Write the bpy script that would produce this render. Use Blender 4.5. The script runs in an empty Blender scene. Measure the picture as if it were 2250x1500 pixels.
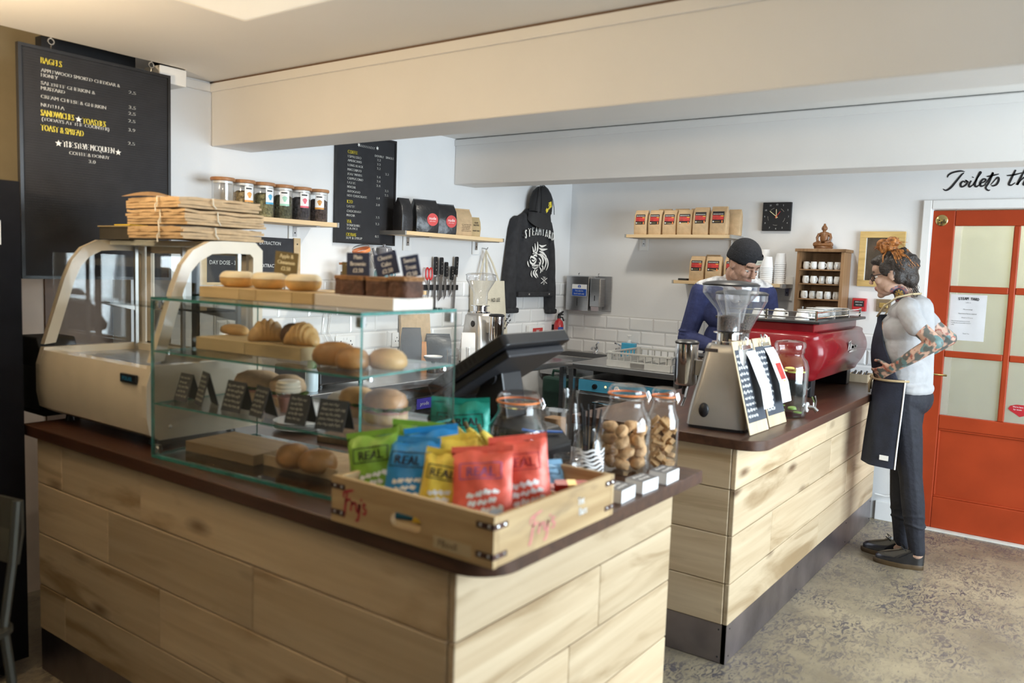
import bpy, math, random
from mathutils import Vector, Matrix, Euler
random.seed(7)
S = bpy.context.scene
COL = S.collection
PI = math.pi

# ---------------------------------------------------------------- camera
F_PX, YAW, PITCH, ROLL = 1782.5, 0.626923, -0.0899945, 0.0346894
_f = Vector((-math.sin(YAW)*math.cos(PITCH), math.cos(YAW)*math.cos(PITCH), math.sin(PITCH)))
_r = _f.cross(Vector((0, 0, 1))).normalized(); _u = _r.cross(_f)
_R = _r*math.cos(ROLL) + _u*math.sin(ROLL); _U = -_r*math.sin(ROLL) + _u*math.cos(ROLL)
cd = bpy.data.cameras.new('camera'); cam = bpy.data.objects.new('camera', cd); COL.objects.link(cam)
cam.matrix_world = Matrix(((_R.x, _U.x, -_f.x, 0), (_R.y, _U.y, -_f.y, 0), (_R.z, _U.z, -_f.z, 1.5), (0, 0, 0, 1)))
cd.sensor_width = 36; cd.lens = F_PX/2250*36; cd.clip_start = 0.05
cd.dof.use_dof = True; cd.dof.focus_distance = 4.9; cd.dof.aperture_fstop = 2.2
S.camera = cam
# ---------------------------------------------------------------- world, light, exposure
W = bpy.data.worlds.new('World'); S.world = W; W.use_nodes = True
W.node_tree.nodes['Background'].inputs[0].default_value = (0.72, 0.86, 1.0, 1)
W.node_tree.nodes['Background'].inputs[1].default_value = 1.6
def area(name, loc, rot, sx, sy, e, col):
    l = bpy.data.lights.new(name, 'AREA'); l.shape = 'RECTANGLE'; l.size = sx; l.size_y = sy; l.energy = e; l.color = col
    o = bpy.data.objects.new(name, l); COL.objects.link(o); o.location = loc; o.rotation_euler = rot
    return o
area('window_daylight', (2.52, 3.0, 1.42), (0, math.radians(76), 0), 1.7, 3.2, 250, (0.81, 0.905, 1.0))
vs = S.view_settings
vs.view_transform = 'Standard'; vs.look = 'None'; vs.gamma = 1; vs.use_curve_mapping = False
vs.exposure = 0.35

# ---------------------------------------------------------------- helpers
def tag(o, label=None, cat=None, group=None, kind=None):
    if label: o['label'] = label
    if cat: o['category'] = cat
    if group: o['group'] = group
    if kind: o['kind'] = kind
    return o
def thing(name, label, cat, loc=(0, 0, 0), rz=0, group=None, rot=None):
    o = bpy.data.objects.new(name, None); COL.objects.link(o); o.empty_display_size = .05
    o.location = loc; o.rotation_euler = rot if rot else (0, 0, rz)
    return tag(o, label, cat, group)
def dup(root, loc, rz=None, label=None, group=None, rot=None, scale=None):
    r = root.copy(); COL.objects.link(r); r.location = loc
    if rz is not None: r.rotation_euler = (0, 0, rz)
    if rot is not None: r.rotation_euler = rot
    if scale is not None: r.scale = scale
    tag(r, label, None, group)
    for ch in list(root.children):
        c = ch.copy(); COL.objects.link(c); c.parent = r
        for g in list(ch.children):
            d = g.copy(); COL.objects.link(d); d.parent = c
    return r

class MB:
    def __init__(s): s.v = []; s.f = []; s.mi = []; s.cur = 0
    def add(s, vs, fs, M=None):
        b = len(s.v)
        if M is not None: vs = [tuple(M @ Vector(v)) for v in vs]
        s.v += [tuple(v) for v in vs]; s.f += [tuple(i+b for i in f) for f in fs]; s.mi += [s.cur]*len(fs)
        return s
    def box(s, x0, x1, y0, y1, z0, z1, M=None):
        v = [(x, y, z) for z in (z0, z1) for y in (y0, y1) for x in (x0, x1)]
        return s.add(v, [(0, 2, 3, 1), (4, 5, 7, 6), (0, 1, 5, 4), (2, 6, 7, 3), (0, 4, 6, 2), (1, 3, 7, 5)], M)
    def cbox(s, c, d, M=None):
        return s.box(c[0]-d[0]/2, c[0]+d[0]/2, c[1]-d[1]/2, c[1]+d[1]/2, c[2]-d[2]/2, c[2]+d[2]/2, M)
    def loft(s, rings, cap=True, closed=True, M=None):
        n = len(rings[0]); v = [p for r in rings for p in r]; f = []
        for k in range(len(rings)-1):
            for i in range(n if closed else n-1):
                j = (i+1) % n; f.append((k*n+i, k*n+j, (k+1)*n+j, (k+1)*n+i))
        if cap and closed:
            f.append(tuple(range(n-1, -1, -1))); f.append(tuple((len(rings)-1)*n+i for i in range(n)))
        return s.add(v, f, M)
    def lathe(s, prof, n=24, c=(0, 0, 0), cap=True, M=None, sx=1, sy=1):
        return s.loft([[(c[0]+r*sx*math.cos(2*PI*i/n), c[1]+r*sy*math.sin(2*PI*i/n), c[2]+z) for i in range(n)] for r, z in prof], cap, True, M)
    def cyl(s, c, r, h, n=16, M=None): return s.lathe([(r, 0), (r, h)], n, c, True, M)
    def tube(s, pts, r, n=8, M=None, flat=1.0, up=None):
        pts = [Vector(p) for p in pts]; m = len(pts); rs = r if isinstance(r, (list, tuple)) else [r]*m; rings = []
        prev = None
        for k in range(m):
            t = (pts[min(k+1, m-1)]-pts[max(k-1, 0)]).normalized()
            if prev is None:
                a = Vector(up) if up else (Vector((0, 0, 1)) if abs(t.z) < .9 else Vector((1, 0, 0)))
            else: a = prev
            nx = (a - t*a.dot(t)).normalized(); prev = nx; ny = t.cross(nx)
            rings.append([tuple(pts[k]+nx*rs[k]*math.cos(2*PI*i/n)*flat+ny*rs[k]*math.sin(2*PI*i/n)) for i in range(n)])
        return s.loft(rings, True, True, M)
    def ball(s, c, r, n=16, m=10, M=None):
        if not isinstance(r, (list, tuple)): r = (r, r, r)
        v = [(c[0], c[1], c[2]-r[2])]; f = []
        for k in range(1, m):
            a = -PI/2+PI*k/m
            v += [(c[0]+r[0]*math.cos(a)*math.cos(2*PI*i/n), c[1]+r[1]*math.cos(a)*math.sin(2*PI*i/n), c[2]+r[2]*math.sin(a)) for i in range(n)]
        v.append((c[0], c[1], c[2]+r[2])); t = len(v)-1
        for i in range(n):
            j = (i+1) % n; f.append((0, 1+j, 1+i)); f.append((t, t-n+i, t-n+j))
            for k in range(m-2): f.append((1+k*n+i, 1+k*n+j, 1+(k+1)*n+j, 1+(k+1)*n+i))
        return s.add(v, f, M)
    def prism(s, poly, h0, h1, plane='XY', M=None):
        mp = {'XY': lambda a, b, h: (a, b, h), 'XZ': lambda a, b, h: (a, h, b), 'YZ': lambda a, b, h: (h, a, b)}[plane]
        n = len(poly); v = [mp(a, b, h0) for a, b in poly]+[mp(a, b, h1) for a, b in poly]
        f = [tuple(range(n-1, -1, -1)), tuple(range(n, 2*n))]+[(i, (i+1) % n, n+(i+1) % n, n+i) for i in range(n)]
        return s.add(v, f, M)
    def build(s, name, mat=None, parent=None, smooth=False, bevel=0, label=None, loc=None, rot=None, sub=0, seg=2, ang=40):
        me = bpy.data.meshes.new(name); me.from_pydata(s.v, [], s.f)
        mats = mat if isinstance(mat, (list, tuple)) else [mat]
        for m in mats: me.materials.append(m)
        if len(mats) > 1: me.polygons.foreach_set('material_index', s.mi)
        import bmesh
        bm = bmesh.new(); bm.from_mesh(me); bmesh.ops.recalc_face_normals(bm, faces=bm.faces); bm.to_mesh(me); bm.free()
        if smooth:
            me.polygons.foreach_set('use_smooth', [True]*len(me.polygons))
            if smooth != 'all': me.set_sharp_from_angle(angle=math.radians(ang))
        me.update()
        o = bpy.data.objects.new(name, me); COL.objects.link(o)
        if parent: o.parent = parent
        if loc: o.location = loc
        if rot: o.rotation_euler = rot
        if bevel:
            b = o.modifiers.new('bevel', 'BEVEL'); b.width = bevel; b.segments = seg; b.limit_method = 'ANGLE'; b.angle_limit = math.radians(35)
        if sub:
            b = o.modifiers.new('sub', 'SUBSURF'); b.levels = sub; b.render_levels = sub
        if label: o['label'] = label
        return o
def rrect(w, d, r, n=5, cx=0, cy=0):
    p = []
    for (sx, sy, a0) in ((1, 1, 0), (-1, 1, 90), (-1, -1, 180), (1, -1, 270)):
        for k in range(n+1):
            a = math.radians(a0+90*k/n); p.append((cx+sx*(w/2-r)+r*math.cos(a), cy+sy*(d/2-r)+r*math.sin(a)))
    return p
def RX(a): return Matrix.Rotation(a, 4, 'X')
def RY(a): return Matrix.Rotation(a, 4, 'Y')
def RZ(a): return Matrix.Rotation(a, 4, 'Z')
def T(x, y, z): return Matrix.Translation((x, y, z))
def SC(x, y, z): return Matrix.Diagonal((x, y, z, 1))
# text planes: columns are reading direction, up, outward normal
def TP(o, right, up=(0, 0, 1)):
    r = Vector(right).normalized(); u = Vector(up); u = (u-r*u.dot(r)).normalized(); n = r.cross(u)
    return Matrix(((r.x, u.x, n.x, o[0]), (r.y, u.y, n.y, o[1]), (r.z, u.z, n.z, o[2]), (0, 0, 0, 1)))
_tc = {}
def text_geo(s, align='LEFT', ext=0.0):
    k = (s, align, ext)
    if k not in _tc:
        c = bpy.data.curves.new('t', 'FONT'); c.body = s; c.size = 1; c.align_x = align; c.resolution_u = 2; c.extrude = ext
        o = bpy.data.objects.new('t', c); me = bpy.data.meshes.new_from_object(o)
        _tc[k] = ([tuple(v.co) for v in me.vertices], [tuple(p.vertices) for p in me.polygons])
        bpy.data.objects.remove(o); bpy.data.curves.remove(c); bpy.data.meshes.remove(me)
    return _tc[k]
def put_text(mb, s, M, size, align='LEFT', sx=.8, ext=0.0, bold=0):
    """cap height = size"""
    v, f = text_geo(s, align, ext)
    k = size/.69
    for d in ([0] if not bold else [-bold, 0, bold]):
        mb.add(v, f, M @ T(d*size, 0, abs(d)*size*.01) @ SC(k*sx, k, k))
    return mb
def star(mb, M, r, n=5):
    p = [(r*(1 if i % 2 == 0 else .42)*math.sin(PI*i/n), r*(1 if i % 2 == 0 else .42)*math.cos(PI*i/n)) for i in range(2*n)]
    mb.prism(p, 0, .0015, 'XY', M)

# ---------------------------------------------------------------- materials
_mats = {}
def _bsdf(name):
    m = bpy.data.materials.new(name); m.use_nodes = True
    return m, m.node_tree.nodes, m.node_tree.links, m.node_tree.nodes['Principled BSDF']
def pm(name, col, rough=.5, metal=0, var=.08, scale=14, bump=0, bscale=60, coat=0, trans=0, sheen=0, emit=None, es=0, sss=0, spec=None, stretch=None):
    if name in _mats: return _mats[name]
    m, N, L, b = _bsdf(name)
    b.inputs['Roughness'].default_value = rough; b.inputs['Metallic'].default_value = metal
    if coat: b.inputs['Coat Weight'].default_value = coat; b.inputs['Coat Roughness'].default_value = .05
    if trans: b.inputs['Transmission Weight'].default_value = trans
    if sheen: b.inputs['Sheen Weight'].default_value = sheen
    if sss: b.inputs['Subsurface Weight'].default_value = sss; b.inputs['Subsurface Radius'].default_value = (.01, .004, .002)
    if spec is not None: b.inputs['Specular IOR Level'].default_value = spec
    if emit: b.inputs['Emission Color'].default_value = (*emit, 1); b.inputs['Emission Strength'].default_value = es
    tc = N.new('ShaderNodeTexCoord'); src = tc.outputs['Object']
    if stretch:
        mp = N.new('ShaderNodeMapping'); mp.inputs['Scale'].default_value = stretch; L.new(src, mp.inputs[0]); src = mp.outputs[0]
    n = N.new('ShaderNodeTexNoise'); n.inputs['Scale'].default_value = scale; n.inputs['Detail'].default_value = 4; L.new(src, n.inputs['Vector'])
    r = N.new('ShaderNodeValToRGB'); r.color_ramp.elements[0].position = .3; r.color_ramp.elements[1].position = .7
    r.color_ramp.elements[0].color = (*[c*(1-var) for c in col], 1); r.color_ramp.elements[1].color = (*[min(1, c*(1+var)) for c in col], 1)
    L.new(n.outputs['Fac'], r.inputs[0]); L.new(r.outputs[0], b.inputs['Base Color'])
    if bump:
        n2 = N.new('ShaderNodeTexNoise'); n2.inputs['Scale'].default_value = bscale; n2.inputs['Detail'].default_value = 3; L.new(src, n2.inputs['Vector'])
        bp = N.new('ShaderNodeBump'); bp.inputs['Strength'].default_value = bump; bp.inputs['Distance'].default_value = .01
        L.new(n2.outputs['Fac'], bp.inputs['Height']); L.new(bp.outputs[0], b.inputs['Normal'])
    _mats[name] = m; return m
def wood(name, c1, c2, axis='X', fine=38, rough=.5, along=1.6, dark=None, coat=0, vv=.14, knots=False):
    if name in _mats: return _mats[name]
    m, N, L, b = _bsdf(name)
    b.inputs['Roughness'].default_value = rough
    if coat: b.inputs['Coat Weight'].default_value = coat; b.inputs['Coat Roughness'].default_value = .15
    tc = N.new('ShaderNodeTexCoord'); oi = N.new('ShaderNodeObjectInfo')
    off = N.new('ShaderNodeVectorMath'); off.operation = 'MULTIPLY_ADD'; off.inputs[1].default_value = (17, 23, 31)
    L.new(oi.outputs['Random'], off.inputs[0]); L.new(tc.outputs['Object'], off.inputs[2])
    mp = N.new('ShaderNodeMapping'); sc = {'X': (along, fine, fine), 'Y': (fine, along, fine), 'Z': (fine, fine, along)}[axis]
    mp.inputs['Scale'].default_value = sc; L.new(off.outputs[0], mp.inputs[0])
    n = N.new('ShaderNodeTexNoise'); n.inputs['Scale'].default_value = 1; n.inputs['Detail'].default_value = 6; n.inputs['Distortion'].default_value = .6; L.new(mp.outputs[0], n.inputs['Vector'])
    r = N.new('ShaderNodeValToRGB'); r.color_ramp.elements[0].position = .28; r.color_ramp.elements[1].position = .72
    r.color_ramp.elements[0].color = (*c1, 1); r.color_ramp.elements[1].color = (*c2, 1); L.new(n.outputs['Fac'], r.inputs[0])
    # broad heartwood streaks
    mp2 = N.new('ShaderNodeMapping'); mp2.inputs['Scale'].default_value = tuple(v*.22 if v > along else v*.9 for v in sc); L.new(off.outputs[0], mp2.inputs[0])
    n2 = N.new('ShaderNodeTexNoise'); n2.inputs['Scale'].default_value = 1; n2.inputs['Detail'].default_value = 5; n2.inputs['Distortion'].default_value = 1.2; L.new(mp2.outputs[0], n2.inputs['Vector'])
    r2 = N.new('ShaderNodeValToRGB'); r2.color_ramp.elements[0].position = .54 if knots else .60; r2.color_ramp.elements[1].position = .68 if knots else .74
    r2.color_ramp.elements[0].color = (0, 0, 0, 1); r2.color_ramp.elements[1].color = (.75, .75, .75, 1); L.new(n2.outputs['Fac'], r2.inputs[0])
    mx = N.new('ShaderNodeMix'); mx.data_type = 'RGBA'; L.new(r2.outputs[0], mx.inputs['Factor']); L.new(r.outputs[0], mx.inputs[6])
    mx.inputs[7].default_value = (*(dark or tuple(c*.55 for c in c1)), 1)
    col = mx.outputs[2]
    if knots:
        mp3 = N.new('ShaderNodeMapping'); mp3.inputs['Scale'].default_value = tuple(6.0 if v > along else 2.1 for v in sc); L.new(off.outputs[0], mp3.inputs[0])
        vo = N.new('ShaderNodeTexVoronoi'); vo.inputs['Scale'].default_value = 1; L.new(mp3.outputs[0], vo.inputs['Vector'])
        ad = N.new('ShaderNodeMath'); ad.operation = 'MULTIPLY_ADD'; ad.inputs[1].default_value = .14; L.new(n.outputs['Fac'], ad.inputs[0]); L.new(vo.outputs['Distance'], ad.inputs[2])
        r3 = N.new('ShaderNodeValToRGB'); r3.color_ramp.elements[0].position = .10; r3.color_ramp.elements[1].position = .24
        r3.color_ramp.elements[0].color = (.9, .9, .9, 1); r3.color_ramp.elements[1].color = (0, 0, 0, 1); L.new(ad.outputs[0], r3.inputs[0])
        m3 = N.new('ShaderNodeMix'); m3.data_type = 'RGBA'; L.new(r3.outputs[0], m3.inputs['Factor']); L.new(col, m3.inputs[6]); m3.inputs[7].default_value = (.13, .07, .03, 1); col = m3.outputs[2]
    hs = N.new('ShaderNodeHueSaturation'); mr = N.new('ShaderNodeMapRange'); mr.inputs[3].default_value = 1-vv; mr.inputs[4].default_value = 1+vv
    L.new(oi.outputs['Random'], mr.inputs[0]); L.new(mr.outputs[0], hs.inputs['Value']); L.new(col, hs.inputs['Color'])
    L.new(hs.outputs[0], b.inputs['Base Color'])
    bp = N.new('ShaderNodeBump'); bp.inputs['Strength'].default_value = .12; bp.inputs['Distance'].default_value = .004
    L.new(n.outputs['Fac'], bp.inputs['Height']); L.new(bp.outputs[0], b.inputs['Normal'])
    _mats[name] = m; return m
def glass(name, tint=(.97, .985, .98), refl=.06, power=3.2, rough=.02, haze=0):
    if name in _mats: return _mats[name]
    m = bpy.data.materials.new(name); m.use_nodes = True; N = m.node_tree.nodes; L = m.node_tree.links
    N.remove(N['Principled BSDF']); out = N['Material Output']
    t = N.new('ShaderNodeBsdfTransparent'); t.inputs[0].default_value = (*tint, 1)
    g = N.new('ShaderNodeBsdfGlossy'); g.inputs['Roughness'].default_value = rough
    lw = N.new('ShaderNodeLayerWeight'); lw.inputs[0].default_value = .5
    p = N.new('ShaderNodeMath'); p.operation = 'POWER'; p.inputs[1].default_value = power; L.new(lw.outputs['Facing'], p.inputs[0])
    q = N.new('ShaderNodeMath'); q.operation = 'MULTIPLY_ADD'; q.inputs[1].default_value = .85; q.inputs[2].default_value = refl; L.new(p.outputs[0], q.inputs[0])
    nz = N.new('ShaderNodeTexNoise'); nz.inputs['Scale'].default_value = 8
    mrr = N.new('ShaderNodeMapRange'); mrr.inputs[3].default_value = rough; mrr.inputs[4].default_value = rough+.03; L.new(nz.outputs['Fac'], mrr.inputs[0]); L.new(mrr.outputs[0], g.inputs['Roughness'])
    mx = N.new('ShaderNodeMixShader'); L.new(q.outputs[0], mx.inputs[0]); L.new(t.outputs[0], mx.inputs[1]); L.new(g.outputs[0], mx.inputs[2])
    last = mx.outputs[0]
    if haze:
        d = N.new('ShaderNodeBsdfDiffuse'); d.inputs[0].default_value = (.85, .87, .88, 1); m2 = N.new('ShaderNodeMixShader'); m2.inputs[0].default_value = haze
        L.new(last, m2.inputs[1]); L.new(d.outputs[0], m2.inputs[2]); last = m2.outputs[0]
    L.new(last, out.inputs[0]); _mats[name] = m; return m

M_wall = pm('wall_paint', (.80, .80, .80), .6, var=.02, scale=3, bump=.05, bscale=90)
M_beam = pm('beam_paint', (.78, .77, .755), .55, var=.025, scale=2.5, bump=.05, bscale=70)
M_ceil = pm('ceiling_paint', (.80, .785, .76), .7, var=.02, scale=2)
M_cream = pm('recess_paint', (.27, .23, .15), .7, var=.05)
M_pink = pm('beige_paint', (.58, .46, .36), .7, var=.04)
M_brown = pm('brown_paint', (.16, .10, .065), .6)
M_white = pm('white_gloss', (.85, .85, .84), .3, var=.02)
M_tile = pm('white_tile', (.80, .80, .80), .12, var=.02, scale=5, coat=.3)
M_grout = pm('grout', (.62, .61, .59), .9)
M_black = pm('black_plastic', (.012, .012, .014), .35, var=.2)
M_blackm = pm('black_matt', (.014, .014, .016), .75, var=.15)
M_steel = pm('brushed_steel', (.55, .55, .56), .28, 1, var=.08, scale=20, stretch=(1, 1, 12))
M_chrome = pm('chrome', (.78, .78, .79), .08, 1, var=.03)
M_alu = pm('grey_cast_metal', (.50, .49, .47), .34, .75, var=.04)
M_brass = pm('brass', (.62, .50, .22), .22, 1, var=.08)
M_kick = pm('kick_steel', (.30, .27, .285), .33, .9, var=.35, scale=4, bump=.05)
M_top = wood('dark_walnut', (.045, .019, .011), (.105, .047, .026), 'X', 34, .36, 1.4, coat=.12)
M_topy = wood('dark_walnut_y', (.045, .019, .011), (.105, .047, .026), 'Y', 34, .36, 1.4, coat=.12)
OAK = ((.54, .405, .25), (.68, .545, .365))
M_oakx = wood('oak_plank_x', *OAK, 'X', 30, .5, 1.3, dark=(.30, .19, .085), knots=True)
M_oaky = wood('oak_plank_y', *OAK, 'Y', 30, .5, 1.3, dark=(.30, .19, .085), knots=True)
M_shelf = wood('pine_shelf', (.62, .43, .23), (.74, .56, .33), 'Y', 30, .5, 1.5)
M_shelfx = wood('pine_shelf_x', (.62, .43, .23), (.74, .56, .33), 'X', 30, .5, 1.5)
M_board = wood('board_wood', (.50, .36, .17), (.66, .51, .28), 'X', 26, .55, 2)
M_boardl = wood('pale_board_wood', (.66, .60, .52), (.80, .74, .66), 'X', 26, .55, 2)
M_cab = wood('cabinet_wood', (.20, .105, .045), (.33, .19, .095), 'Z', 40, .45, 1.5)
M_glass = glass('clear_glass')
M_pane = glass('case_glass', (.985, .995, .99), .035, 4.5)
M_jar = glass('jar_glass', (.985, .99, .99), .06, 2.6)
M_hop = glass('hopper_plastic', (.93, .93, .94), .06, 2.4, .05, haze=.07)
M_gedge = pm('glass_edge', (.04, .23, .20), .15, var=.3, scale=30, coat=.5)
M_paper = pm('white_paper', (.86, .86, .86), .7, var=.02)
M_chalkw = pm('chalk_white', (.82, .82, .80), .8, var=.1, scale=80)
M_ltr = pm('letter_white', (.80, .79, .75), .5)
M_lty = pm('letter_yellow', (.78, .63, .05), .5)
M_inkb = pm('ink_black', (.015, .014, .016), .7)
M_slate = pm('chalkboard', (.035, .036, .042), .8, var=.25, scale=12)
M_tagb = pm('chalk_tag_blue', (.028, .042, .095), .7, var=.2)
M_kraft = pm('kraft_paper', (.55, .385, .22), .75, var=.1, scale=30, bump=.25, bscale=40)
M_red = pm('red_print', (.50, .035, .03), .5, var=.35, scale=45)
M_yel = pm('yellow_print', (.80, .60, .06), .5)
M_org = pm('orange_rubber', (.80, .25, .07), .45)
# ================================================================ the setting
def floor_mat():
    m, N, L, b = _bsdf('worn_concrete'); b.inputs['Roughness'].default_value = .42
    tc = N.new('ShaderNodeTexCoord')
    def noise(sc, det, st=(1, 1, 1), rot=0, dist=0):
        mp = N.new('ShaderNodeMapping'); mp.inputs['Scale'].default_value = st; mp.inputs['Rotation'].default_value = (0, 0, rot); L.new(tc.outputs['Object'], mp.inputs[0])
        n = N.new('ShaderNodeTexNoise'); n.inputs['Scale'].default_value = sc; n.inputs['Detail'].default_value = det; n.inputs['Roughness'].default_value = .7; n.inputs['Distortion'].default_value = dist
        L.new(mp.outputs[0], n.inputs['Vector']); return n.outputs['Fac']
    def ramp(src, p0, p1, c0, c1):
        r = N.new('ShaderNodeValToRGB'); r.color_ramp.elements[0].position = p0; r.color_ramp.elements[1].position = p1
        r.color_ramp.elements[0].color = (*c0, 1); r.color_ramp.elements[1].color = (*c1, 1); L.new(src, r.inputs[0]); return r.outputs[0]
    base = ramp(noise(1.5, 5), .35, .68, (.20, .165, .115), (.42, .35, .235))
    big = ramp(noise(2.3, 6, dist=.8), .38, .60, (0, 0, 0), (1, 1, 1))
    fine = ramp(noise(38, 6, (1, .45, 1), .5, 1.5), .48, .56, (0, 0, 0), (1, 1, 1))
    mul = N.new('ShaderNodeMath'); mul.operation = 'MULTIPLY'; L.new(big, mul.inputs[0]); L.new(fine, mul.inputs[1])
    f2 = ramp(noise(75, 3, (1, .3, 1), .5), .60, .66, (0, 0, 0), (.6, .6, .6))
    ad = N.new('ShaderNodeMath'); ad.operation = 'MAXIMUM'; L.new(mul.outputs[0], ad.inputs[0]); L.new(f2, ad.inputs[1])
    mx = N.new('ShaderNodeMix'); mx.data_type = 'RGBA'; L.new(ad.outputs[0], mx.inputs['Factor']); L.new(base, mx.inputs[6]); mx.inputs[7].default_value = (.10, .088, .095, 1)
    L.new(mx.outputs[2], b.inputs['Base Color'])
    bp = N.new('ShaderNodeBump'); bp.inputs['Strength'].default_value = .25; bp.inputs['Distance'].default_value = .004; L.new(ad.outputs[0], bp.inputs['Height']); L.new(bp.outputs[0], b.inputs['Normal'])
    return m
def struct(o): o['kind'] = 'structure'; return o
M_floor = floor_mat()
struct(MB().box(-4, 2.45, -2.8, 7.6, -.06, 0).build('floor', M_floor))
b = MB().box(-3.29, 2.45, -2.8, 5.6, 2.308, 2.5).box(-3.6, -3.29, 2.07, 5.6, 2.308, 2.5).box(-4, -3.29, -2.8, 2.07, 2.46, 2.5)
struct(b.build('ceiling', M_ceil))
WL = MB().box(-3.56, -3.42, 2.07, 5.6, 0, 2.40).box(-4, -3.56, 1.96, 2.07, 0, 2.46)
WL = struct(WL.build('wall_left', M_wall))
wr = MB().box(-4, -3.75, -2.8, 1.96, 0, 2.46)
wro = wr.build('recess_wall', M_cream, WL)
MB().box(-3.75, -3.73, 1.40, 1.662, 0, 1.50).build('beige_panel', M_pink, WL)
MB().box(-3.75, -3.72, 1.662, 1.96, 0, 1.50).build('brown_panel', M_brown, WL)
MB().box(-3.55, -3.50, 1.565, 1.955, 2.05, 2.358).build('dark_header', M_blackm, WL)
MB().box(-3.42, -3.30, 1.95, 2.075, 2.235, 2.306).build('boxed_pipe', M_white, WL, bevel=.004)
WB = MB().box(-3.56, -.863, 5.45, 5.58, 0, 2.40).box(-.863, -.02, 5.45, 5.58, 1.936, 2.4).box(-.02, 2.45, 5.45, 5.58, 0, 2.4)
WB = struct(WB.build('wall_back', M_wall))
# window wall to the right of the camera and the wall behind the camera
wrg = MB()
wrg.box(2.30, 2.45, -2.8, 5.58, 0, .55).box(2.30, 2.45, -2.8, 5.58, 2.22, 2.4).box(2.30, 2.45, -2.8, 1.4, .55, 2.22).box(2.30, 2.45, 4.65, 5.58, .55, 2.22)
struct(wrg.build('wall_right', pm('umber_wall', (.16, .13, .11), .7)))
wf = MB().box(-4, 2.45, -2.8, -2.66, 0, 2.4)
struct(wf.build('wall_front', pm('dark_wall', (.10, .09, .085), .7)))
w1 = MB()
for y in (1.4, 2.45, 3.52, 4.6): w1.box(2.34, 2.40, y, y+.05, .55, 2.22)
w1.box(2.34, 2.40, 1.4, 4.65, .55, .6).box(2.34, 2.40, 1.4, 4.65, 2.17, 2.22)
w1 = struct(w1.build('window_1', M_white))
for k, y in enumerate((1.45, 2.50, 3.57)): MB().box(2.365, 2.371, y, y+1.02, .6, 2.17).build('pane', M_glass, w1)
# beams under the ceiling
t1 = struct(MB().box(-3.42, 2.30, 2.275, 2.495, 2.017, 2.306).build('trim_1', M_beam, bevel=.006))
MB().box(-3.42, 2.30, 2.262, 2.275, 2.262, 2.300).build('cornice_strip', M_beam, t1, bevel=.003)
MB().box(-3.42, 2.30, 2.268, 2.275, 2.301, 2.308).build('shadow_gap', M_brown, t1)
MB().box(-3.435, -3.405, 2.062, 2.262, 2.262, 2.300).build('cornice_strip', M_beam, t1, bevel=.003)
t2 = struct(MB().box(-3.42, 2.30, 4.03, 4.24, 2.02, 2.306).build('trim_2', M_beam, bevel=.006))
MB().box(-3.42, 2.30, 4.022, 4.03, 2.262, 2.300).build('cornice_strip', M_beam, t2, bevel=.003)
struct(MB().box(-1.06, -.92, 5.432, 5.45, 0, .12).build('baseboard_back', M_white, bevel=.004))
tube = MB().tube([(-1.06, 5.40, .17), (-1.0, 5.405, .165), (-.93, 5.41, .18)], .005, 6)
tag(tube.build('cable', M_paper), 'thin white cable running above the skirting behind the standing woman', 'cable')
# wall tiles
def tile_mesh(w, h):
    i = .011; t = .008
    v = [(0, 0, 0), (w, 0, 0), (w, 0, h), (0, 0, h), (0, -.003, 0), (w, -.003, 0), (w, -.003, h), (0, -.003, h), (i, -t, i), (w-i, -t, i), (w-i, -t, h-i), (i, -t, h-i)]
    f = [(0, 1, 2, 3)]+[(k, (k+1) % 4, 4+(k+1) % 4, 4+k) for k in range(4)]+[(4+k, 4+(k+1) % 4, 8+(k+1) % 4, 8+k) for k in range(4)]+[(8, 9, 10, 11)]
    me = bpy.data.meshes.new('tile'); me.from_pydata(v, [], f); me.materials.append(M_tile)
    import bmesh
    bm = bmesh.new(); bm.from_mesh(me); bmesh.ops.recalc_face_normals(bm, faces=bm.faces); bm.to_mesh(me); bm.free()
    return me
_tm = {}
def lay_tiles(parent, a0, a1, ztop, rows, phase, place, rz):
    for r in range(rows):
        z1 = ztop-.0985*r; z0 = z1-.0955
        x = a0-.198+((phase+.099*(r % 2)) % .198)
        while x < a1:
            xa = max(x, a0); xb = min(x+.195, a1)
            if xb-xa > .015:
                k = round(xb-xa, 3)
                if k not in _tm: _tm[k] = tile_mesh(k, .0955)
                o = bpy.data.objects.new('tile', _tm[k]); COL.objects.link(o); o.parent = parent
                o.location = place(xa, z0); o.rotation_euler = (0, 0, rz)
            x += .198
lay_tiles(WB, -3.408, -.925, 1.162, 6, .152, lambda a, z: (a, 5.447, z), 0)
lay_tiles(WL, 2.30, 5.44, 1.400, 6, .06, lambda a, z: (-3.417, a, z), PI/2)
MB().box(-3.42, -.925, 5.446, 5.45, .56, 1.168).build('grout_bed', M_grout, WB)
MB().box(-3.42, -3.416, 2.29, 5.45, .80, 1.404).build('grout_bed', M_grout, WL)

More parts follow.
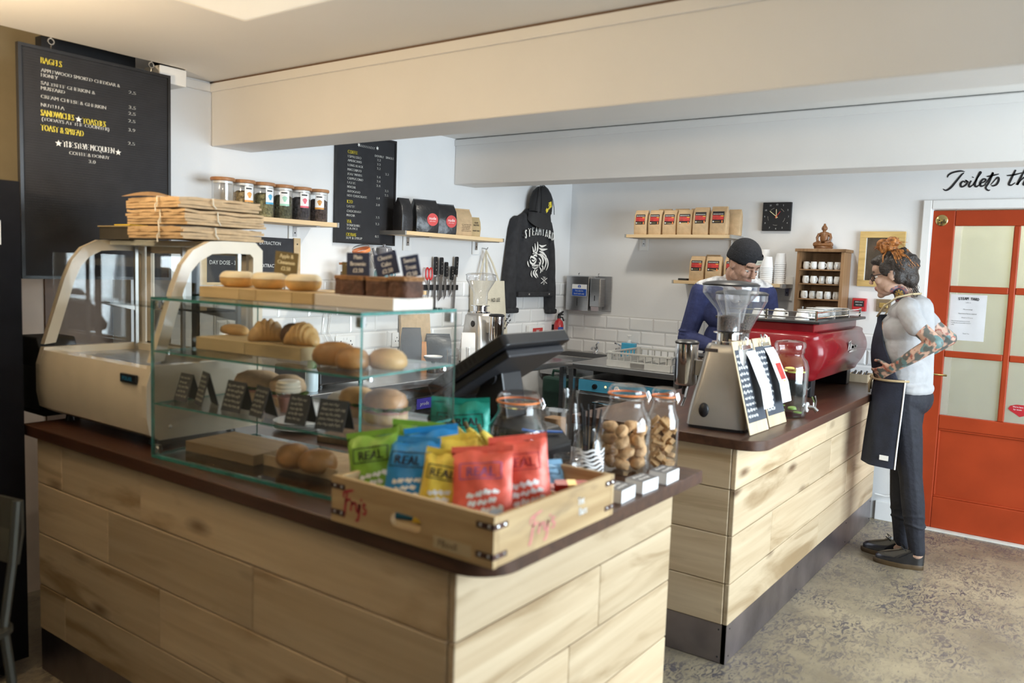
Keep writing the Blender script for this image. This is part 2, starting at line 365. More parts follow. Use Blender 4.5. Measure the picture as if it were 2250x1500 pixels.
# ---------------------------------------------------------------- door with panes, frame and the corridor behind it
M_door = pm('orange_door_paint', (.38, .050, .014), .42, var=.10, scale=5, bump=.03, spec=.25)
D = struct(MB().box(-.868, -.745, 5.452, 5.49, .012, 1.930).box(-.10, -.022, 5.452, 5.49, .012, 1.930).box(-.745, -.10, 5.452, 5.49, 1.840, 1.930)
    .box(-.745, -.10, 5.452, 5.49, .625, .708).box(-.745, -.10, 5.452, 5.49, .012, .203).build('door_1', M_door, bevel=.005))
MB().box(-.745, -.10, 5.470, 5.482, .203, .625).build('lower_panel', M_door, D)
for z0, z1 in ((.203, .215), (.613, .625)): MB().box(-.745, -.10, 5.458, 5.472, z0, z1).build('panel_moulding', M_door, D, bevel=.004)
for x in (-.745, -.112): MB().box(x, x+.012, 5.458, 5.472, .215, .613).build('panel_moulding', M_door, D, bevel=.004)
MB().box(-.443, -.410, 5.453, 5.488, .708, 1.840).build('glazing_bar', M_door, D, bevel=.006)
rows = ((1.487, 1.840), (1.098, 1.447), (.708, 1.060))
for z0, z1 in ((1.447, 1.487), (1.060, 1.098)):
    for x0, x1 in ((-.745, -.443), (-.410, -.10)): MB().box(x0, x1, 5.453, 5.488, z0, z1).build('glazing_bar', M_door, D, bevel=.006)
M_dpane = glass('door_glass', (.95, .97, .95), .05, 4, .05, haze=.16)
for z0, z1 in rows:
    for x0, x1 in ((-.745, -.443), (-.410, -.10)): MB().box(x0, x1, 5.468, 5.473, z0, z1).build('pane', M_dpane, D)
fr = MB().box(-.918, -.870, 5.425, 5.45, 0, 1.99).box(-.015, .035, 5.425, 5.45, 0, 1.99).box(-.870, -.015, 5.425, 5.45, 1.938, 1.99)
fr = struct(fr.build('trim_3', M_white, bevel=.005))
MB().box(-.870, -.015, 5.42, 5.52, 0, .012).build('threshold', pm('threshold', (.75, .72, .66), .5), fr)
# handle plate, lever, keyhole, brass lock rose
hp = MB().box(-.838, -.803, 5.446, 5.452, .872, .985).build('handle_plate', M_brass, D, bevel=.002)
MB().tube([(-.820, 5.448, .955), (-.820, 5.415, .955), (-.80, 5.408, .955), (-.715, 5.408, .953)], [.008, .008, .0075, .006], 8).build('lever', M_brass, hp, smooth=True)
MB().cyl((0, 0, 0), .004, .004, 8, T(-.820, 5.4475, .902) @ RX(PI/2)).box(-.822, -.818, 5.4435, 5.447, .890, .902).build('keyhole', M_black, hp)
br = MB().lathe([(.033, 0), (.033, .004), (.028, .007), (.008, .009), (.006, .012), (0.001, .012)], 24, M=T(-.815, 5.452, 1.872) @ RX(PI/2)).build('lock_rose', M_brass, D, smooth=True)
MB().cyl((0, 0, 0), .004, .003, 8, T(-.828, 5.445, 1.872) @ RX(PI/2)).cyl((0, 0, 0), .004, .003, 8, T(-.802, 5.445, 1.874) @ RX(PI/2)).box(-.818, -.813, 5.441, 5.446, 1.852, 1.864).build('screw_hole', M_black, br)
# poster taped to the middle pane
ps = MB()
n = 8
ps.loft([[(-.737+.190*i/n, 5.4655-.0025*math.sin(3.1*i/n*PI)*math.sin(PI*k/6), 1.165+.272*k/6) for i in range(n+1)] for k in range(7)], False, False)
ps = tag(ps.build('poster', pm('poster_paper', (.72, .72, .74), .7, var=.03), smooth=True), 'pale poster headed STEAM YARD taped to the left middle door pane', 'poster')
tm = MB(); P0 = lambda x, z: TP((x, 5.4615, z), (1, 0, 0))
for i, c in enumerate('STEAM YARD'):
    a = (i-4.5)*.011
    put_text(tm, c, TP((-.641+a*.98, 5.4615, 1.402+.004*math.cos(a*25)), (1, 0, -a*1.5)), .0165, 'CENTER', .62, bold=.05)
put_text(tm, 'coffee co', P0(-.641, 1.388), .0055, 'CENTER', .9)
put_text(tm, 'We are hiring!', P0(-.641, 1.347), .0065, 'CENTER', .9); put_text(tm, 'Experienced Barista required', P0(-.641, 1.322), .0065, 'CENTER', .85)
put_text(tm, 'Drop in a CV to us', P0(-.641, 1.298), .006, 'CENTER', .85)
for k, s in enumerate(('Please forward experience at this link', 'friendly, and in love to make customers', 'coffee')): put_text(tm, s, P0(-.722, 1.277-.011*k), .0055, 'LEFT', .8)
put_text(tm, 'Thank You', P0(-.641, 1.204), .006, 'CENTER', .9)
tm.build('lettering', M_inkb, ps)
# red sticker on the lower right pane
st = MB().prism([(-.395, .790), (-.385, .808), (-.355, .818), (-.26, .818), (-.235, .805), (-.25, .785), (-.29, .775), (-.315, .755), (-.335, .748), (-.352, .760), (-.382, .778)], 5.4655, 5.467, 'XZ')
st = tag(st.build('sticker', pm('sticker_red', (.45, .02, .03), .4)), "red speech-bubble sticker on the lower right door pane", 'sticker')
tm = MB(); put_text(tm, "We're here", TP((-.372, 5.4648, .800), (1, 0, 0)), .009, sx=.85); put_text(tm, 'for music', TP((-.368, 5.4648, .785), (1, 0, 0)), .009, sx=.85)
tm.build('lettering', M_paper, st)
# painted script above the door
def brush(mb, pts, w, M):
    # flat brush stroke through points with per-point widths
    n = len(pts); P = []
    for k in range(n-1):
        p0 = pts[max(k-1, 0)]; p1 = pts[k]; p2 = pts[k+1]; p3 = pts[min(k+2, n-1)]
        for i in range(7):
            t = i/7
            P.append(tuple(.5*((2*p1[d])+(-p0[d]+p2[d])*t+(2*p0[d]-5*p1[d]+4*p2[d]-p3[d])*t*t+(-p0[d]+3*p1[d]-3*p2[d]+p3[d])*t**3) for d in (0, 1, 2)))
    P.append(tuple(pts[-1][:3])); L_ = []; R_ = []
    for k, p in enumerate(P):
        a = P[max(k-1, 0)]; c = P[min(k+1, len(P)-1)]; dx, dy = c[0]-a[0], c[1]-a[1]; l = math.hypot(dx, dy) or 1
        hw = w*p[2]/2; L_.append((p[0]-dy/l*hw, p[1]+dx/l*hw, 0)); R_.append((p[0]+dy/l*hw, p[1]-dx/l*hw, 0))
    m = len(P); mb.add(L_+R_, [(k, k+1, m+k+1, m+k) for k in range(m-1)], M)
SCR = [ # Toilets th
 [(.0, .02, .3), (.05, -.01, 1), (.12, .04, 1.3), (.20, .16, 1.2), (.27, .27, 1.0), (.31, .31, .5)],
 [(.055, .23, .4), (.07, .28, 1), (.14, .325, 1.1), (.25, .345, 1), (.32, .33, .3)],
 [(.345, .13, .8), (.30, .15, 1), (.27, .10, 1.2), (.29, .05, 1.1), (.35, .08, 1), (.37, .14, 1), (.34, .17, .7), (.40, .13, .4)],
 [(.43, .16, .9), (.40, .08, 1.1), (.42, .045, 1), (.48, .10, .4)], [(.448, .215, 1), (.456, .228, 1)],
 [(.46, .08, .5), (.55, .26, .8), (.57, .30, .8), (.55, .31, .8), (.51, .18, 1.1), (.49, .08, 1.2), (.52, .045, 1), (.58, .10, .4)],
 [(.57, .10, .6), (.63, .13, .8), (.65, .17, .9), (.61, .18, 1), (.57, .11, 1.2), (.59, .05, 1.1), (.66, .08, .4)],
 [(.64, .08, .5), (.72, .22, .9), (.75, .29, 1.1), (.70, .12, 1.2), (.66, .02, 1), (.70, -.03, .9), (.73, -.02, .4)], [(.66, .225, .6), (.74, .24, 1), (.84, .265, .4)],
 [(.73, .07, .4), (.82, .20, .9), (.845, .16, 1.1), (.82, .08, 1.2), (.77, .05, .9), (.74, .06, .5)],
 [(1.08, .33, .9), (1.02, .15, 1.2), (1.0, .07, 1.1), (1.04, .055, .8), (1.09, .10, .4)], [(.96, .23, .6), (1.06, .24, 1), (1.20, .28, .3)],
 [(1.22, .34, .9), (1.16, .18, 1.1), (1.12, .06, 1.2), (1.16, .13, .8), (1.22, .19, .9), (1.24, .16, 1), (1.21, .07, 1.1), (1.24, .05, .8), (1.28, .09, .4)]]
tl = MB()
for s_ in SCR: brush(tl, s_, .030, TP((-.822, 5.4475, 2.052), (1, 0, .0)) @ SC(.335, .31, 1))
tl.build('painted_script', M_inkb, WB, label='black brush-script words Toilets th painted above the door')
# corridor behind the door
cw = MB().box(-1.6, 1.2, 7.0, 7.1, 0, 2.4).box(-1.7, -1.6, 5.58, 7.1, 0, 2.4).box(1.2, 1.3, 5.58, 7.1, 0, 2.4).box(-1.7, 1.3, 5.58, 7.1, 2.4, 2.46)
cw = struct(cw.build('wall_corridor', pm('corridor_paint', (.66, .66, .50), .6, var=.03)))
MB().box(-.98, -.90, 6.93, 7.0, 0, 2.05).box(-.62+.25, -.55+.25, 6.93, 7.0, 0, .001).build('door_jamb', M_white, cw)
lm = thing('corridor_lamp', 'round ceiling lamp in the corridor behind the orange door', 'lamp', (-.1, 6.2, 2.40))
MB().lathe([(.15, 0), (.15, -.02), (.13, -.05), (.06, -.07), (.001, -.072)], 24).build('lamp_shade', pm('lamp_glow', (.9, .88, .8), .5, emit=(1, .95, .82), es=4), lm, smooth=True)
pl = bpy.data.lights.new('corridor_light', 'POINT'); pl.energy = 26; pl.color = (1, .96, .86); pl.shadow_soft_size = .12
po = bpy.data.objects.new('corridor_light', pl); COL.objects.link(po); po.parent = lm; po.location = (0, 0, -.16)

# ---------------------------------------------------------------- counters
ROWS = ((.691, .853), (.511, .689), (.322, .509), (.158, .320))
M_body = pm('counter_carcass', (.06, .04, .025), .8)
def planks(parent, axis, fixed, a0, a1, joints, mat, t=.02, sgn=1):
    for (z0, z1), js in zip(ROWS, joints):
        e = [a0]+sorted(js)+[a1]
        for p, q_ in zip(e, e[1:]):
            m = MB()
            if axis == 'X': m.box(p+.0008, q_-.0008, fixed, fixed+t, z0, z1-.0012)
            else: m.box(fixed-t, fixed, p+.0008, q_-.0008, z0, z1-.0012)
            m.build('plank', mat, parent, bevel=.0025, seg=1)
def rivets(parent, pts, axis):
    for p in pts:
        M = T(*p) @ (RX(PI/2) if axis == 'Y' else RY(PI/2))
        MB().lathe([(.004, 0), (.003, .0015), (.001, .002)], 8, M=M).build('rivet', M_blackm, parent)
c1 = thing('service_counter', 'oak plank counter in front holding the pastry display and snack crate', 'counter', (0, 0, 0))
MB().box(-2.985, -1.092, 1.322, 2.38, .01, .853).build('carcass', M_body, c1)
planks(c1, 'X', 1.300, -2.99, -1.088, ((-2.813, -2.32), (-2.511, -1.765), (-2.216, -1.40), (-2.804, -1.93)), M_oakx)
planks(c1, 'Y', -1.067, 1.301, 2.385, ((), (1.93,), (1.78,), ()), M_oaky)
k1 = MB().box(-2.99, -1.069, 1.304, 1.32, .002, .156).build('kick_plate', M_kick, c1)
k2 = MB().box(-1.088, -1.070, 1.304, 2.383, .002, .156).build('kick_plate', M_kick, c1)
def slab(x0, x1, y0, y1, z0, z1, r, corners):
    p = []
    for (cx, cy, sx, sy, a0) in ((x1, y1, -1, -1, 0), (x0, y1, 1, -1, 90), (x0, y0, 1, 1, 180), (x1, y0, -1, 1, 270)):
        rr = r if a0 in corners else .006
        for k in range(9):
            a = math.radians(a0+90*k/8); p.append((cx+sx*rr+rr*math.cos(a), cy+sy*rr+rr*math.sin(a)))
    return MB().prism(p, z0, z1)
tag(slab(-3.05, -.963, 1.278, 2.368, .855, .894, .10, (270,)).build('worktop', M_top, smooth=True, bevel=.003), 'dark wood worktop with a rounded corner under the pastry display and crate', 'worktop')
c2 = thing('bar_counter', 'oak plank coffee counter with the espresso machine, running towards the orange door', 'counter', (0, 0, 0))
MB().box(-1.75, -1.092, 2.965, 5.36, .01, .853).build('carcass', M_body, c2)
planks(c2, 'X', 2.945, -1.75, -1.088, ((), (), (), ()), M_oakx)
planks(c2, 'Y', -1.067, 2.946, 5.365, ((4.183,), (3.939, 4.30), (3.411, 4.665), (4.16,)), M_oaky)
k3 = MB().box(-1.75, -1.069, 2.948, 2.964, .002, .156).build('kick_plate', M_kick, c2)
k4 = MB().box(-1.088, -1.070, 2.948, 5.363, .002, .156).build('kick_plate', M_kick, c2)
rivets(k4, [(-1.070, y, z) for y in (2.985, 3.85, 4.75, 5.33) for z in (.135, .025)], 'X')
rivets(k3, [(x, 2.948, z) for x in (-1.10, -1.62) for z in (.135, .025)], 'Y')
tag(slab(-1.78, -.963, 2.905, 5.40, .855, .894, .10, (270,)).build('worktop', M_topy, smooth=True, bevel=.003), 'dark wood worktop under the coffee grinders and red espresso machine', 'worktop')

# steel back bench along the left wall
sb = thing('steel_bench', 'stainless steel back bench along the left wall under the knife rack', 'bench', (0, 0, 0))
MB().box(-3.405, -2.85, 2.40, 4.64, .862, .90).build('bench_top', M_steel, sb, bevel=.004)
MB().box(-3.405, -2.92, 2.44, 4.60, .18, .205).build('lower_shelf', M_steel, sb)
for x in (-3.38, -2.90):
    for y in (2.44, 4.60): MB().box(x-.017, x+.017, y-.017, y+.017, 0, .862).build('leg', M_steel, sb)
# ================================================================ helpers for things given in room coordinates
def wb(mb, name, mat, parent, **k):
    """build geometry written in room coordinates under an unrotated parent chain"""
    off = Vector((0, 0, 0)); p = parent
    while p is not None: off += Vector(p.location); p = p.parent
    mb.v = [(v[0]-off.x, v[1]-off.y, v[2]-off.z) for v in mb.v]
    return mb.build(name, mat, parent, **k)
def lettering(parent, mat, lines, name='lettering', world=True):
    for (s, M, size, align, sx, bold) in lines:
        m = MB(); put_text(m, s, M, size, align, sx, bold=bold)
        (wb(m, name, mat, parent) if world else m.build(name, mat, parent))
def scribble(mb, M, w, h, lines, seed=0, t=.10):
    rnd = random.Random(seed); lh = h/lines
    for k in range(lines):
        y = h/2-lh*(k+.62); x = -w/2+rnd.uniform(0, .08)*w; xe = w/2-rnd.uniform(0, .3)*w
        while x < xe:
            L_ = rnd.uniform(.12, .28)*w; pts = []; n = max(3, int(L_/(lh*.28)))
            for i in range(n+1): pts.append((min(x+L_*i/n, w/2), y+(lh*.52*rnd.uniform(.55, 1) if i % 2 else rnd.uniform(-.05, .1)*lh), 1))
            brush(mb, pts, lh*t*1.6, M); x += L_+lh*.28
def gpane(parent, name, x0, x1, y0, y1, z0, z1, gm=None):
    d = (x1-x0, y1-y0, z1-z0); ax = d.index(min(d)); m = MB(); m.box(x0, x1, y0, y1, z0, z1)
    fa = [2, 2, 1, 1, 0, 0]; m.mi = [0 if fa[i] == ax else 1 for i in range(6)]
    return wb(m, name, [gm or M_pane, M_gedge], parent)

# ================================================================ cream refrigerated display cabinet
M_crm = pm('cream_enamel', (.70, .62, .49), .28, var=.03, coat=.3)
M_fdark = pm('fridge_seal', (.05, .07, .09), .4)
FX0, FX1 = -3.085, -2.352
fg = thing('display_fridge', 'cream curved-glass refrigerated display cabinet standing at the left end of the counter', 'display fridge', (-2.72, 1.55, .894))
OUT = [(1.385, .925), (1.352, .945), (1.342, 1.00), (1.342, 1.10), (1.360, 1.17), (1.435, 1.41), (1.462, 1.475), (1.500, 1.522), (1.56, 1.552), (1.62, 1.556), (1.735, 1.556), (1.765, 1.53), (1.765, .925)]
INN = [(1.395, 1.160), (1.395, 1.16), (1.395, 1.16), (1.395, 1.16), (1.400, 1.175), (1.470, 1.400), (1.493, 1.452), (1.525, 1.488), (1.57, 1.512), (1.62, 1.516), (1.715, 1.516), (1.727, 1.505), (1.727, 1.160)]
def side(x0, x1):
    m = MB(); low = OUT[:4]+[(1.360, 1.160), (1.765, 1.160), (1.765, .925)]
    m.prism(low, x0, x1, 'YZ')
    for k in range(4, 12):
        a, b_, c, d = OUT[k], OUT[k+1], INN[k+1], INN[k]
        if k == 11: b_ = (1.765, 1.16)
        m.prism([a, b_, c, d], x0, x1, 'YZ')
    return m
wb(side(FX1-.028, FX1), 'side_frame', M_crm, fg)
wb(side(FX0, FX0+.028), 'side_frame', M_crm, fg)
wb(MB().prism(OUT[:4]+[(1.358, 1.150), (1.40, 1.150), (1.40, .925)], FX0+.028, FX1-.028, 'YZ'), 'front_panel', M_crm, fg, smooth=True)
wb(MB().box(FX0+.028, FX1-.028, 1.70, 1.765, .925, 1.16).box(FX0+.028, FX1-.028, 1.40, 1.70, .93, .96), 'base_tray', M_crm, fg)
wb(MB().box(FX0+.028, FX1-.028, 1.405, 1.70, 1.125, 1.135), 'deck', M_steel, fg)
gl = [(y-.004, z) for y, z in OUT[4:9]]
m = MB(); m.loft([[(x, y, z) for y, z in gl+[(1.62, 1.553)]] for x in (FX0+.029, FX1-.029)], False, False)
wb(m, 'curved_glass', M_pane, fg, smooth=True)
wb(MB().box(FX1-.017, FX1-.012, 1.40, 1.725, 1.163, 1.50), 'side_glass', M_pane, fg)
wb(MB().box(FX0+.012, FX0+.017, 1.40, 1.725, 1.163, 1.50), 'side_glass', M_pane, fg)
wb(MB().box(FX0+.028, FX1-.028, 1.60, 1.765, 1.535, 1.555), 'top_panel', pm('pale_top', (.70, .72, .66), .3), fg, bevel=.004)
for x in (FX0+.035, -2.73, FX1-.047): wb(MB().box(x, x+.014, 1.690, 1.702, 1.135, 1.535), 'upright', M_alu, fg)
wb(MB().box(FX0+.05, FX1-.05, 1.56, 1.70, 1.318, 1.325), 'shelf', M_glass, fg)
for x in (FX0+.04, -2.73, FX1-.05): wb(MB().prism([(1.56, 1.318), (1.70, 1.318), (1.70, 1.285)], x, x+.006, 'YZ'), 'shelf_bracket', M_alu, fg)
for x0, x1 in ((FX0+.05, -2.70), (-2.73, FX1-.05)):
    dd = wb(MB().box(x0, x0+.03, 1.735, 1.75, 1.14, 1.535).box(x1-.03, x1, 1.735, 1.75, 1.14, 1.535).box(x0, x1, 1.735, 1.75, 1.14, 1.165).box(x0, x1, 1.735, 1.75, 1.51, 1.535), 'rear_door', M_crm, fg)
    wb(MB().box(x0+.03, x1-.03, 1.740, 1.744, 1.165, 1.51), 'door_glass', M_pane, dd)
bd = wb(MB().box(-2.497, -2.405, 1.335, 1.346, 1.100, 1.128), 'badge', M_black, fg, bevel=.003)
lettering(bd, pm('badge_blue', (.03, .22, .45), .4), [('POLAR', TP((-2.451, 1.3335, 1.108), (1, 0, 0)), .013, 'CENTER', 1.0, .06)])
for x in (FX0+.08, FX1-.10):
    for y in (1.42, 1.71): wb(MB().lathe([(.016, .8945), (.012, .91), (.014, .926)], 12, (x, y, 0)), 'foot', M_black, fg)
wb(MB().lathe([(.006, 0), (.005, .004), (.001, .005)], 10, M=T(FX1, 1.42, .965) @ RY(PI/2)), 'screw_cap', M_white, fg)
# objects on top of the cabinet
bx = thing('card_box', 'small dark card box with an orange slip on the far end of the display cabinet', 'box', (-3.0, 1.63, 1.5565))
MB().box(-.09, .12, -.05, .06, 0, .045).build('tray', pm('dark_card', (.05, .045, .035), .7), bx)
MB().box(-.095, .125, -.055, .065, .045, .050).build('lid', pm('card_edge', (.30, .24, .14), .7), bx)
MB().box(-.02, .09, -.03, .04, .0502, .056).build('slip', M_yel, bx)
def paper_bundle(name, label, loc, n, w, d, t, seed, rz, flap=False):
    rnd = random.Random(seed); r = thing(name, label, 'paper bags', loc, rz, group='tied bundles of brown paper bags')
    z = 0
    for k in range(n):
        jx, jy, ph = rnd.uniform(-.006, .006), rnd.uniform(-.005, .005), rnd.uniform(0, 6)
        e = []
        N_ = 10
        for s in range(2):
            ring = []
            P = [(-w/2+w*i/N_, -d/2) for i in range(N_)]+[(w/2, -d/2+d*i/N_) for i in range(N_)]+[(w/2-w*i/N_, d/2) for i in range(N_)]+[(-w/2, d/2-d*i/N_) for i in range(N_)]
            for (a, b_) in P:
                wv = .0035*math.sin(9*a/w*2+ph)+.003*math.sin(7*b_/d*2+ph*2)
                ring.append((a+jx+.003*math.sin(b_*60+ph), b_+jy+.003*math.sin(a*50+ph), z+s*t*.86+wv*(k/n)+.002))
            e.append(ring)
        MB().loft(e).build('paper_bag', M_kraft, r); z += t
    if flap:
        MB().loft([[(-w/2+.0+.02*k, -d/2-.02+.14*i/6, z+.004+.026*math.sin(PI*(i/6)*.6)*(1-k/7)) for i in range(7)] for k in range(7)], False, False).build('torn_flap', pm('kraft_dark', (.42, .26, .13), .75), r)
    pts = []
    for (a, b_, c) in ((w*.12, -d/2-.004, .004), (w*.12, -d/2-.006, z), (w*.12, 0, z+.006), (w*.12, d/2+.004, z), (w*.12, d/2+.004, .004)): pts.append((a, b_, c))
    sg = MB().tube(pts, .0022, 6)
    sg.tube([(w*.12, -d/2-.006, z*.9), (w*.16, -d/2-.012, z*.5), (w*.14, -d/2-.016, .01), (w*.17, -d/2-.02, -.012)], .002, 6)
    sg.tube([(w/2+.006, -d*.12, z), (w/2+.008, -d*.12, z*.4), (w/2+.006, -d*.08, .004)], .002, 6)
    sg.build('string', pm('white_string', (.78, .74, .62), .8), r)
    return z
z = paper_bundle('paper_bag_bundle', 'lowest bundle of brown paper bags lying on the cream display cabinet', (-2.570, 1.650, 1.5575), 4, .33, .31, .0105, 1, 0)
z2 = paper_bundle('paper_bag_bundle', 'middle string-tied bundle of brown paper bags on the display cabinet', (-2.567, 1.648, 1.5575+z+.004), 5, .335, .31, .0092, 2, .03)
paper_bundle('paper_bag_bundle', 'top bundle of brown paper bags with a torn flap, on the display cabinet', (-2.572, 1.645, 1.5575+z+z2+.012), 4, .33, .305, .0092, 3, -.02, True)

# ================================================================ glass pastry case (stands slightly turned on the worktop)
CROT = .0785; CW_, CD_ = .827, .400
def cpt(x, y, z=None):
    """plan position inside the case, given in the frame of an unturned 0.902 x 0.34 case"""
    u = (x+2.280)*CW_/.902; v = (y-1.315)*CD_/.340; c, s = math.cos(CROT), math.sin(CROT)
    q_ = (-2.280+u*c-v*s, 1.315+u*s+v*c)
    return q_ if z is None else (*q_, z)
gc = thing('pastry_case', 'three-tier clear glass pastry case with green edges on the front counter', 'display case', (-2.280, 1.315, .8945), CROT)
def cpane(name, x0, x1, y0, y1, z0, z1):
    d = (x1-x0, y1-y0, z1-z0); ax = d.index(min(d)); m = MB(); m.box(x0, x1, y0, y1, z0-.8945, z1-.8945)
    fa = [2, 2, 1, 1, 0, 0]; m.mi = [0 if fa[i] == ax else 1 for i in range(6)]
    return m.build(name, [M_pane, M_gedge], gc)
cpane('base_pane', 0, CW_, 0, CD_, .895, .905)
cpane('top_pane', 0, CW_, 0, CD_, 1.371, 1.379)
cpane('glass_shelf', .007, CW_-.007, .007, CD_, 1.214, 1.220)
cpane('glass_shelf', .007, CW_-.007, .007, CD_, 1.056, 1.062)
cpane('front_pane', 0, CW_, 0, .006, .906, 1.370)
cpane('side_pane', CW_-.006, CW_, .007, CD_, .906, 1.370)
cpane('side_pane', 0, .006, .007, CD_, .906, 1.370)
for (x, y, z) in ((CW_-.012, .014, .4575), (.012, .014, .4575), (CW_-.012, CD_-.02, .4575), (CW_-.012, .014, .0235), (.012, .014, .0235)):
    MB().cyl((0, 0, 0), .011, .016, 12, T(x, y+.008, z) @ RX(PI/2)).box(x-.012, x+.012, y-.006, y+.004, z-.010, z+.016).build('clamp', M_chrome, gc)
for z in (.311, .153):
    for y in (.05, CD_-.04):
        for x in (.013, CW_-.013): MB().cyl((x, y, z), .008, .008, 10).build('shelf_stud', M_chrome, gc)

# ---------------------------------------------------------------- baked goods
M_dough = pm('fried_dough', (.72, .44, .16), .45, var=.2, scale=18, bump=.15)
M_glaze = pm('pale_glaze', (.86, .74, .50), .3, var=.08)
M_brn = pm('brownie', (.10, .042, .022), .7, var=.4, scale=40, bump=.8, bscale=50)
M_brnt = pm('brownie_crust', (.36, .18, .07), .6, var=.35, scale=45, bump=.7, bscale=60)
M_crust = pm('brown_crust', (.42, .20, .065), .42, var=.35, scale=14, bump=.2)
M_crust2 = pm('light_crust', (.62, .37, .14), .45, var=.25, scale=14, bump=.2)
M_flour = pm('floury_bread', (.60, .42, .26), .7, var=.2, scale=20, bump=.25)
M_green = pm('salad_leaf', (.12, .22, .04), .6, var=.5, scale=40)
M_ham = pm('ham_filling', (.60, .30, .24), .5, var=.2)
M_cheese = pm('cheese', (.78, .55, .14), .5)
def donut(label, loc, rz):
    r = thing('donut', label, 'donut', cpt(*loc), rz, 'glazed donuts on the case top')
    m = MB(); R_, q_ = .031, .0215
    def ring(s0, s1, infl):
        return [[((R_+(q_+infl)*math.cos(a))*math.cos(u), (R_+(q_+infl)*math.cos(a))*math.sin(u), .0235+(.0235+infl)*math.sin(a)) for a in [s0+(s1-s0)*k/10 for k in range(11)]] for u in [2*PI*i/22 for i in range(23)]]
    m.loft(ring(-PI, PI, 0), False, False); m.build('dough', M_dough, r, smooth='all')
    m = MB(); m.loft(ring(.25, PI-.1, .0016), False, False); m.build('glaze', M_glaze, r, smooth='all')
    return r
donut('glazed donut nearest the left end of the top board', (-2.115, 1.478, 1.4135), .2)
donut('middle glazed donut of the three on the top board', (-1.970, 1.482, 1.4135), 1)
donut('glazed donut on the top board next to the brownies', (-1.824, 1.490, 1.4135), 2)
def board(label, x0, x1, y0, y1, z0, z1, mat, cat='board', rz=0, cuts=()):
    r = thing('serving_board', label, cat, cpt((x0+x1)/2, (y0+y1)/2, z0), rz+CROT)
    e = [x0]+list(cuts)+[x1]; w = (x0+x1)/2; k_ = CW_/.902
    for a, b_ in zip(e, e[1:]): MB().box((a-w)*k_+.0004, (b_-w)*k_-.0004, -(y1-y0)/2, (y1-y0)/2, 0, z1-z0).build('block', mat, r, bevel=.002)
    return r
board('brown block board carrying the donuts on top of the glass case', -2.225, -1.700, 1.415, 1.56, 1.3795, 1.413, M_board, cuts=(-2.03, -1.95, -1.79))
board('pale whitewashed board carrying the brownies on top of the glass case', -1.692, -1.385, 1.412, 1.58, 1.3795, 1.412, M_boardl)
def brownie(label, loc, rz, seed, w=.085, d=.07, h=.052):
    rnd = random.Random(seed); w *= .93; r = thing('brownie', label, 'brownie', cpt(*loc), rz+CROT, 'brownies on the pale board')
    def blk(z0, z1, ex):
        rings = []; nz = 4
        P = rrect(w+ex, d+ex, .010, 3)
        for k in range(nz+1):
            rings.append([(x+rnd.uniform(-.002, .002), y+rnd.uniform(-.002, .002), z0+(z1-z0)*k/nz+(rnd.uniform(-.002, .003) if 0 < k < nz else 0)) for x, y in P])
        return MB().loft(rings)
    blk(0, h*.8, 0).build('crumb', M_brn, r, smooth=True); blk(h*.8, h, .003).build('crust', M_brnt, r, smooth=True)
brownie('narrow brownie slice beside the donuts, mostly in shadow', (-1.648, 1.50, 1.4125), .15, 1, .05)
brownie('large brownie behind the Plain Brownie price tag', (-1.570, 1.475, 1.4125), 0, 2, .092)
brownie('brownie with pale crumbs in the middle of the row', (-1.480, 1.478, 1.4125), .05, 3, .082)
brownie('brownie at the right end of the pale board', (-1.402, 1.482, 1.4125), -.08, 4, .072, .075, .056)
def ptag(label, lines, loc, rz, tilt, mat, w=.062, h=.06, stick=.05, ink=M_chalkw):
    r = thing('price_tag', label, 'price tag', cpt(*loc), 0, rot=(0, tilt, rz))
    MB().box(-w/2, w/2, -.0012, .0012, stick, stick+h).build('card', mat, r)
    MB().box(-.003, .003, .0012, .003, 0, stick+.02).build('stick', M_white, r)
    for k, s in enumerate(lines): lettering(r, ink, [(s, TP((0, -.0016, stick+h-.018-.0185*k), (1, 0, 0)), .0115, 'CENTER', .85, .06)], world=False)
M_tago = pm('tag_olive', (.16, .12, .045), .7)
ptag('olive chalk price tag for apple and cinnamon behind the donuts', ['Apple &', 'Cinnamon', '£2.50'], (-1.945, 1.515, 1.413), .35, .08, M_tago, w=.078, h=.07, stick=.042, ink=pm('cream_chalk', (.80, .74, .50), .8))
ptag('brown chalk price tag standing left of the brownies', ['The Big', 'Salted', 'caramel'], (-1.66, 1.525, 1.4125), .25, .02, M_tago, w=.072, h=.06, stick=.028, ink=pm('cream_chalk', (.80, .74, .50), .8))
ptag('blue price tag reading Plain Brownie', ['Plain', 'Brownie', '£2.50'], (-1.612, 1.505, 1.4125+.040), .35, -.02, M_tagb, w=.070, h=.066, stick=.010)
ptag('tilted blue price tag in the middle brownie', ['Cheese', 'Cake', '£2.50'], (-1.488, 1.505, 1.4125+.045), .35, -.25, M_tagb, w=.068, h=.062, stick=.012)
ptag('blue price tag leaning over the rightmost brownie', ['Sweet', 'Treat', '£2.50'], (-1.405, 1.510, 1.4125+.045), .35, -.20, M_tagb, w=.052, h=.058, stick=.010)
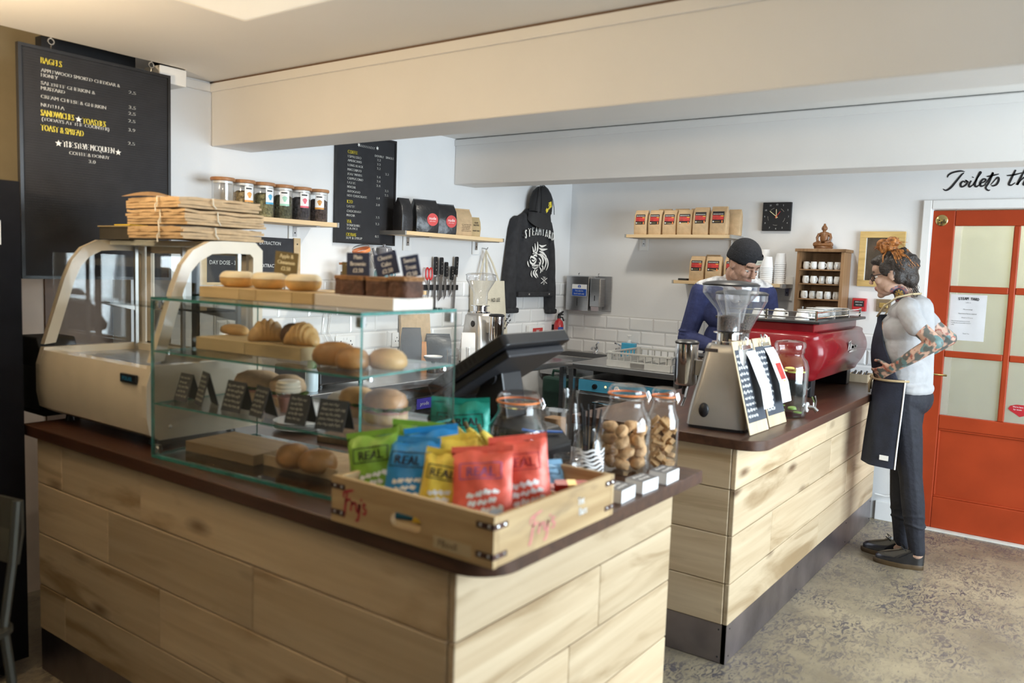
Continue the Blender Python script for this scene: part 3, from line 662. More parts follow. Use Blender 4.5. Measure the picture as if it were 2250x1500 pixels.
# shelf 2
def croissant(name, label, loc, rz, L_=.12, mat=None, seg=7, r0=.030, curve=.35, cat='croissant'):
    m = MB(); rings = []; N_ = 40
    for k in range(N_+1):
        t = k/N_*2-1; a = t*curve*2; rad = r0*(1-abs(t)**2.2*.72)*(1+.13*abs(math.sin((t+1)/2*seg*PI))-.05)
        R_ = L_/2/max(math.sin(curve*2), .01); cx, cy = R_*math.sin(a), R_*(1-math.cos(a))*-1
        ring = []
        for i in range(14):
            u = 2*PI*i/14; off = rad*math.cos(u)
            ring.append((cx+off*math.sin(a)*.9, cy+off*math.cos(a)*.9, max(0, rad*.82+rad*math.sin(u)*.95)))
        rings.append(ring)
    m.loft(rings); o = m.build(name, mat or M_crust2, smooth='all'); o.location = cpt(*loc); o.rotation_euler = (0, 0, rz)
    return tag(o, label, cat)
def bun(name, label, loc, r, mat, rz=0, cat='bun', seed=0, group=None):
    rnd = random.Random(seed); m = MB(); p = [(.001, 0), (.8, 0), (.97, .18), (1, .38), (.93, .62), (.72, .85), (.4, .97), (.001, 1.0)]
    m.lathe([(a*r[0], b_*r[2]) for a, b_ in p], 20, sy=r[1]/r[0], cap=False)
    m.v = [(x*(1+.04*math.sin(3*math.atan2(y, x)+seed)), y*(1+.04*math.cos(2*math.atan2(y, x)+seed)), z) for x, y, z in m.v]
    o = m.build(name, mat, smooth='all'); o.location = cpt(*loc); o.rotation_euler = (0, 0, rz)
    return tag(o, label, cat, group)
Z2 = 1.2205
board('thick pale wood board under the croissants on the upper glass shelf', -2.225, -1.735, 1.405, 1.55, Z2, Z2+.038, M_board, cuts=(-1.985,))
bun('baguette', 'pale baguette end lying left of the croissant board', (-2.215, 1.535, Z2+.0385), (.068, .028, .032), M_crust2, .0, 'bread', 4)
croissant('croissant', 'flour-dusted croissant at the left of the upper shelf board', (-1.965, 1.475, Z2+.0385), .9, .10, M_crust2, 6, .036, .4)
bun('muffin', 'dark chocolate bun between the two croissants', (-1.872, 1.495, Z2+.0385), (.042, .038, .058), M_brn, 0, 'muffin', 2)
croissant('croissant', 'golden ridged croissant at the right of the upper shelf board', (-1.792, 1.465, Z2+.0385), .25, .112, M_crust2, 7, .036, .22)
bun('bread_roll', 'long glossy brown roll on the upper shelf right of the board', (-1.615, 1.435, Z2), (.065, .042, .064), M_crust, .5, 'bread roll', 3)
bun('bread_roll', 'seeded brown roll behind the case corner on the upper shelf', (-1.530, 1.420, Z2), (.052, .042, .056), M_crust, -.2, 'bread roll', 5)
bun('bread_roll', 'sunlit roll at the right end of the upper shelf', (-1.452, 1.470, Z2), (.055, .045, .055), M_crust2, .3, 'bread roll', 6)
# shelf 3: sandwiches and folded price cards
Z3 = 1.0625
def sandwich(label, loc, r, mat, rz, seed):
    t = thing('sandwich', label, 'sandwich', cpt(*loc), rz, 'filled rolls on the lower shelf')
    h = r[2]
    MB().lathe([(.001, 0), (.9*r[0], 0), (r[0], h*.12), (r[0]*.98, h*.30), (.001, h*.31)], 20, sy=r[1]/r[0]).build('bottom_half', M_flour, t, smooth=True)
    rnd = random.Random(seed)
    MB().lathe([(.001, h*.312)]+[(r[0]*1.0, h*.32), (r[0]*1.02, h*.38), (.001, h*.40)], 20, sy=r[1]/r[0]).build('filling', M_ham, t, smooth=True)
    m = MB(); n = 28
    m.loft([[(q_*r[0]*(1+.10*rnd.random())*math.cos(2*PI*i/n), q_*r[1]*(1+.10*rnd.random())*math.sin(2*PI*i/n), h*(.43+.05*math.sin(i*1.7+q_*3))) for i in range(n)] for q_ in (.5, .95, 1.06)], False)
    m.build('salad', M_green, t, smooth='all')
    MB().lathe([(.001, h*.5), (r[0]*.96, h*.5), (r[0]*.99, h*.62), (r[0]*.86, h*.84), (r[0]*.5, h*.97), (.001, h)], 20, sy=r[1]/r[0]).build('top_half', mat, t, smooth=True)
sandwich('long salad sandwich at the back left of the lower shelf', (-2.085, 1.530, Z3), (.085, .05, .092), M_flour, .35, 1)
sandwich('floury salad roll in the middle of the lower shelf', (-1.925, 1.515, Z3), (.062, .05, .094), M_flour, .1, 2)
sandwich('cheese-topped roll right of the pot on the lower shelf', (-1.640, 1.535, Z3), (.058, .05, .082), M_crust2, .2, 3)
sandwich('glossy ham roll at the right end of the lower shelf', (-1.505, 1.515, Z3), (.068, .058, .092), M_crust, 0, 4)
bun('wrap', 'pale wrapped roll behind the price cards on the lower shelf', (-1.735, 1.575, Z3), (.07, .04, .055), M_paper, .2, 'wrap', 8)
pot = thing('dessert_pot', 'small clear pot of brown pudding with a pale ridged lid', 'dessert pot', cpt(-1.832, 1.450, Z3))
MB().lathe([(.024, 0), (.034, .058)], 20).build('pot', M_jar, pot, smooth=True)
MB().lathe([(.001, .002), (.022, .002), (.030, .047), (.001, .047)], 20).build('pudding', M_ham, pot, smooth=True)
MB().lathe([(.036, .059), (.037, .066), (.034, .068), (.036, .076), (.033, .078), (.034, .088), (.03, .092), (.001, .093)], 20).build('lid', M_crm, pot, smooth=True)
def tent(label, loc, rz, w, h, seed, lines):
    r = thing('price_card', label, 'price card', cpt(*loc), rz+CROT, 'folded chalk price cards on the lower shelf')
    for s in (-1, 1):
        m = MB(); d = .026
        m.prism([(s*d, 0), (s*(d-.002), 0), (0, h-.002), (0, h)], -w/2, w/2, 'YZ'); o = m.build('panel', M_slate, r)
        if s < 0:
            sm = MB(); scribble(sm, TP((0, -d/2-.0012, h*.5), (1, 0, 0), (0, d, h)), w*.85, h*.85, lines, seed); sm.build('chalk_writing', pm('dim_chalk', (.42, .39, .32), .8), o)
tent('folded black price card leaning at the far left of the lower shelf', (-2.232, 1.395, Z3), -.12, .072, .083, 1, 5)
tent('tall folded black price card turned side-on', (-2.120, 1.385, Z3), -.38, .072, .098, 2, 6)
tent('wide black price card in front of the salad sandwich', (-1.962, 1.380, Z3), -.08, .088, .086, 3, 5)
tent('black price card reading turkey and cheese', (-1.838, 1.376, Z3), -.25, .075, .084, 4, 5)
tent('olive-black price card in front of the pudding pot', (-1.672, 1.372, Z3), .05, .075, .078, 5, 5)
tent('black price card nearest the case corner', (-1.538, 1.372, Z3), .12, .092, .078, 6, 5)
# base of the case
board('long brown board lying flat on the case base', -2.235, -1.90, 1.375, 1.56, .9055, .938, wood('brown_board', (.20, .125, .06), (.30, .20, .10), 'X', 28, .5, 1.6))
pb = thing('paper_tray', 'brown paper-lined tray beside the bread rolls on the case base', 'tray', cpt(-1.80, 1.50, .9055), CROT)
MB().box(-.085, .20, -.10, .12, 0, .012).build('tray_base', M_kraft, pb); MB().box(-.085, .20, -.10, -.094, .012, .03).build('tray_lip', M_kraft, pb)
bun('bread_roll', 'round dark roll on the case base, left one of the pair', (-1.778, 1.430, .918), (.055, .048, .062), M_crust, 0, 'bread roll', 9)
bun('bread_roll', 'round dark roll on the case base, right one of the pair', (-1.672, 1.430, .918), (.055, .048, .060), M_crust, .6, 'bread roll', 10)
# stack of plates behind the case
for k in range(4):
    o = MB().lathe([(.001, .006), (.045, .006), (.05, .004), (.052, 0), (.056, 0), (.058, .004), (.10, .012), (.102, .013), (.10, .0145), (.056, .008), (.001, .008)], 28, cap=False).build('plate', M_white, smooth=True)
    o.location = (-2.30, 1.90, .8945+.0075*k)
    tag(o, ('bottom', 'second', 'third', 'top')[k]+' white plate of the small stack behind the pastry case', 'plate', 'plates stacked behind the case')
cb = MB().prism(rrect(.34, .24, .02), 0, .02).build('chopping_board', M_cab, smooth=True, bevel=.002); cb.location = (-1.98, 1.96, .8945); cb.rotation_euler = (0, 0, .25)
tag(cb, 'reddish wooden chopping board on the worktop behind the case', 'board')
# ================================================================ snack crate at the counter corner
M_crate = wood('crate_wood', (.36, .23, .10), (.60, .44, .24), 'X', 24, .65, 2, dark=(.14, .09, .05), vv=.05)
M_cratey = wood('crate_wood_y', (.36, .23, .10), (.60, .44, .24), 'Y', 24, .65, 2, dark=(.14, .09, .05), vv=.05)
CX0, CX1, CY0, CY1, CZ = -1.428, -.948, 1.270, 1.765, .8948
cr = thing('snack_crate', "old wooden crate marked Fry's full of snack bags on the counter corner", 'crate', (-1.188, 1.518, CZ))
fp = MB(); H = .108; hx0, hx1, hz0, hz1 = -1.235, -1.145, .030, .062
for (x0, x1, z0, z1) in ((CX0, hx0, 0, H), (hx1, CX1, 0, H), (hx0, hx1, 0, hz0), (hx0, hx1, hz1, H)): fp.box(x0, x1, CY0, CY0+.014, CZ+z0, CZ+z1)
for s in (0, 1):   # round the handle slot
    cx = hx0 if s == 0 else hx1
    for q_ in (0, 1):
        cz = hz0 if q_ == 0 else hz1; pts = [(cx, CZ+cz)]
        for k in range(6):
            a = PI/2*k/5; pts.append((cx+(1 if s == 0 else -1)*.014*(1-math.sin(a)), CZ+cz+(1 if q_ == 0 else -1)*.014*(1-math.cos(a))))
        fp.prism(pts, CY0, CY0+.014, 'XZ')
wb(fp, 'front_board', M_crate, cr)
wb(MB().box(CX0, CX1, CY1-.014, CY1, CZ, CZ+.104), 'back_board', M_crate, cr, bevel=.003)
wb(MB().box(CX1-.014, CX1, CY0+.0145, CY1-.0145, CZ, CZ+.106), 'side_board', M_cratey, cr, bevel=.003)
wb(MB().box(CX0, CX0+.014, CY0+.0145, CY1-.0145, CZ, CZ+.106), 'side_board', M_cratey, cr, bevel=.003)
wb(MB().box(CX0+.0145, CX1-.0145, CY0+.0145, CY1-.0145, CZ+.001, CZ+.010), 'base_board', M_crate, cr)
wb(MB().box(CX0+.0145, CX1-.0145, 1.605, 1.613, CZ+.0105, CZ+.075), 'divider', M_crate, cr)
M_strap = pm('rusty_strap', (.10, .055, .05), .45, .7, var=.4, scale=60)
for z in (.018, .080):
    for (x, y) in ((CX1, CY0), (CX0, CY0), (CX1, CY1)):
        sx = 1 if x == CX1 else -1; sy = -1 if y == CY0 else 1; m = MB()
        m.box(min(x, x-sx*.045), max(x, x-sx*.045), min(y, y+sy*.0015), max(y, y+sy*.0015), CZ+z, CZ+z+.012)
        m.box(min(x, x+sx*.0015), max(x, x+sx*.0015), min(y, y-sy*.045), max(y, y-sy*.045), CZ+z, CZ+z+.012)
        st_ = wb(m, 'corner_strap', M_strap, cr)
        for d in (.012, .035):
            wb(MB().ball((x-sx*d, y+sy*.0015, CZ+z+.006), (.0035, .002, .0035), 8, 6), 'nail_head', M_chrome, st_)
            wb(MB().ball((x+sx*.0015, y-sy*d, CZ+z+.006), (.002, .0035, .0035), 8, 6), 'nail_head', M_chrome, st_)
M_fry = pm('faded_red_paint', (.42, .05, .06), .6, var=.2, scale=60); M_fry2 = pm('pale_red_paint', (.62, .22, .20), .6, var=.2, scale=60)
FRY = [[(.0, -.15, 1.3), (.06, -.02, 1.2), (.12, .30, 1.1), (.17, .52, .8)], [(.02, .36, .6), (.04, .50, 1), (.18, .56, 1.2), (.40, .62, .7)], [(.08, .30, .8), (.20, .33, 1), (.30, .38, .6)],
       [(.30, .06, 1), (.34, .30, 1), (.36, .24, .8), (.44, .30, 1), (.48, .27, .7)], [(.50, .30, 1), (.50, .14, 1), (.56, .08, .9), (.64, .30, 1)], [(.64, .30, 1), (.60, -.02, 1.1), (.54, -.16, 1), (.48, -.14, .6)],
       [(.70, .44, 1), (.68, .36, .6)], [(.86, .30, .9), (.78, .32, 1), (.78, .22, 1), (.86, .16, 1), (.82, .06, 1), (.74, .08, .6)]]
fm = MB()
for s_ in FRY: brush(fm, s_, .075, TP((-1.388, CY0-.0008, CZ+.030), (1, 0, .02)) @ SC(.088, .088, 1))
wb(fm, 'painted_name', M_fry, cr)
fm = MB()
for s_ in FRY: brush(fm, s_, .06, TP((CX1+.0008, 1.395, CZ+.030), (0, 1, .0)) @ SC(.115, .088, 1))
wb(fm, 'painted_name', M_fry2, cr)
wb(MB().box(-1.108, -1.005, CY0-.0006, CY0, CZ+.010, CZ+.036), 'paper_label', pm('tan_label', (.50, .40, .24), .8), cr)
lettering(cr, pm('stencil_ink', (.10, .07, .05), .8), [('FBooll', TP((-1.095, CY0-.0011, CZ+.016), (1, 0, 0)), .015, 'LEFT', .95, 0)])
lettering(cr, M_ltr, [('Tut', TP((CX1+.0010, 1.590, CZ+.062), (0, 1, 0)), .018, 'LEFT', .8, .05), ('Bars', TP((CX1+.0010, 1.597, CZ+.036), (0, 1, 0)), .018, 'LEFT', .8, .05)])

# ---------------------------------------------------------------- snack bags
def snack_bag(label, loc, rz, tilt, roll, mat, w=.135, h=.185, t=.05, panel=None, ink=None, seed=0, txt='REAL', badge=None, white=True):
    rnd = random.Random(seed); r = thing('snack_bag', label, 'snack bag', loc, 0, 'bags of crisps in the crate', rot=(tilt, roll, rz))
    NX, NZ = 12, 16
    def thick(u, v):
        e = max(0, 1-abs(2*u-1)**3.0); g = max(0, 1-abs(2*v-1)**5)
        return t/2*e**.6*g**.8*(1-.25*(v-.4))
    def pos(u, v, s):
        wv = 1-.06*math.sin(PI*v)+.0
        x = (u-.5)*w*wv; z = v*h; crk = .004*math.sin(9*u+seed)*math.sin(7*v+seed*2)+.003*math.sin(23*u*v+seed)
        e = thick(u, v)
        return (x, s*(e+crk*min(1, e/(t*.2)))+.004*math.sin(11*u+seed)*(1 if v > .9 else 0), z+.004*math.sin(5*u+seed)*(v > .95))
    for s, nm in ((-1, 'front_foil'), (1, 'back_foil')):
        m = MB(); m.loft([[pos(i/NX, k/NZ, s) for i in range(NX+1)] for k in range(NZ+1)], False, False); m.build(nm, mat, r, smooth='all')
    m = MB(); m.box(-w/2, w/2, -.0015, .0015, h-.002, h+.012); m.build('crimped_seal', mat, r)
    def onfront(mb):
        out = []
        for (x, y, z) in mb.v:
            u = min(1, max(0, x/w+.5)); v = min(1, max(0, z/h)); p = pos(u, v, -1); out.append((x, p[1]-.0012, z))
        mb.v = out; return mb
    ink = ink or M_inkb
    m = MB(); bx0, bx1, bz0, bz1, tk = -w*.34, w*.34, h*.64, h*.84, .0022
    def strip(x0, x1, z0, z1, n=10):
        m.loft([[(x0+(x1-x0)*i/n, 0, z0+(z1-z0)*k/n) for i in range(n+1)] for k in range(n+1)], False, False)
    strip(bx0, bx1, bz0, bz0+tk); strip(bx0, bx1, bz1-tk, bz1); strip(bx0, bx0+tk, bz0, bz1); strip(bx1-tk, bx1, bz0, bz1)
    onfront(m).build('logo_frame', ink, r)
    m = MB()
    if txt: put_text(m, txt, TP((0, 0, h*.675), (1, 0, 0)), h*.115, 'CENTER', .95, bold=.04); onfront(m).build('lettering', ink, r)
    if white:
        m = MB()
        scribble(m, TP((w*.06, 0, h*.36), (1, 0, .15)), w*.52, h*.30, 3, seed+40, .22)
        onfront(m).build('flavour_print', panel or M_paper, r)
    if badge:
        m = MB(); n = 20
        m.loft([[(w*.25+q_*.024*math.cos(2*PI*i/n), 0, h*.16+q_*.024*math.sin(2*PI*i/n)) for i in range(n)] for q_ in (.02, .5, 1)], False)
        onfront(m).build('price_badge', badge, r)
    return r
def foil(n, c): return pm(n, c, .38, .12, var=.12, scale=25, bump=.35, bscale=22)
G_, B_, Y_, R_, TL = foil('green_foil', (.22, .42, .045)), foil('blue_foil', (.02, .25, .60)), foil('yellow_foil', (.78, .57, .07)), foil('coral_foil', (.80, .13, .085)), foil('teal_foil', (.01, .30, .23))
cz = CZ+.011
M_lab = pm('pale_blue_badge', (.55, .66, .82), .5)
snack_bag('green crisp bag at the left end of the crate, front one', (-1.368, 1.362, cz), .45, -.28, -.20, G_, seed=1, panel=M_ltr)
snack_bag('green crisp bag standing behind the other green one', (-1.372, 1.485, cz), .60, -.15, .05, G_, h=.19, seed=2, panel=M_ltr)
snack_bag('blue crisp bag at the front of the crate', (-1.285, 1.362, cz), .30, -.40, -.05, B_, seed=3)
snack_bag('blue crisp bag leaning behind the yellow ones', (-1.300, 1.505, cz), .75, -.12, -.12, B_, h=.185, seed=4)
snack_bag('small bent yellow crisp bag beside the front blue bag', (-1.195, 1.370, cz), .45, -.30, .10, Y_, w=.105, h=.165, seed=5, panel=M_ltr)
snack_bag('yellow crisp bag tilted behind the small yellow bag', (-1.205, 1.480, cz), .75, -.18, -.18, Y_, h=.18, seed=6, panel=M_ltr)
snack_bag('coral red crisp bag at the very front of the crate', (-1.075, 1.395, cz), .50, -.42, -.10, R_, w=.145, h=.19, seed=7, badge=M_lab, ink=pm('mauve_ink', (.35, .10, .25), .6))
snack_bag('coral red crisp bag behind the front red one', (-1.050, 1.530, cz), .70, -.22, -.12, R_, w=.14, h=.195, seed=8, badge=M_lab, ink=pm('dark_red_ink', (.40, .03, .04), .6))
snack_bag('third coral red bag, only its corner showing behind', (-1.150, 1.570, cz), .85, -.12, .12, R_, w=.11, h=.165, seed=9)
snack_bag('teal snack bag standing upright on the worktop behind the crate', (-1.560, 1.835, .8955), .75, -.05, .06, TL, w=.12, h=.20, seed=10, panel=M_jar)
snack_bag('crumpled teal snack bag with a white label behind the crate', (-1.470, 1.850, .8955), .55, -.10, -.10, TL, w=.13, h=.205, t=.06, seed=11)
snack_bag('small pale blue sweet packet beside the red chocolate bars', (-1.085, 1.690, cz+.02), 1.0, -.6, 0, foil('pale_blue_foil', (.20, .38, .55)), w=.10, h=.09, t=.03, seed=12, txt='', white=False)
M_choc = foil('red_wrapper', (.42, .03, .022)); M_gold = pm('gold_band', (.75, .55, .16), .35, .3)
def choc(label, loc, rz, tilt):
    r = thing('chocolate_bar', label, 'chocolate bar', loc, 0, 'red chocolate bars in the crate', rot=(tilt, 0, rz))
    MB().prism(rrect(.085, .036, .008), 0, .022).build('wrapper', M_choc, r, smooth=True)
    MB().box(-.012, .010, -.0185, .0185, -.0005, .0226).build('gold_band', M_gold, r)
    for s in (-1, 1): MB().box(s*.047-.006, s*.047+.006, -.016, .016, .009, .013).build('crimp', M_choc, r)
for k, (x, y, z, a, lb) in enumerate(((-1.035, 1.665, .040, .9, 'red chocolate bar nearest the divider'), (-1.000, 1.700, .040, 1.2, 'red chocolate bar against the crate side'), (-1.020, 1.680, .064, .7, 'red chocolate bar lying on top of the pile'), (-1.040, 1.725, .040, 1.4, 'red chocolate bar at the back of the pile'))):
    choc(lb+' in the crate', (x, y, CZ+z), a, .1)
MB_ = thing('chocolate_box', 'open red display box under the chocolate bars in the crate', 'box', (-1.022, 1.69, CZ+.0105))
MB().box(-.052, .052, -.06, .06, 0, .026).build('box_body', M_choc, MB_, bevel=.002)
# bananas
M_ban = pm('banana_skin', (.80, .62, .10), .45, var=.12, scale=10); M_tip = pm('banana_tip', (.10, .07, .02), .7)
for k, (dx, dy, rz, lb) in enumerate(((-1.385, 1.690, .15, 'leftmost banana of the small bunch behind the yellow bag'), (-1.345, 1.700, .55, 'middle banana of the small bunch in the crate'), (-1.305, 1.705, 1.0, 'rightmost banana of the small bunch in the crate'))):
    r = thing('banana', lb, 'banana', (dx, dy, cz), rz, 'bananas in the crate')
    pts = [(.0+.045*math.sin(PI*i/12)*1.1-.02, 0, .158*i/12) for i in range(13)]
    MB().tube(pts, [.006]+[.017*(1-abs(2*i/12-1)**3*.55) for i in range(1, 12)]+[.007], 6).build('skin', M_ban, r, smooth='all')
    MB().tube([pts[-1], (pts[-1][0]-.008, 0, .176)], [.0065, .005], 6).build('stem', M_tip, r)

# ================================================================ jars, bottles, cards on the counter
def kilner(label, loc, r, h, rz=0, open_=False):
    t = thing('clip_jar', label, 'jar', loc, rz)
    nr = r*.68; hb = h*.80
    MB().lathe([(.001, .002), (r*.92, .002), (r, .014), (r, hb*.62), (r*.97, hb*.76), (nr*1.05, hb*.93), (nr, hb*.97), (nr, h*.86), (nr*1.06, h*.875)], 32, cap=False).build('glass_body', M_jar, t, smooth=True)
    if not open_:
        MB().lathe([(nr*1.04, h*.878), (nr*1.10, h*.878), (nr*1.12, h*.888), (nr*1.10, h*.898), (nr*1.04, h*.898)], 32, cap=False).build('rubber_seal', M_org, t, smooth=True)
        MB().lathe([(nr*1.06, h*.9), (nr*1.07, h*.94), (nr*.9, h*.985), (nr*.4, h*.99), (.001, h*.985)], 32, cap=False).build('glass_lid', M_jar, t, smooth=True)
    else:
        M = T(-nr*.2, 0, h*.885) @ RY(-.35)
        MB().lathe([(nr*1.02, .0), (nr*1.10, .0), (nr*1.12, .01), (nr*1.10, .018), (nr*1.02, .018)], 32, cap=False, M=M).build('rubber_seal', M_org, t, smooth=True)
        MB().lathe([(nr*1.06, .02), (nr*1.07, .028), (nr*.9, .034), (.001, .036)], 32, cap=False, M=M).build('glass_lid', M_jar, t, smooth=True)
    wl = MB().tube([(nr*1.12, -.012, h*.93), (nr*1.25, -.014, h*.86), (nr*1.2, 0, h*.80), (nr*1.25, .014, h*.86), (nr*1.12, .012, h*.93)], .002, 6)
    wl.tube([(nr*1.02*math.cos(a), nr*1.02*math.sin(a), h*.84) for a in [2*PI*i/24 for i in range(25)]], .0018, 5)
    wl.build('wire_clasp', M_chrome, t)
    return t
kilner('large empty clip-top glass jar in front of the till', (-1.325, 1.872, .8945), .086, .258, .3)
kilner('wide clip-top jar filled with sugared cookies', (-1.146, 2.190, .8945), .079, .268, .2)
kilner('narrower clip-top jar of broken biscuits by the counter end', (-1.080, 2.308, .8945), .052, .255, .2)
M_cook = pm('sugared_cookie', (.55, .34, .17), .75, var=.35, scale=22, bump=.5)
rnd = random.Random(5)
def cookie(loc, s, k, label, mat, grp, name='cookie', box=False):
    m = MB()
    if box: m.prism(rrect(s*2, s*1.0, s*.2), -s*.35, s*.35)
    else:
        m.ball((0, 0, 0), (s, s*.8, s*.62), 14, 10); m.v = [(x*(1+.08*math.sin(9*z/s+k)), y, z+.1*s*math.sin(4*x/s+k)) for x, y, z in m.v]
    o = m.build(name, mat, smooth=True); o.location = loc; o.rotation_euler = (rnd.uniform(-.9, .9), rnd.uniform(-.9, .9), rnd.uniform(0, 6)); tag(o, label, 'cookie', grp)
k = 0
for lay in range(4):
    n = 5 if lay % 2 == 0 else 4
    for i in range(n):
        a = 2*PI*i/n+lay*.6; cookie((-1.146+.046*math.cos(a), 2.190+.046*math.sin(a), .925+.033*lay), .027, k, 'sugared cookie inside the wide clip-top jar', M_cook, 'sugared cookies in the wide jar'); k += 1
M_bisc = pm('biscuit', (.48, .29, .13), .75, var=.35, scale=30, bump=.5)
for lay in range(7):
    for i in range(3):
        a = 2*PI*i/3+lay*.9; cookie((-1.080+.026*math.cos(a), 2.308+.026*math.sin(a), .914+.021*lay), .019, lay+i, 'broken brown biscuit inside the narrower clip-top jar', M_bisc, 'biscuits in the narrow jar', 'biscuit', True)
# bottle of black straws
sbt = thing('straw_bottle', 'clear milk bottle with printed waves holding black straws', 'bottle', (-1.200, 2.062, .8945))
MB().lathe([(.001, .002), (.043, .002), (.047, .01), (.047, .085), (.036, .125), (.026, .140), (.026, .150), (.030, .158)], 28, cap=False).build('glass_body', M_jar, sbt, smooth=True)
pm_ = MB()
for k in range(7): pm_.loft([[(.0475*math.cos(a), .0475*math.sin(a), .012+.011*k+.004*math.sin(6*a+k)+q_) for a in [-1.9+2.6*i/24 for i in range(25)]] for q_ in (0, .0065)], False, False)
pm_.build('printed_waves', M_paper, sbt)
for k in range(14):
    a = rnd.uniform(0, 6.28); q_ = rnd.uniform(.2, 1)
    o = MB().tube([(0, 0, 0), (.030*q_*math.cos(a), .030*q_*math.sin(a), .19+rnd.uniform(-.01, .012))], .0032, 6).build('straw', M_blackm, smooth=True)
    o.location = (-1.200+.012*math.cos(a)*q_, 2.062+.012*math.sin(a)*q_, .905); tag(o, 'black drinking straw standing in the printed milk bottle', 'straw', 'black straws in the milk bottle')
sj = thing('small_jar', 'small empty round glass jar behind the crate', 'jar', (-1.203, 1.950, .8945))
MB().lathe([(.001, .002), (.044, .002), (.050, .012), (.050, .04), (.036, .060), (.036, .066), (.040, .068), (.040, .076), (.036, .078)], 28, cap=False).build('glass_body', M_jar, sj, smooth=True)
bk = tag(MB().prism(rrect(.09, .08, .008), 0, .045).build('black_box', M_blackm, smooth=True), 'low black box under the sugar glass beside the till', 'box'); bk.location = (-1.430, 2.232, .8945)
sg = thing('sugar_glass', 'square tumbler of brown sugar standing on a black box', 'glass', (-1.430, 2.232, .940))
MB().prism(rrect(.074, .074, .014), 0, .10).build('tumbler', M_jar, sg, smooth=True); MB().prism(rrect(.058, .058, .012), .014, .075).build('brown_sugar', pm('brown_sugar', (.42, .24, .12), .8, var=.2, bump=.3, bscale=120), sg, smooth=True)
cf = thing('glass_carafe', 'slim clear glass carafe behind the sugar glass', 'carafe', (-1.425, 2.322, .8945))
MB().lathe([(.001, .002), (.034, .002), (.036, .01), (.034, .08), (.024, .15), (.022, .185), (.027, .205)], 24, cap=False).build('glass_body', M_jar, cf, smooth=True)
for k, (x, y, lb) in enumerate(((-1.008, 1.905, 'stack of printed cards nearest the crate'), (-1.004, 2.030, 'middle stack of printed cards by the cookie jar'), (-1.000, 2.165, 'stack of printed cards nearest the counter end'))):
    r = thing('card_stack', lb, 'card stack', (x, y, .8945), rz=(.06, -.05, .02)[k], group='loyalty card stacks')
    MB().box(-.028, .028, -.043, .043, 0, .034).build('cards', M_paper, r)
    MB().box(-.028, .028, -.043, .043, .0342, .0347).build('top_card', pm('dark_card_print', (.16, .16, .17), .6), r)
    m = MB(); scribble(m, TP((0, 0, .0352), (0, 1, 0), (-1, 0, 0)), .065, .04, 2, k+3, .14); m.build('card_print', M_paper, r)

# ================================================================ till
tl = thing('till', 'black touchscreen till seen from behind on the front counter', 'till', (-1.56, 2.12, .8945))
wb(MB().prism([(-1.74, .895), (-1.33, .895), (-1.33, .955), (-1.38, 1.005), (-1.70, 1.035), (-1.74, 1.0)], 1.985, 2.18, 'XZ'), 'base', M_black, tl, bevel=.006)
c = (-1.58, 2.115, 1.195); ang = math.atan2(.19, .30)
Ms = T(*c) @ RY(-ang)
m = MB(); m.prism(rrect(.355, .365, .02), -.022, .018, 'XY', Ms); wb(m, 'screen_housing', M_black, tl, bevel=.004)
m = MB(); m.box(-.150, .150, -.155, .155, -.05, -.0225, Ms); wb(m, 'rear_cover', pm('till_grey', (.03, .03, .034), .4), tl, bevel=.006)
m = MB(); m.box(-.160, .160, -.165, .165, .0182, .020, Ms); wb(m, 'screen_glass', pm('screen_black', (.005, .006, .008), .08), tl)
for k in range(9):
    m = MB(); m.box(-.12+.02*k, -.11+.02*k, -.1835, -.182, -.012, .008, Ms); wb(m, 'vent', M_blackm, tl)
wb(MB().prism([(-1.66, 1.02), (-1.50, 1.02), (-1.53, 1.17), (-1.60, 1.15)], 2.06, 2.17, 'XZ'), 'stand', M_black, tl, bevel=.006)
wb(MB().cyl((0, 0, 0), .024, .13, 16, T(-1.57, 2.18, 1.15) @ RX(PI/2)), 'hinge', M_blackm, tl)
wb(MB().tube([(-1.40, 2.0, 1.012), (-1.37, 2.03, 1.005), (-1.36, 2.08, 1.0), (-1.35, 2.15, .99)], .004, 6), 'blue_cable', pm('blue_cable', (.05, .15, .45), .4), tl)

# ================================================================ tall drinks fridge and chair at the left edge
M_frg = pm('fridge_black', (.006, .006, .008), .7, var=.2, spec=.12)
df = thing('drinks_fridge', 'tall black glass-door drinks fridge at the far left edge', 'fridge', (-3.28, 1.02, 0))
DX0, DX1, DY0, DY1, DH = -3.60, -2.995, .80, 1.262, 1.735
wb(MB().box(DX0, DX0+.03, DY0, DY1, .06, DH).box(DX1-.03, DX1, DY0, DY1, .06, DH).box(DX0+.03, DX1-.03, DY0, DY1, DH-.12, DH).box(DX0+.03, DX1-.03, DY0, DY1, .06, .2).box(DX0+.03, DX1-.03, DY1-.03, DY1, .2, DH-.12), 'cabinet', M_frg, df)
dd = wb(MB().box(DX0, DX0+.045, DY0-.04, DY0-.003, .1, DH-.02).box(DX1-.045, DX1, DY0-.04, DY0-.003, .1, DH-.02).box(DX0+.045, DX1-.045, DY0-.04, DY0-.003, .1, .16).box(DX0+.045, DX1-.045, DY0-.04, DY0-.003, DH-.10, DH-.02), 'door', M_frg, df)
wb(MB().box(DX0+.045, DX1-.045, DY0-.028, DY0-.022, .16, DH-.10), 'door_pane', M_glass, dd)
for z in (.45, .8, 1.15): wb(MB().box(DX0+.035, DX1-.035, DY0+.02, DY1-.04, z, z+.012), 'shelf', M_alu, df)
for x in (DX0+.06, DX1-.06):
    for y in (DY0+.05, DY1-.05): wb(MB().cyl((x, y, 0), .02, .06, 10), 'foot', M_black, df)
wb(MB().box(DX1, DX1+.001, 1.10, 1.20, 1.52, 1.60), 'label_sticker', M_paper, df)
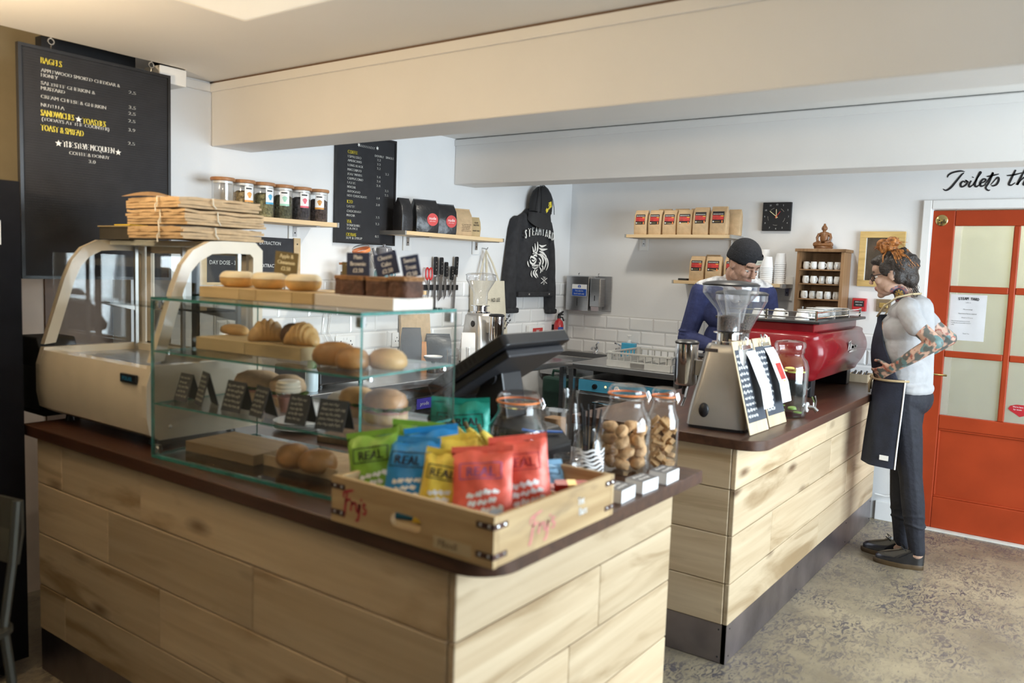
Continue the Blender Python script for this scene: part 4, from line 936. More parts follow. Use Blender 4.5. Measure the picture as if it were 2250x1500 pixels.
M_chr = pm('olive_grey_metal', (.10, .10, .085), .4, .6)
chx = thing('metal_chair', 'grey metal chair partly in view at the lower left edge', 'chair', (-2.505, .755, 0), rz=.35)
MB().prism(rrect(.38, .36, .05), .44, .455).build('seat', M_chr, chx, smooth=True)
for x in (-.16, .16):
    MB().tube([(x, -.15, .44), (x*1.15, -.19, 0)], .013, 8).build('leg', M_chr, chx); MB().tube([(x, .15, .44), (x*1.15, .19, 0)], .013, 8).build('leg', M_chr, chx)
    MB().tube([(x, .15, .455), (x, .18, .62), (x, .20, .80)], .012, 8).build('back_post', M_chr, chx)
MB().loft([[(-.17+.34*i/8, .185+.02*math.sin(PI*i/8)+(.018 if z > .7 else 0), z) for i in range(9)]+[(.17-.34*i/8, .195+.02*math.sin(PI*(8-i)/8)+(.018 if z > .7 else 0), z) for i in range(9)] for z in (.62, .71, .80)]).build('backrest', M_chr, chx)

bb_ = thing('black_speaker', 'tall black box standing between the drinks fridge and the display cabinet', 'box', (-3.22, 1.45, .8945))
MB().prism([(-.10, 0), (.10, 0), (.10, .20), (.055, .29), (-.10, .29)], -.07, .07, 'XZ').build('casing', M_blackm, bb_, bevel=.006)
MB().box(-.08, .08, -.0735, -.0705, .02, .18).build('front_grille', M_black, bb_)
# ================================================================ left wall
# hanging letter board BAGELS
lb = thing('menu_board', 'large black letter board headed BAGELS hanging by eye hooks at the left', 'menu board', (-3.29, 1.69, 1.397))
M_felt = pm('black_felt', (.017, .017, .020), .8, var=.2)
BY0, BY1, BZ0, BZ1 = 1.388, 1.991, 1.397, 2.265
wb(MB().box(-3.305, -3.293, BY0+.008, BY1-.008, BZ0+.008, BZ1-.008), 'backing', M_felt, lb)
for (y0, y1, z0, z1) in ((BY0, BY1, BZ0, BZ0+.012), (BY0, BY1, BZ1-.012, BZ1), (BY0, BY0+.012, BZ0+.012, BZ1-.012), (BY1-.012, BY1, BZ0+.012, BZ1-.012)):
    wb(MB().box(-3.308, -3.286, y0, y1, z0, z1), 'frame', M_black, lb)
gr = MB()
n = 88
for k in range(n):
    z = BZ0+.014+(BZ1-BZ0-.028)*k/n; gr.box(-3.293, -3.2912, BY0+.012, BY1-.012, z, z+.0055)
gr = wb(gr, 'grooves', M_felt, lb); gr['kind'] = 'stuff'
L1 = lambda y, z: TP((-3.2905, y, z), (0, 1, 0))
BB = [('BAGELS', 1.469, 2.205, 0.076), ('APPLEWOOD SMOKED CHEDDAR &', 1.469, 2.174, 0.303), ('HONEY', 1.469, 2.156, 0.061), ('SALTBEEF GHERKIN &', 1.468, 2.127, 0.203), ('MUSTARD', 1.468, 2.108, 0.087), ('CREAM CHEESE & GHERKIN', 1.467, 2.077, 0.247), ('NUTELLA', 1.467, 2.046, 0.085), ('SANDWICHES', 1.466, 2.012, 0.122), ('TOASTIES', 1.621, 2.007, 0.091), ('(TODAYS AT THE COUNTER)', 1.469, 1.994, 0.257), ('TOAST & SPREAD', 1.465, 1.957, 0.159), ('THE STEVE MCQUEEN', 1.545, 1.907, 0.201), ('COFFEE & DONUT', 1.568, 1.881, 0.158), ('3.0', 1.643, 1.857, 0.027), ('2.5', 1.809, 2.157, 0.03), ('3.5', 1.809, 2.097, 0.029), ('2.5', 1.807, 2.072, 0.03), ('2.5', 1.806, 2.042, 0.03), ('3.9', 1.806, 2.006, 0.029), ('2.5', 1.804, 1.951, 0.029)]
def fit_text(parent, s, M, cap, w, mat, bold=.036):
    v, f = text_geo(s); xs = [c[0] for c in v]; k = cap/.69
    m = MB(); put_text(m, s, M @ T(-min(xs)*w/(max(xs)-min(xs)), 0, 0), cap, 'LEFT', w/(max(xs)-min(xs))/k, bold=bold); wb(m, 'lettering', mat, parent)
YB = ('BAGELS', 'SANDWICHES', 'TOASTIES', 'TOAST & SPREAD', 'COFFEE', 'ICED', 'TEA', 'EXTRAS')
for s, y, z, w in BB: fit_text(lb, s, L1(y, z), .0225 if s in YB or 'STEVE' in s else .0128, w, M_lty if s in YB else M_ltr)
for y, z in ((1.605, 2.020), (1.528, 1.917), (1.762, 1.914)):
    m = MB(); star(m, L1(y, z), .013); wb(m, 'star', M_ltr, lb)
for y in (1.505, 1.905):
    m = MB().tube([(-3.288+.0, y+.011*math.sin(a), 2.291+.011*math.cos(a)) for a in [2*PI*i/14 for i in range(15)]], .0028, 6)
    m.tube([(-3.288, y, 2.302), (-3.288, y, 2.308)], .003, 6).tube([(-3.288, y, 2.281), (-3.291, y, 2.262)], .002, 6); wb(m, 'eye_hook', M_chrome, lb)

# wall shelves
def wall_shelf(name, label, side, a0, a1, ztop, depth, brackets, th=.022):
    if side == 'L':
        r = thing(name, label, 'shelf', (-3.42, (a0+a1)/2, ztop-th)); P = lambda a, d, z: (-3.416+d, a, z)
    else:
        r = thing(name, label, 'shelf', ((a0+a1)/2, 5.45, ztop-th)); P = lambda a, d, z: (a, 5.445-d, z)
    def bx(p, q_, m=None):
        m = m or MB(); x = sorted((p[0], q_[0])); y = sorted((p[1], q_[1])); z = sorted((p[2], q_[2])); return m.box(x[0], x[1], y[0], y[1], z[0], z[1])
    wb(bx(P(a0+.012, .004, ztop-th), P(a1-.012, depth, ztop)), 'plank', M_shelf if side == 'L' else M_shelfx, r, bevel=.0015)
    for s in (0, 1):
        e0, e1 = (a0, a0+.0118) if s == 0 else (a1-.0118, a1)
        wb(bx(P(e0, .004, ztop-th-.001), P(e1, depth+.002, ztop+.001)), 'end_cap', M_alu, r)
    for a in brackets:
        wb(bx(P(a-.035, 0, ztop-th-.085), P(a+.035, .006, ztop+.05)), 'mount_pad', M_white, r)
        bk_ = wb(bx(P(a-.012, .0065, ztop-th-.055), P(a+.012, .010, ztop-th-.001), bx(P(a-.012, .0105, ztop-th-.006), P(a+.012, depth*.9, ztop-th-.001))), 'bracket', M_steel, r)
        c_ = P(a, .0102, ztop-th-.035); wb(MB().ball(c_, .004, 8, 6), 'screw', M_blackm, bk_)
    return r
wall_shelf('wall_shelf', 'pine shelf on the left wall carrying the tea jars', 'L', 2.13, 2.872, 1.700, .212, (2.30, 2.755))
wall_shelf('wall_shelf', 'pine shelf on the left wall carrying the black coffee bags', 'L', 3.36, 4.295, 1.690, .212, (3.60, 4.40-.14))
wall_shelf('wall_shelf', 'lower pine shelf on the left wall holding cups and teapots', 'L', 2.78, 3.565, 1.350, .212, (2.95, 3.40))
wall_shelf('wall_shelf', 'upper pine shelf on the back wall with a row of coffee bags', 'B', -2.815, -2.02, 1.770, .225, (-2.77, -2.07))
wall_shelf('wall_shelf', 'lower pine shelf on the back wall with coffee bags and paper cups', 'B', -2.43, -1.665, 1.457, .225, (-2.33, -1.70))
# tea jars
TEA = [((.03, .025, .02), None, 'almost empty glass tea jar at the left end of the shelf'), ((.30, .22, .11), (.80, .36, .07), 'tea jar with an orange label'), ((.22, .20, .10), (.10, .42, .66), 'tea jar with a blue label'), ((.10, .10, .06), (.36, .66, .52), 'tea jar with a pale green label'), ((.055, .05, .055), (.72, .12, .17), 'dark tea jar with a pink-red label'), ((.07, .05, .045), (.62, .28, .04), 'tea jar with an amber label, right end of the shelf')]
M_bam = pm('bamboo_lid', (.42, .20, .085), .45, var=.15, scale=30)
for k, (c, lc, lbl) in enumerate(TEA):
    y = 2.245+.1115*k; t = thing('tea_jar', lbl, 'jar', (-3.285, y, 1.7008), group='tea jars on the shelf')
    MB().lathe([(.001, .001), (.046, .001), (.048, .005), (.048, .148)], 28, cap=False).build('glass_body', M_jar, t, smooth=True)
    MB().lathe([(.001, .003), (.0455, .003), (.0455, (.018 if k == 0 else .105)), (.03, (.03 if k == 0 else .115)), (.001, (.022 if k == 0 else .112))], 20, cap=False).build('tea_leaves', pm('tea_%d' % k, c, .9, var=.75, scale=70, bump=1.0, bscale=90), t, smooth=True)
    MB().lathe([(.001, .149), (.053, .149), (.055, .153), (.055, .160), (.052, .164), (.001, .164)], 28, cap=False).build('bamboo_lid', M_bam, t, smooth=True)
    MB().lathe([(.044, .138), (.044, .148)], 24).build('lid_seal', M_white, t, smooth=True)
    if lc:
        arc = lambda r_, a0, a1, z0, z1: MB().loft([[(r_*math.cos(a0+(a1-a0)*i/8), r_*math.sin(a0+(a1-a0)*i/8), z) for i in range(9)] for z in (z0, z1)], False, False)
        a = (-.05, .05, -.45, -.25, -.55)[k-1]
        l_ = arc(.0486, a-.48, a+.48, .062, .135).build('label', M_paper, t)
        M_ = pm('tea_label_%d' % k, lc, .5)
        arc(.0489, a-.48, a+.48, .062, .071).build('colour_band', M_, l_)
        m = MB().loft([[(.0489*math.cos(a+.22*q_*math.cos(u)*(1+.3*math.sin(3*u))), .0489*math.sin(a+.22*q_*math.cos(u)*(1+.3*math.sin(3*u))), .095+.014*q_*math.sin(u)) for u in [2*PI*i/14 for i in range(14)]] for q_ in (.05, 1)], False); m.build('leaf_drawing', M_, l_)
        arc(.0489, a-.35, a+.25, .121, .127).build('name_line', M_inkb, l_)
# COFFEE letter board
cbd = thing('menu_board', 'narrow black letter board headed COFFEE on the left wall', 'menu board', (-3.42, 3.25, 1.606))
wb(MB().box(-3.416, -3.404, 3.028, 3.475, 1.612, 2.206), 'backing', M_felt, cbd)
for (y0, y1, z0, z1) in ((3.022, 3.481, 1.606, 1.618), (3.022, 3.481, 2.200, 2.212), (3.022, 3.034, 1.618, 2.2), (3.469, 3.481, 1.618, 2.2)): wb(MB().box(-3.417, -3.398, y0, y1, z0, z1), 'frame', M_black, cbd)
L2 = lambda y, z: TP((-3.4015, y, z), (0, 1, 0))
CB = [('COFFEE', 3.105, 2.096, 0.072), ('ESPRESSO', 3.106, 2.074, 0.099), ('AMERICANO', 3.105, 2.052, 0.103), ('LONG BLACK', 3.106, 2.027, 0.114), ('MACCHIATO', 3.105, 2.003, 0.103), ('FLAT WHITE', 3.106, 1.979, 0.109), ('CAPPUCCINO', 3.105, 1.955, 0.116), ('LATTE', 3.105, 1.932, 0.06), ('MOCHA', 3.105, 1.909, 0.061), ('AFFOGATO', 3.105, 1.885, 0.096), ('HOT CHOCOLATE', 3.105, 1.862, 0.148), ('ICED', 3.105, 1.826, 0.041), ('LATTE', 3.104, 1.803, 0.059), ('CHOCOLATE', 3.104, 1.777, 0.108), ('MOCHA', 3.103, 1.754, 0.061), ('TEA', 3.104, 1.718, 0.035), ('YORKSHIRE', 3.104, 1.7, 0.102), ('TEA PIGS', 3.103, 1.682, 0.083), ('EXTRAS', 3.103, 1.646, 0.072), ('SOY & SYRUP', 3.102, 1.63, 0.12), ('£££££££££', 3.198, 2.142, 0.11), ('DOUBLE', 3.309, 2.102, 0.07), ('SINGLE', 3.395, 2.103, 0.065), ('2.2', 3.327, 2.081, 0.029), ('2.2', 3.327, 2.056, 0.028), ('2.2', 3.327, 2.033, 0.028), ('2.3', 3.394, 2.008, 0.028), ('2.4', 3.327, 1.985, 0.028), ('2.4', 3.327, 1.961, 0.028), ('2.4', 3.326, 1.936, 0.029), ('2.5', 3.393, 1.913, 0.029), ('2.5', 3.392, 1.888, 0.029), ('2.4', 3.325, 1.865, 0.028), ('3.0', 3.325, 1.828, 0.029), ('3.5', 3.325, 1.757, 0.028), ('2.3', 3.323, 1.719, 0.028), ('0.5', 3.322, 1.648, 0.028)]
for s, y, z, w in CB: fit_text(cbd, s, L2(y, z), .0185 if s in YB else .0128, w, M_lty if s in YB else M_ltr)
for y, z in ((3.185, 2.151), (3.326, 2.152)):
    m = MB(); star(m, L2(y, z), .012, 6); wb(m, 'star', M_ltr, cbd)
# small chalkboard
chk = thing('chalkboard', 'small chalkboard with handwritten brewing notes under the tea jar shelf', 'chalkboard', (-3.42, 2.53, 1.38))
wb(MB().box(-3.416, -3.404, 2.24, 2.745, 1.385, 1.612), 'slate', M_slate, chk)
for (y0, y1, z0, z1) in ((2.745, 2.787, 1.372, 1.616), (2.20, 2.24, 1.372, 1.616)): wb(MB().box(-3.417, -3.400, y0, y1, z0, z1), 'frame', M_shelf, chk)
wb(MB().box(-3.417, -3.400, 2.24, 2.745, 1.372, 1.385), 'frame', M_shelf, chk)
wb(MB().ball((-3.400, 2.766, 1.585), (.003, .004, .004), 8, 6), 'screw', M_blackm, chk)
L3 = lambda y, z: TP((-3.4032, y, z), (0, 1, -.0))
lettering(chk, M_chalkw, [('EXTRACTION', L3(2.665, 1.575), .017, 'RIGHT', .85, 0), ('SHOP-COLT 0', L3(2.255, 1.530), .019, 'LEFT', .85, 0), ('DAY DOSE - 34', L3(2.255, 1.470), .019, 'LEFT', .85, 0), ('EXTRACTION', L3(2.675, 1.462), .017, 'RIGHT', .85, 0)])
# lower shelf items
M_tpg = pm('grey_ceramic', (.17, .17, .185), .18, var=.05, coat=.5); M_tpb = pm('teal_ceramic', (.19, .42, .48), .2, var=.05, coat=.5)
def pot_body(t, mat, r, h):
    MB().lathe([(.001, .0), (r*.85, .0), (r, h*.12), (r*.98, h*.45), (r*.78, h*.95), (r*.74, h), (.001, h)], 24, cap=False).build('pot_body', mat, t, smooth=True)
    MB().tube([(0, r*.80, h*.88), (0, r*1.35, h*.86), (0, r*1.55, h*.60), (0, r*1.30, h*.30), (0, r*.98, h*.16)], .007, 8).build('handle', M_blackm if mat is M_tpg else mat, t, smooth=True)
tp = thing('teapot', 'grey teapot standing on two turquoise cups', 'teapot', (-3.29, 3.285, 1.470)); pot_body(tp, M_tpg, .058, .118)
MB().lathe([(.001, .125), (.043, .120), (.044, .123), (.008, .128), (.009, .138), (.001, .14)], 20, cap=False).build('lid', M_tpg, tp, smooth=True)
MB().tube([(0, -.050, .06), (0, -.075, .085), (0, -.088, .112)], [.013, .009, .007], 8).build('spout', M_tpg, tp, smooth=True)
def mug(label, loc, r, h, mat, rz, group=None, name='mug'):
    t = thing(name, label, 'cup', loc, rz, group)
    MB().lathe([(.001, .001), (r*.80, 0), (r*.98, h*.22), (r, h*.5), (r*.84, h), (r*.78, h), (r*.92, h*.5), (r*.74, h*.1), (.001, h*.1)], 20, cap=False).build('cup_body', mat, t, smooth=True)
    MB().tube([(r*.9, 0, h*.78), (r*1.35, 0, h*.74), (r*1.45, 0, h*.48), (r*1.25, 0, h*.28), (r*.95, 0, h*.24)], h*.07, 6).build('handle', mat, t, smooth=True)
    return t
mug('upper turquoise cup directly under the grey teapot', (-3.29, 3.285, 1.412), .054, .056, M_tpb, .2, 'turquoise cups')
mug('lower turquoise cup standing on the shelf below the other', (-3.29, 3.285, 1.3505), .054, .060, M_tpb, -.2, 'turquoise cups')
mug('turquoise cup standing alone beside the cup stack', (-3.29, 3.388, 1.3505), .044, .066, M_tpb, .3, 'turquoise cups')
tp2 = thing('teapot', 'grey teapot with a curved handle at the right end of the lower shelf', 'teapot', (-3.29, 3.490, 1.3505)); pot_body(tp2, M_tpg, .044, .075)
MB().lathe([(.001, .083), (.034, .076), (.008, .088), (.006, .096), (.001, .097)], 16, cap=False).build('lid', M_tpg, tp2, smooth=True)
MB().tube([(0, -.040, .04), (0, -.055, .06)], [.01, .006], 8).build('spout', M_tpg, tp2, smooth=True)
kilner('clip-top jar with its lid ajar on the lower wall shelf', (-3.295, 3.128, 1.3505), .066, .235, 1.6, True)
for k in range(3):
    o = MB().tube([(-.02+.02*k, -.02, .0), (0, .025*(k-1), .07)], [.017, .01], 8).build('tea_bag', M_paper, smooth=True); o.location = (-3.295, 3.128+.02*(k-1), 1.356)
    tag(o, 'foil-grey packet inside the open clip-top jar', 'packet', 'packets in the open jar')
tj = thing('tea_jar', 'small labelled tea jar on the lower shelf left of the clip-top jar', 'jar', (-3.285, 3.012, 1.3508))
MB().lathe([(.001, .001), (.040, .001), (.042, .005), (.042, .135)], 24, cap=False).build('glass_body', M_jar, tj, smooth=True)
MB().lathe([(.001, .003), (.039, .003), (.039, .10), (.001, .10)], 20, cap=False).build('tea_leaves', pm('tea_9', (.09, .07, .05), .9, var=.7, scale=70, bump=1), tj, smooth=True)
MB().lathe([(.001, .136), (.047, .136), (.048, .148), (.001, .150)], 24, cap=False).build('bamboo_lid', M_bam, tj, smooth=True)
MB().loft([[(.0426*math.cos(-.3-.5+i*.125), .0426*math.sin(-.3-.5+i*.125), z) for i in range(9)] for z in (.03, .12)], False, False).build('label', M_paper, tj)
# coffee bags
def coffee_bag(name, label, loc, rz, w, d, h, mat, group, fold=True):
    r = thing(name, label, 'coffee bag', loc, rz, group); rnd = random.Random(hash(label) % 1000)
    P = rrect(w, d, .006, 2); rings = []
    for v, sx, sy in ((0, .97, .95), (.06, 1, 1), (.45, 1.02, 1.06), (.78, 1.0, .85), (.93, .97, .38), (1.0, .96, .16)):
        rings.append([(x*sx+rnd.uniform(-.0015, .0015), y*sy+rnd.uniform(-.0015, .0015), v*h) for x, y in P])
    MB().loft(rings).build('paper_body', mat, r, smooth=True)
    MB().box(-w*.47, w*.47, -d*.10, d*.10, h-.004, h+.004).build('folded_top', mat, r)
    return r
M_blkbag = pm('black_foil_bag', (.018, .018, .02), .32, var=.2, bump=.4, bscale=20)
M_nud = pm('nude_red', (.55, .04, .035), .5)
for k, (y, w, h, rz, dx, lbl, logo) in enumerate(((3.44, .08, .185, 1.45, 0, 'plain black coffee bag at the left end, seen side-on', 0), (3.60, .155, .190, 1.25, .02, 'black coffee bag with a red nude disc, left of the pair', 1), (3.77, .145, .178, 1.25, .02, 'black coffee bag with a red nude disc, right of the pair', 1))):
    r = coffee_bag('coffee_bag', lbl, (-3.30+dx, y, 1.6905), rz, w, .085, h, M_blkbag, 'coffee bags on the left wall shelf')
    if logo:
        m = MB(); m.prism([(.032+.037*math.cos(2*PI*i/24), .078+.037*math.sin(2*PI*i/24)) for i in range(24)], -.0462, -.0455, 'XZ'); dsk = m.build('red_disc', M_nud, r)
        lettering(dsk, M_paper, [('nude', TP((.032, -.0466, .077), (1, 0, 0)), .018, 'CENTER', .95, 0), ('coffee roasters', TP((.032, -.0466, .066), (1, 0, 0)), .005, 'CENTER', .95, 0)], world=False)
r = coffee_bag('coffee_bag', 'tall brown kraft coffee bag with a crumpled front', (-3.30, 3.955, 1.6905), 1.25, .135, .08, .165, M_kraft, 'coffee bags on the left wall shelf')
m = MB(); scribble(m, TP((.02, -.0432, .05), (1, 0, 0)), .07, .05, 5, 4, .07); m.build('small_print', M_inkb, r)
r = coffee_bag('coffee_bag', 'small tan coffee bag standing last on the black bag shelf', (-3.30, 4.085, 1.6905), 1.2, .09, .05, .122, pm('tan_bag', (.50, .37, .19), .7, bump=.2), 'coffee bags on the left wall shelf')
lettering(r, M_inkb, [('OUR', TP((.01, -.0275, .085), (1, 0, 0)), .010, 'CENTER', .9, .04), ('NOTES', TP((.01, -.0275, .070), (1, 0, 0)), .010, 'CENTER', .9, .04), ('ROAST YARD', TP((.01, -.0275, .035), (1, 0, 0)), .008, 'CENTER', .7, .04)], world=False)
# knife rack
kr = tag(MB().box(-3.416, -3.398, 3.735, 4.075, 1.346, 1.380).build('knife_rack', M_black, bevel=.003), 'black magnetic knife strip on the left wall', 'knife rack')
M_blade = pm('blade_steel', (.62, .62, .63), .22, 1, var=.05)
def knife(lbl, y, top, bot, hl, w, tip, tilt=0):
    r = thing('kitchen_knife', lbl, 'knife', (-3.3972, y, 1.363), 0, 'knives on the magnetic strip', rot=(tilt, 0, 0)); z0 = bot-1.363; z1 = top-1.363-hl
    MB().prism([(-w/2, z1), (w/2, z1), (w/2, z0+(.03 if tip else .004)), (-w/2+(0 if tip else 0), z0), (-w/2, z0+.02)], .0006, .003, 'YZ').build('blade', M_blade, r)
    MB().prism(rrect(.024, hl, .009, 4, 0, z1+hl/2), -.006+.0062, .014, 'YZ').build('handle', M_black, r, smooth=True)
    MB().box(.0005, .012, -.012, .012, z1-.012, z1+.002).build('bolster', M_chrome, r)
    for q_ in (.3, .5, .7): MB().ball((.0142, 0, z1+hl*q_), (.001, .003, .003), 8, 5).build('rivet', M_chrome, r)
knife('bread knife with a long straight blade, next to the scissors', 3.838, 1.555, 1.205, .115, .026, False)
knife('broad cook knife second from the scissors', 3.893, 1.553, 1.275, .110, .034, True)
knife('small paring knife in the middle of the strip', 3.940, 1.525, 1.285, .095, .022, True)
knife('short narrow knife second from the right', 3.992, 1.500, 1.300, .090, .020, True, -.06)
knife('long serrated knife at the right end of the strip', 4.032, 1.562, 1.225, .118, .024, False, -.05)
sc_ = thing('scissors', 'red-handled kitchen scissors on the magnetic strip', 'scissors', (-3.3972, 3.780, 1.363))
for s in (-1, 1):
    MB().tube([(.006, s*.016+.014*math.sin(a), .085+.036*math.cos(a)) for a in [2*PI*i/18 for i in range(19)]], .005, 8).build('handle', pm('scissor_red', (.62, .03, .03), .35), sc_, smooth=True)
    MB().prism([(s*.010-.006, .052), (s*.010+.006, .052), (s*.004+.004, -.03), (-s*.006, -.085), (-s*.004-.004, -.03)], .0008+.0016*(s > 0), .0022+.0016*(s > 0), 'YZ').build('blade', M_blade, sc_)
# tote bag
M_tote = pm('tote_canvas', (.66, .60, .47), .85, var=.06, bump=.3, bscale=120)
tt = thing('tote_bag', 'cream canvas tote bag lettered H.D. LEE hanging below the shelf bracket', 'bag', (-3.40, 4.40, 1.0))
rings = []
for k in range(9):
    v = k/8; y0 = 4.20-.01*v; y1 = 4.60-.06*v; row = []
    for s in (1, -1):
        for i in range(9):
            u = i/8 if s > 0 else 1-i/8
            row.append((-3.398+(.028+.016*math.sin(PI*u)*math.sin(PI*(1-v)*.8)+.004*math.sin(9*u+3*v) if s > 0 else .004), y0+(y1-y0)*u, .985+.425*v))
    rings.append(row)
wb(MB().loft(rings), 'canvas_body', M_tote, tt, smooth=True)
for (ya, yb) in ((4.27, 4.345), (4.355, 4.485)):
    wb(MB().tube([(-3.385, ya, 1.40), (-3.384, ya+(4.335-ya)*.6, 1.53), (-3.382, 4.335, 1.615), (-3.380, yb-(yb-4.345)*.55, 1.53), (-3.375, yb, 1.40)], .009, 6, flat=.35, up=(1, 0, 0)), 'strap', M_tote, tt)
wb(MB().tube([(-3.418, 4.337, 1.628), (-3.375, 4.337, 1.622), (-3.368, 4.337, 1.634)], .004, 6), 'hook', M_steel, tt)
lettering(tt, M_inkb, [('the', TP((-3.349, 4.330, 1.278), (0, 1, 0)), .012, 'LEFT', .8, 0), ('H.D. LEE', TP((-3.347, 4.365, 1.268), (0, 1, 0)), .026, 'LEFT', .72, .03), ('Co', TP((-3.349, 4.525, 1.272), (0, 1, 0)), .012, 'LEFT', .8, 0)])
m = MB(); scribble(m, TP((-3.346, 4.56, 1.13), (0, 1, .9)), .14, .06, 2, 12, .16); wb(m, 'printed_emblem', M_inkb, tt)
# jacket and cap
M_den = pm('black_denim', (.022, .022, .025), .85, var=.3, scale=30, bump=.3, bscale=200)
jk = thing('denim_jacket', 'black denim jacket with white STEAM YARD back print hanging on the left wall', 'jacket', (-3.40, 4.88, 1.18))
def puff(outline, x0, x1, rows=14, name='', mat=None, parent=None):
    # outline: list of (z, y0, y1); cushion-shaped cloth
    rings = []
    for k, (z, a, b_) in enumerate(outline):
        ring = []; n = 11
        for i in range(n):
            u = i/(n-1); ring.append((x0+(x1-x0)*(math.sin(PI*u)**.45)*(1 if k not in (0, len(outline)-1) else .75)+.004*math.sin(17*u+z*23), a+(b_-a)*u, z))
        for i in range(n-2, 0, -1):
            u = i/(n-1); ring.append((x0, a+(b_-a)*u, z))
        rings.append(ring)
    return wb(MB().loft(rings), name, mat, parent, smooth=True)
puff([(1.300, 4.675, 5.120), (1.345, 4.672, 5.122), (1.45, 4.685, 5.125), (1.60, 4.690, 5.125), (1.75, 4.675, 5.118), (1.82, 4.662, 5.105), (1.862, 4.70, 5.07), (1.90, 4.78, 5.01), (1.93, 4.82, 4.98)], -3.406, -3.345, name='body', mat=M_den, parent=jk)
puff([(1.190, 4.565, 4.715), (1.24, 4.555, 4.715), (1.36, 4.545, 4.700), (1.50, 4.565, 4.705), (1.65, 4.590, 4.710), (1.78, 4.615, 4.72), (1.845, 4.640, 4.74), (1.87, 4.68, 4.75)], -3.406, -3.352, name='sleeve', mat=M_den, parent=jk)
puff([(1.172, 5.105, 5.215), (1.22, 5.095, 5.212), (1.36, 5.085, 5.205), (1.50, 5.080, 5.190), (1.65, 5.075, 5.165), (1.78, 5.06, 5.135), (1.845, 5.03, 5.11), (1.87, 5.02, 5.08)], -3.406, -3.352, name='sleeve', mat=M_den, parent=jk)
wb(MB().box(-3.404, -3.339, 4.672, 5.124, 1.298, 1.335), 'waistband', M_den, jk, bevel=.008)
wb(MB().box(-3.404, -3.357, 4.572, 4.712, 1.183, 1.222), 'cuff', M_den, jk, bevel=.012); wb(MB().box(-3.404, -3.357, 5.108, 5.212, 1.166, 1.205), 'cuff', M_den, jk, bevel=.012)
for y in (4.80, 5.06): wb(MB().lathe([(.008, 0), (.007, .003), (.001, .004)], 12, M=T(-3.339, y, 1.318) @ RY(PI/2)), 'button', M_chrome, jk)
for i, c in enumerate('STEAMYARD'):
    y = 4.735+.0430*i; z = 1.715+.030*(1-((i-4)/4)**2)
    m = MB(); put_text(m, c, TP((-3.3385, y, z), (0, 1, -.018*(i-4))), .060, 'CENTER', .54, bold=.05); wb(m, 'print_letter', M_ltr, jk)
# beast-head print made of brush strokes (y to the right, z up, 0..1)
WOLF = [[(.30, .95, .3), (.33, .80, 1.2), (.30, .70, .6)], [(.20, .86, .3), (.25, .74, 1.1), (.28, .66, .5)], [(.42, 1.0, .3), (.44, .84, 1.4), (.40, .70, .6)], [(.50, .92, .3), (.64, .88, 1.2), (.84, .93, .3)], [(.50, .83, .3), (.66, .79, 1.4), (.90, .82, .3)], [(.52, .74, .4), (.70, .70, 1.3), (.88, .60, .4)],
        [(.22, .66, .6), (.34, .70, 1.0), (.44, .66, .5)], [(.26, .61, .6), (.36, .63, 1.2), (.42, .59, .5)], [(.12, .52, .4), (.16, .58, 1), (.30, .55, 1.2), (.40, .50, .6)], [(.10, .50, .5), (.14, .42, 1.1), (.26, .38, 1.1), (.36, .44, 1), (.40, .52, .5)], [(.18, .50, .4), (.26, .47, 1), (.34, .50, .4)],
        [(.20, .34, .4), (.34, .33, 1.5), (.52, .36, .4)], [(.22, .29, .4), (.36, .28, 1.3), (.50, .31, .4)], [(.26, .345, .5), (.27, .28, .9)], [(.33, .345, .5), (.34, .275, .9)], [(.40, .35, .5), (.41, .285, .9)], [(.47, .36, .5), (.47, .30, .9)],
        [(.46, .66, .3), (.62, .62, 1.3), (.72, .48, 1.4), (.66, .32, .4)], [(.56, .68, .3), (.76, .60, 1.3), (.86, .44, 1.2), (.78, .24, .4)], [(.70, .66, .3), (.90, .54, 1.1), (.96, .38, 1), (.88, .22, .3)], [(.50, .56, .3), (.60, .48, 1.1), (.58, .36, .4)], [(.56, .30, .4), (.64, .22, 1.1), (.60, .14, .3)],
        [(.36, .24, .4), (.28, .14, 1.2), (.36, .06, 1.1), (.44, .0, .4)], [(.46, .24, .4), (.38, .15, 1.1), (.46, .08, 1), (.50, .02, .3)], [(.20, .20, .3), (.18, .10, .9), (.24, .02, .3)], [(.66, .40, .3), (.72, .30, 1), (.70, .18, .3)], [(.52, .44, .3), (.56, .40, .9), (.54, .30, .3)], [(.0, .46, .3), (.02, .38, .9), (.08, .30, .3)]]
wm = MB()
for s_ in WOLF: brush(wm, s_, .05, TP((-3.3385, 4.765, 1.435), (0, 1, 0)) @ SC(.275, .262, 1))
wb(wm, 'beast_head_print', M_ltr, jk)
lettering(jk, M_ltr, [('TJN', TP((-3.3385, 4.985, 1.428), (0, 1, 0)), .018, 'CENTER', .85, 0), ('SY', TP((-3.3385, 4.985, 1.386), (0, 1, 0)), .018, 'CENTER', .85, 0)])
m = MB(); brush(m, [(-.04, -.02, 1), (0, 0, 1), (.04, .02, 1)], .005, TP((-3.3385, 4.985, 1.416), (0, 1, 0))); brush(m, [(-.04, .02, 1), (0, 0, 1), (.04, -.02, 1)], .005, TP((-3.3385, 4.985, 1.416), (0, 1, 0))); wb(m, 'crossed_bones', M_ltr, jk)
cp = thing('cap', 'black mesh trucker cap with a yellow patch hanging above the jacket', 'cap', (-3.36, 4.93, 1.86))
wb(MB().lathe([(.112, 0), (.122, .05), (.120, .10), (.103, .15), (.066, .188), (.03, .203), (.001, .206)], 24, (0, 0, 0), False, T(-3.352, 4.915, 1.895) @ RX(-.18) @ SC(.50, 1, 1)), 'crown', M_blackm, cp, smooth=True)
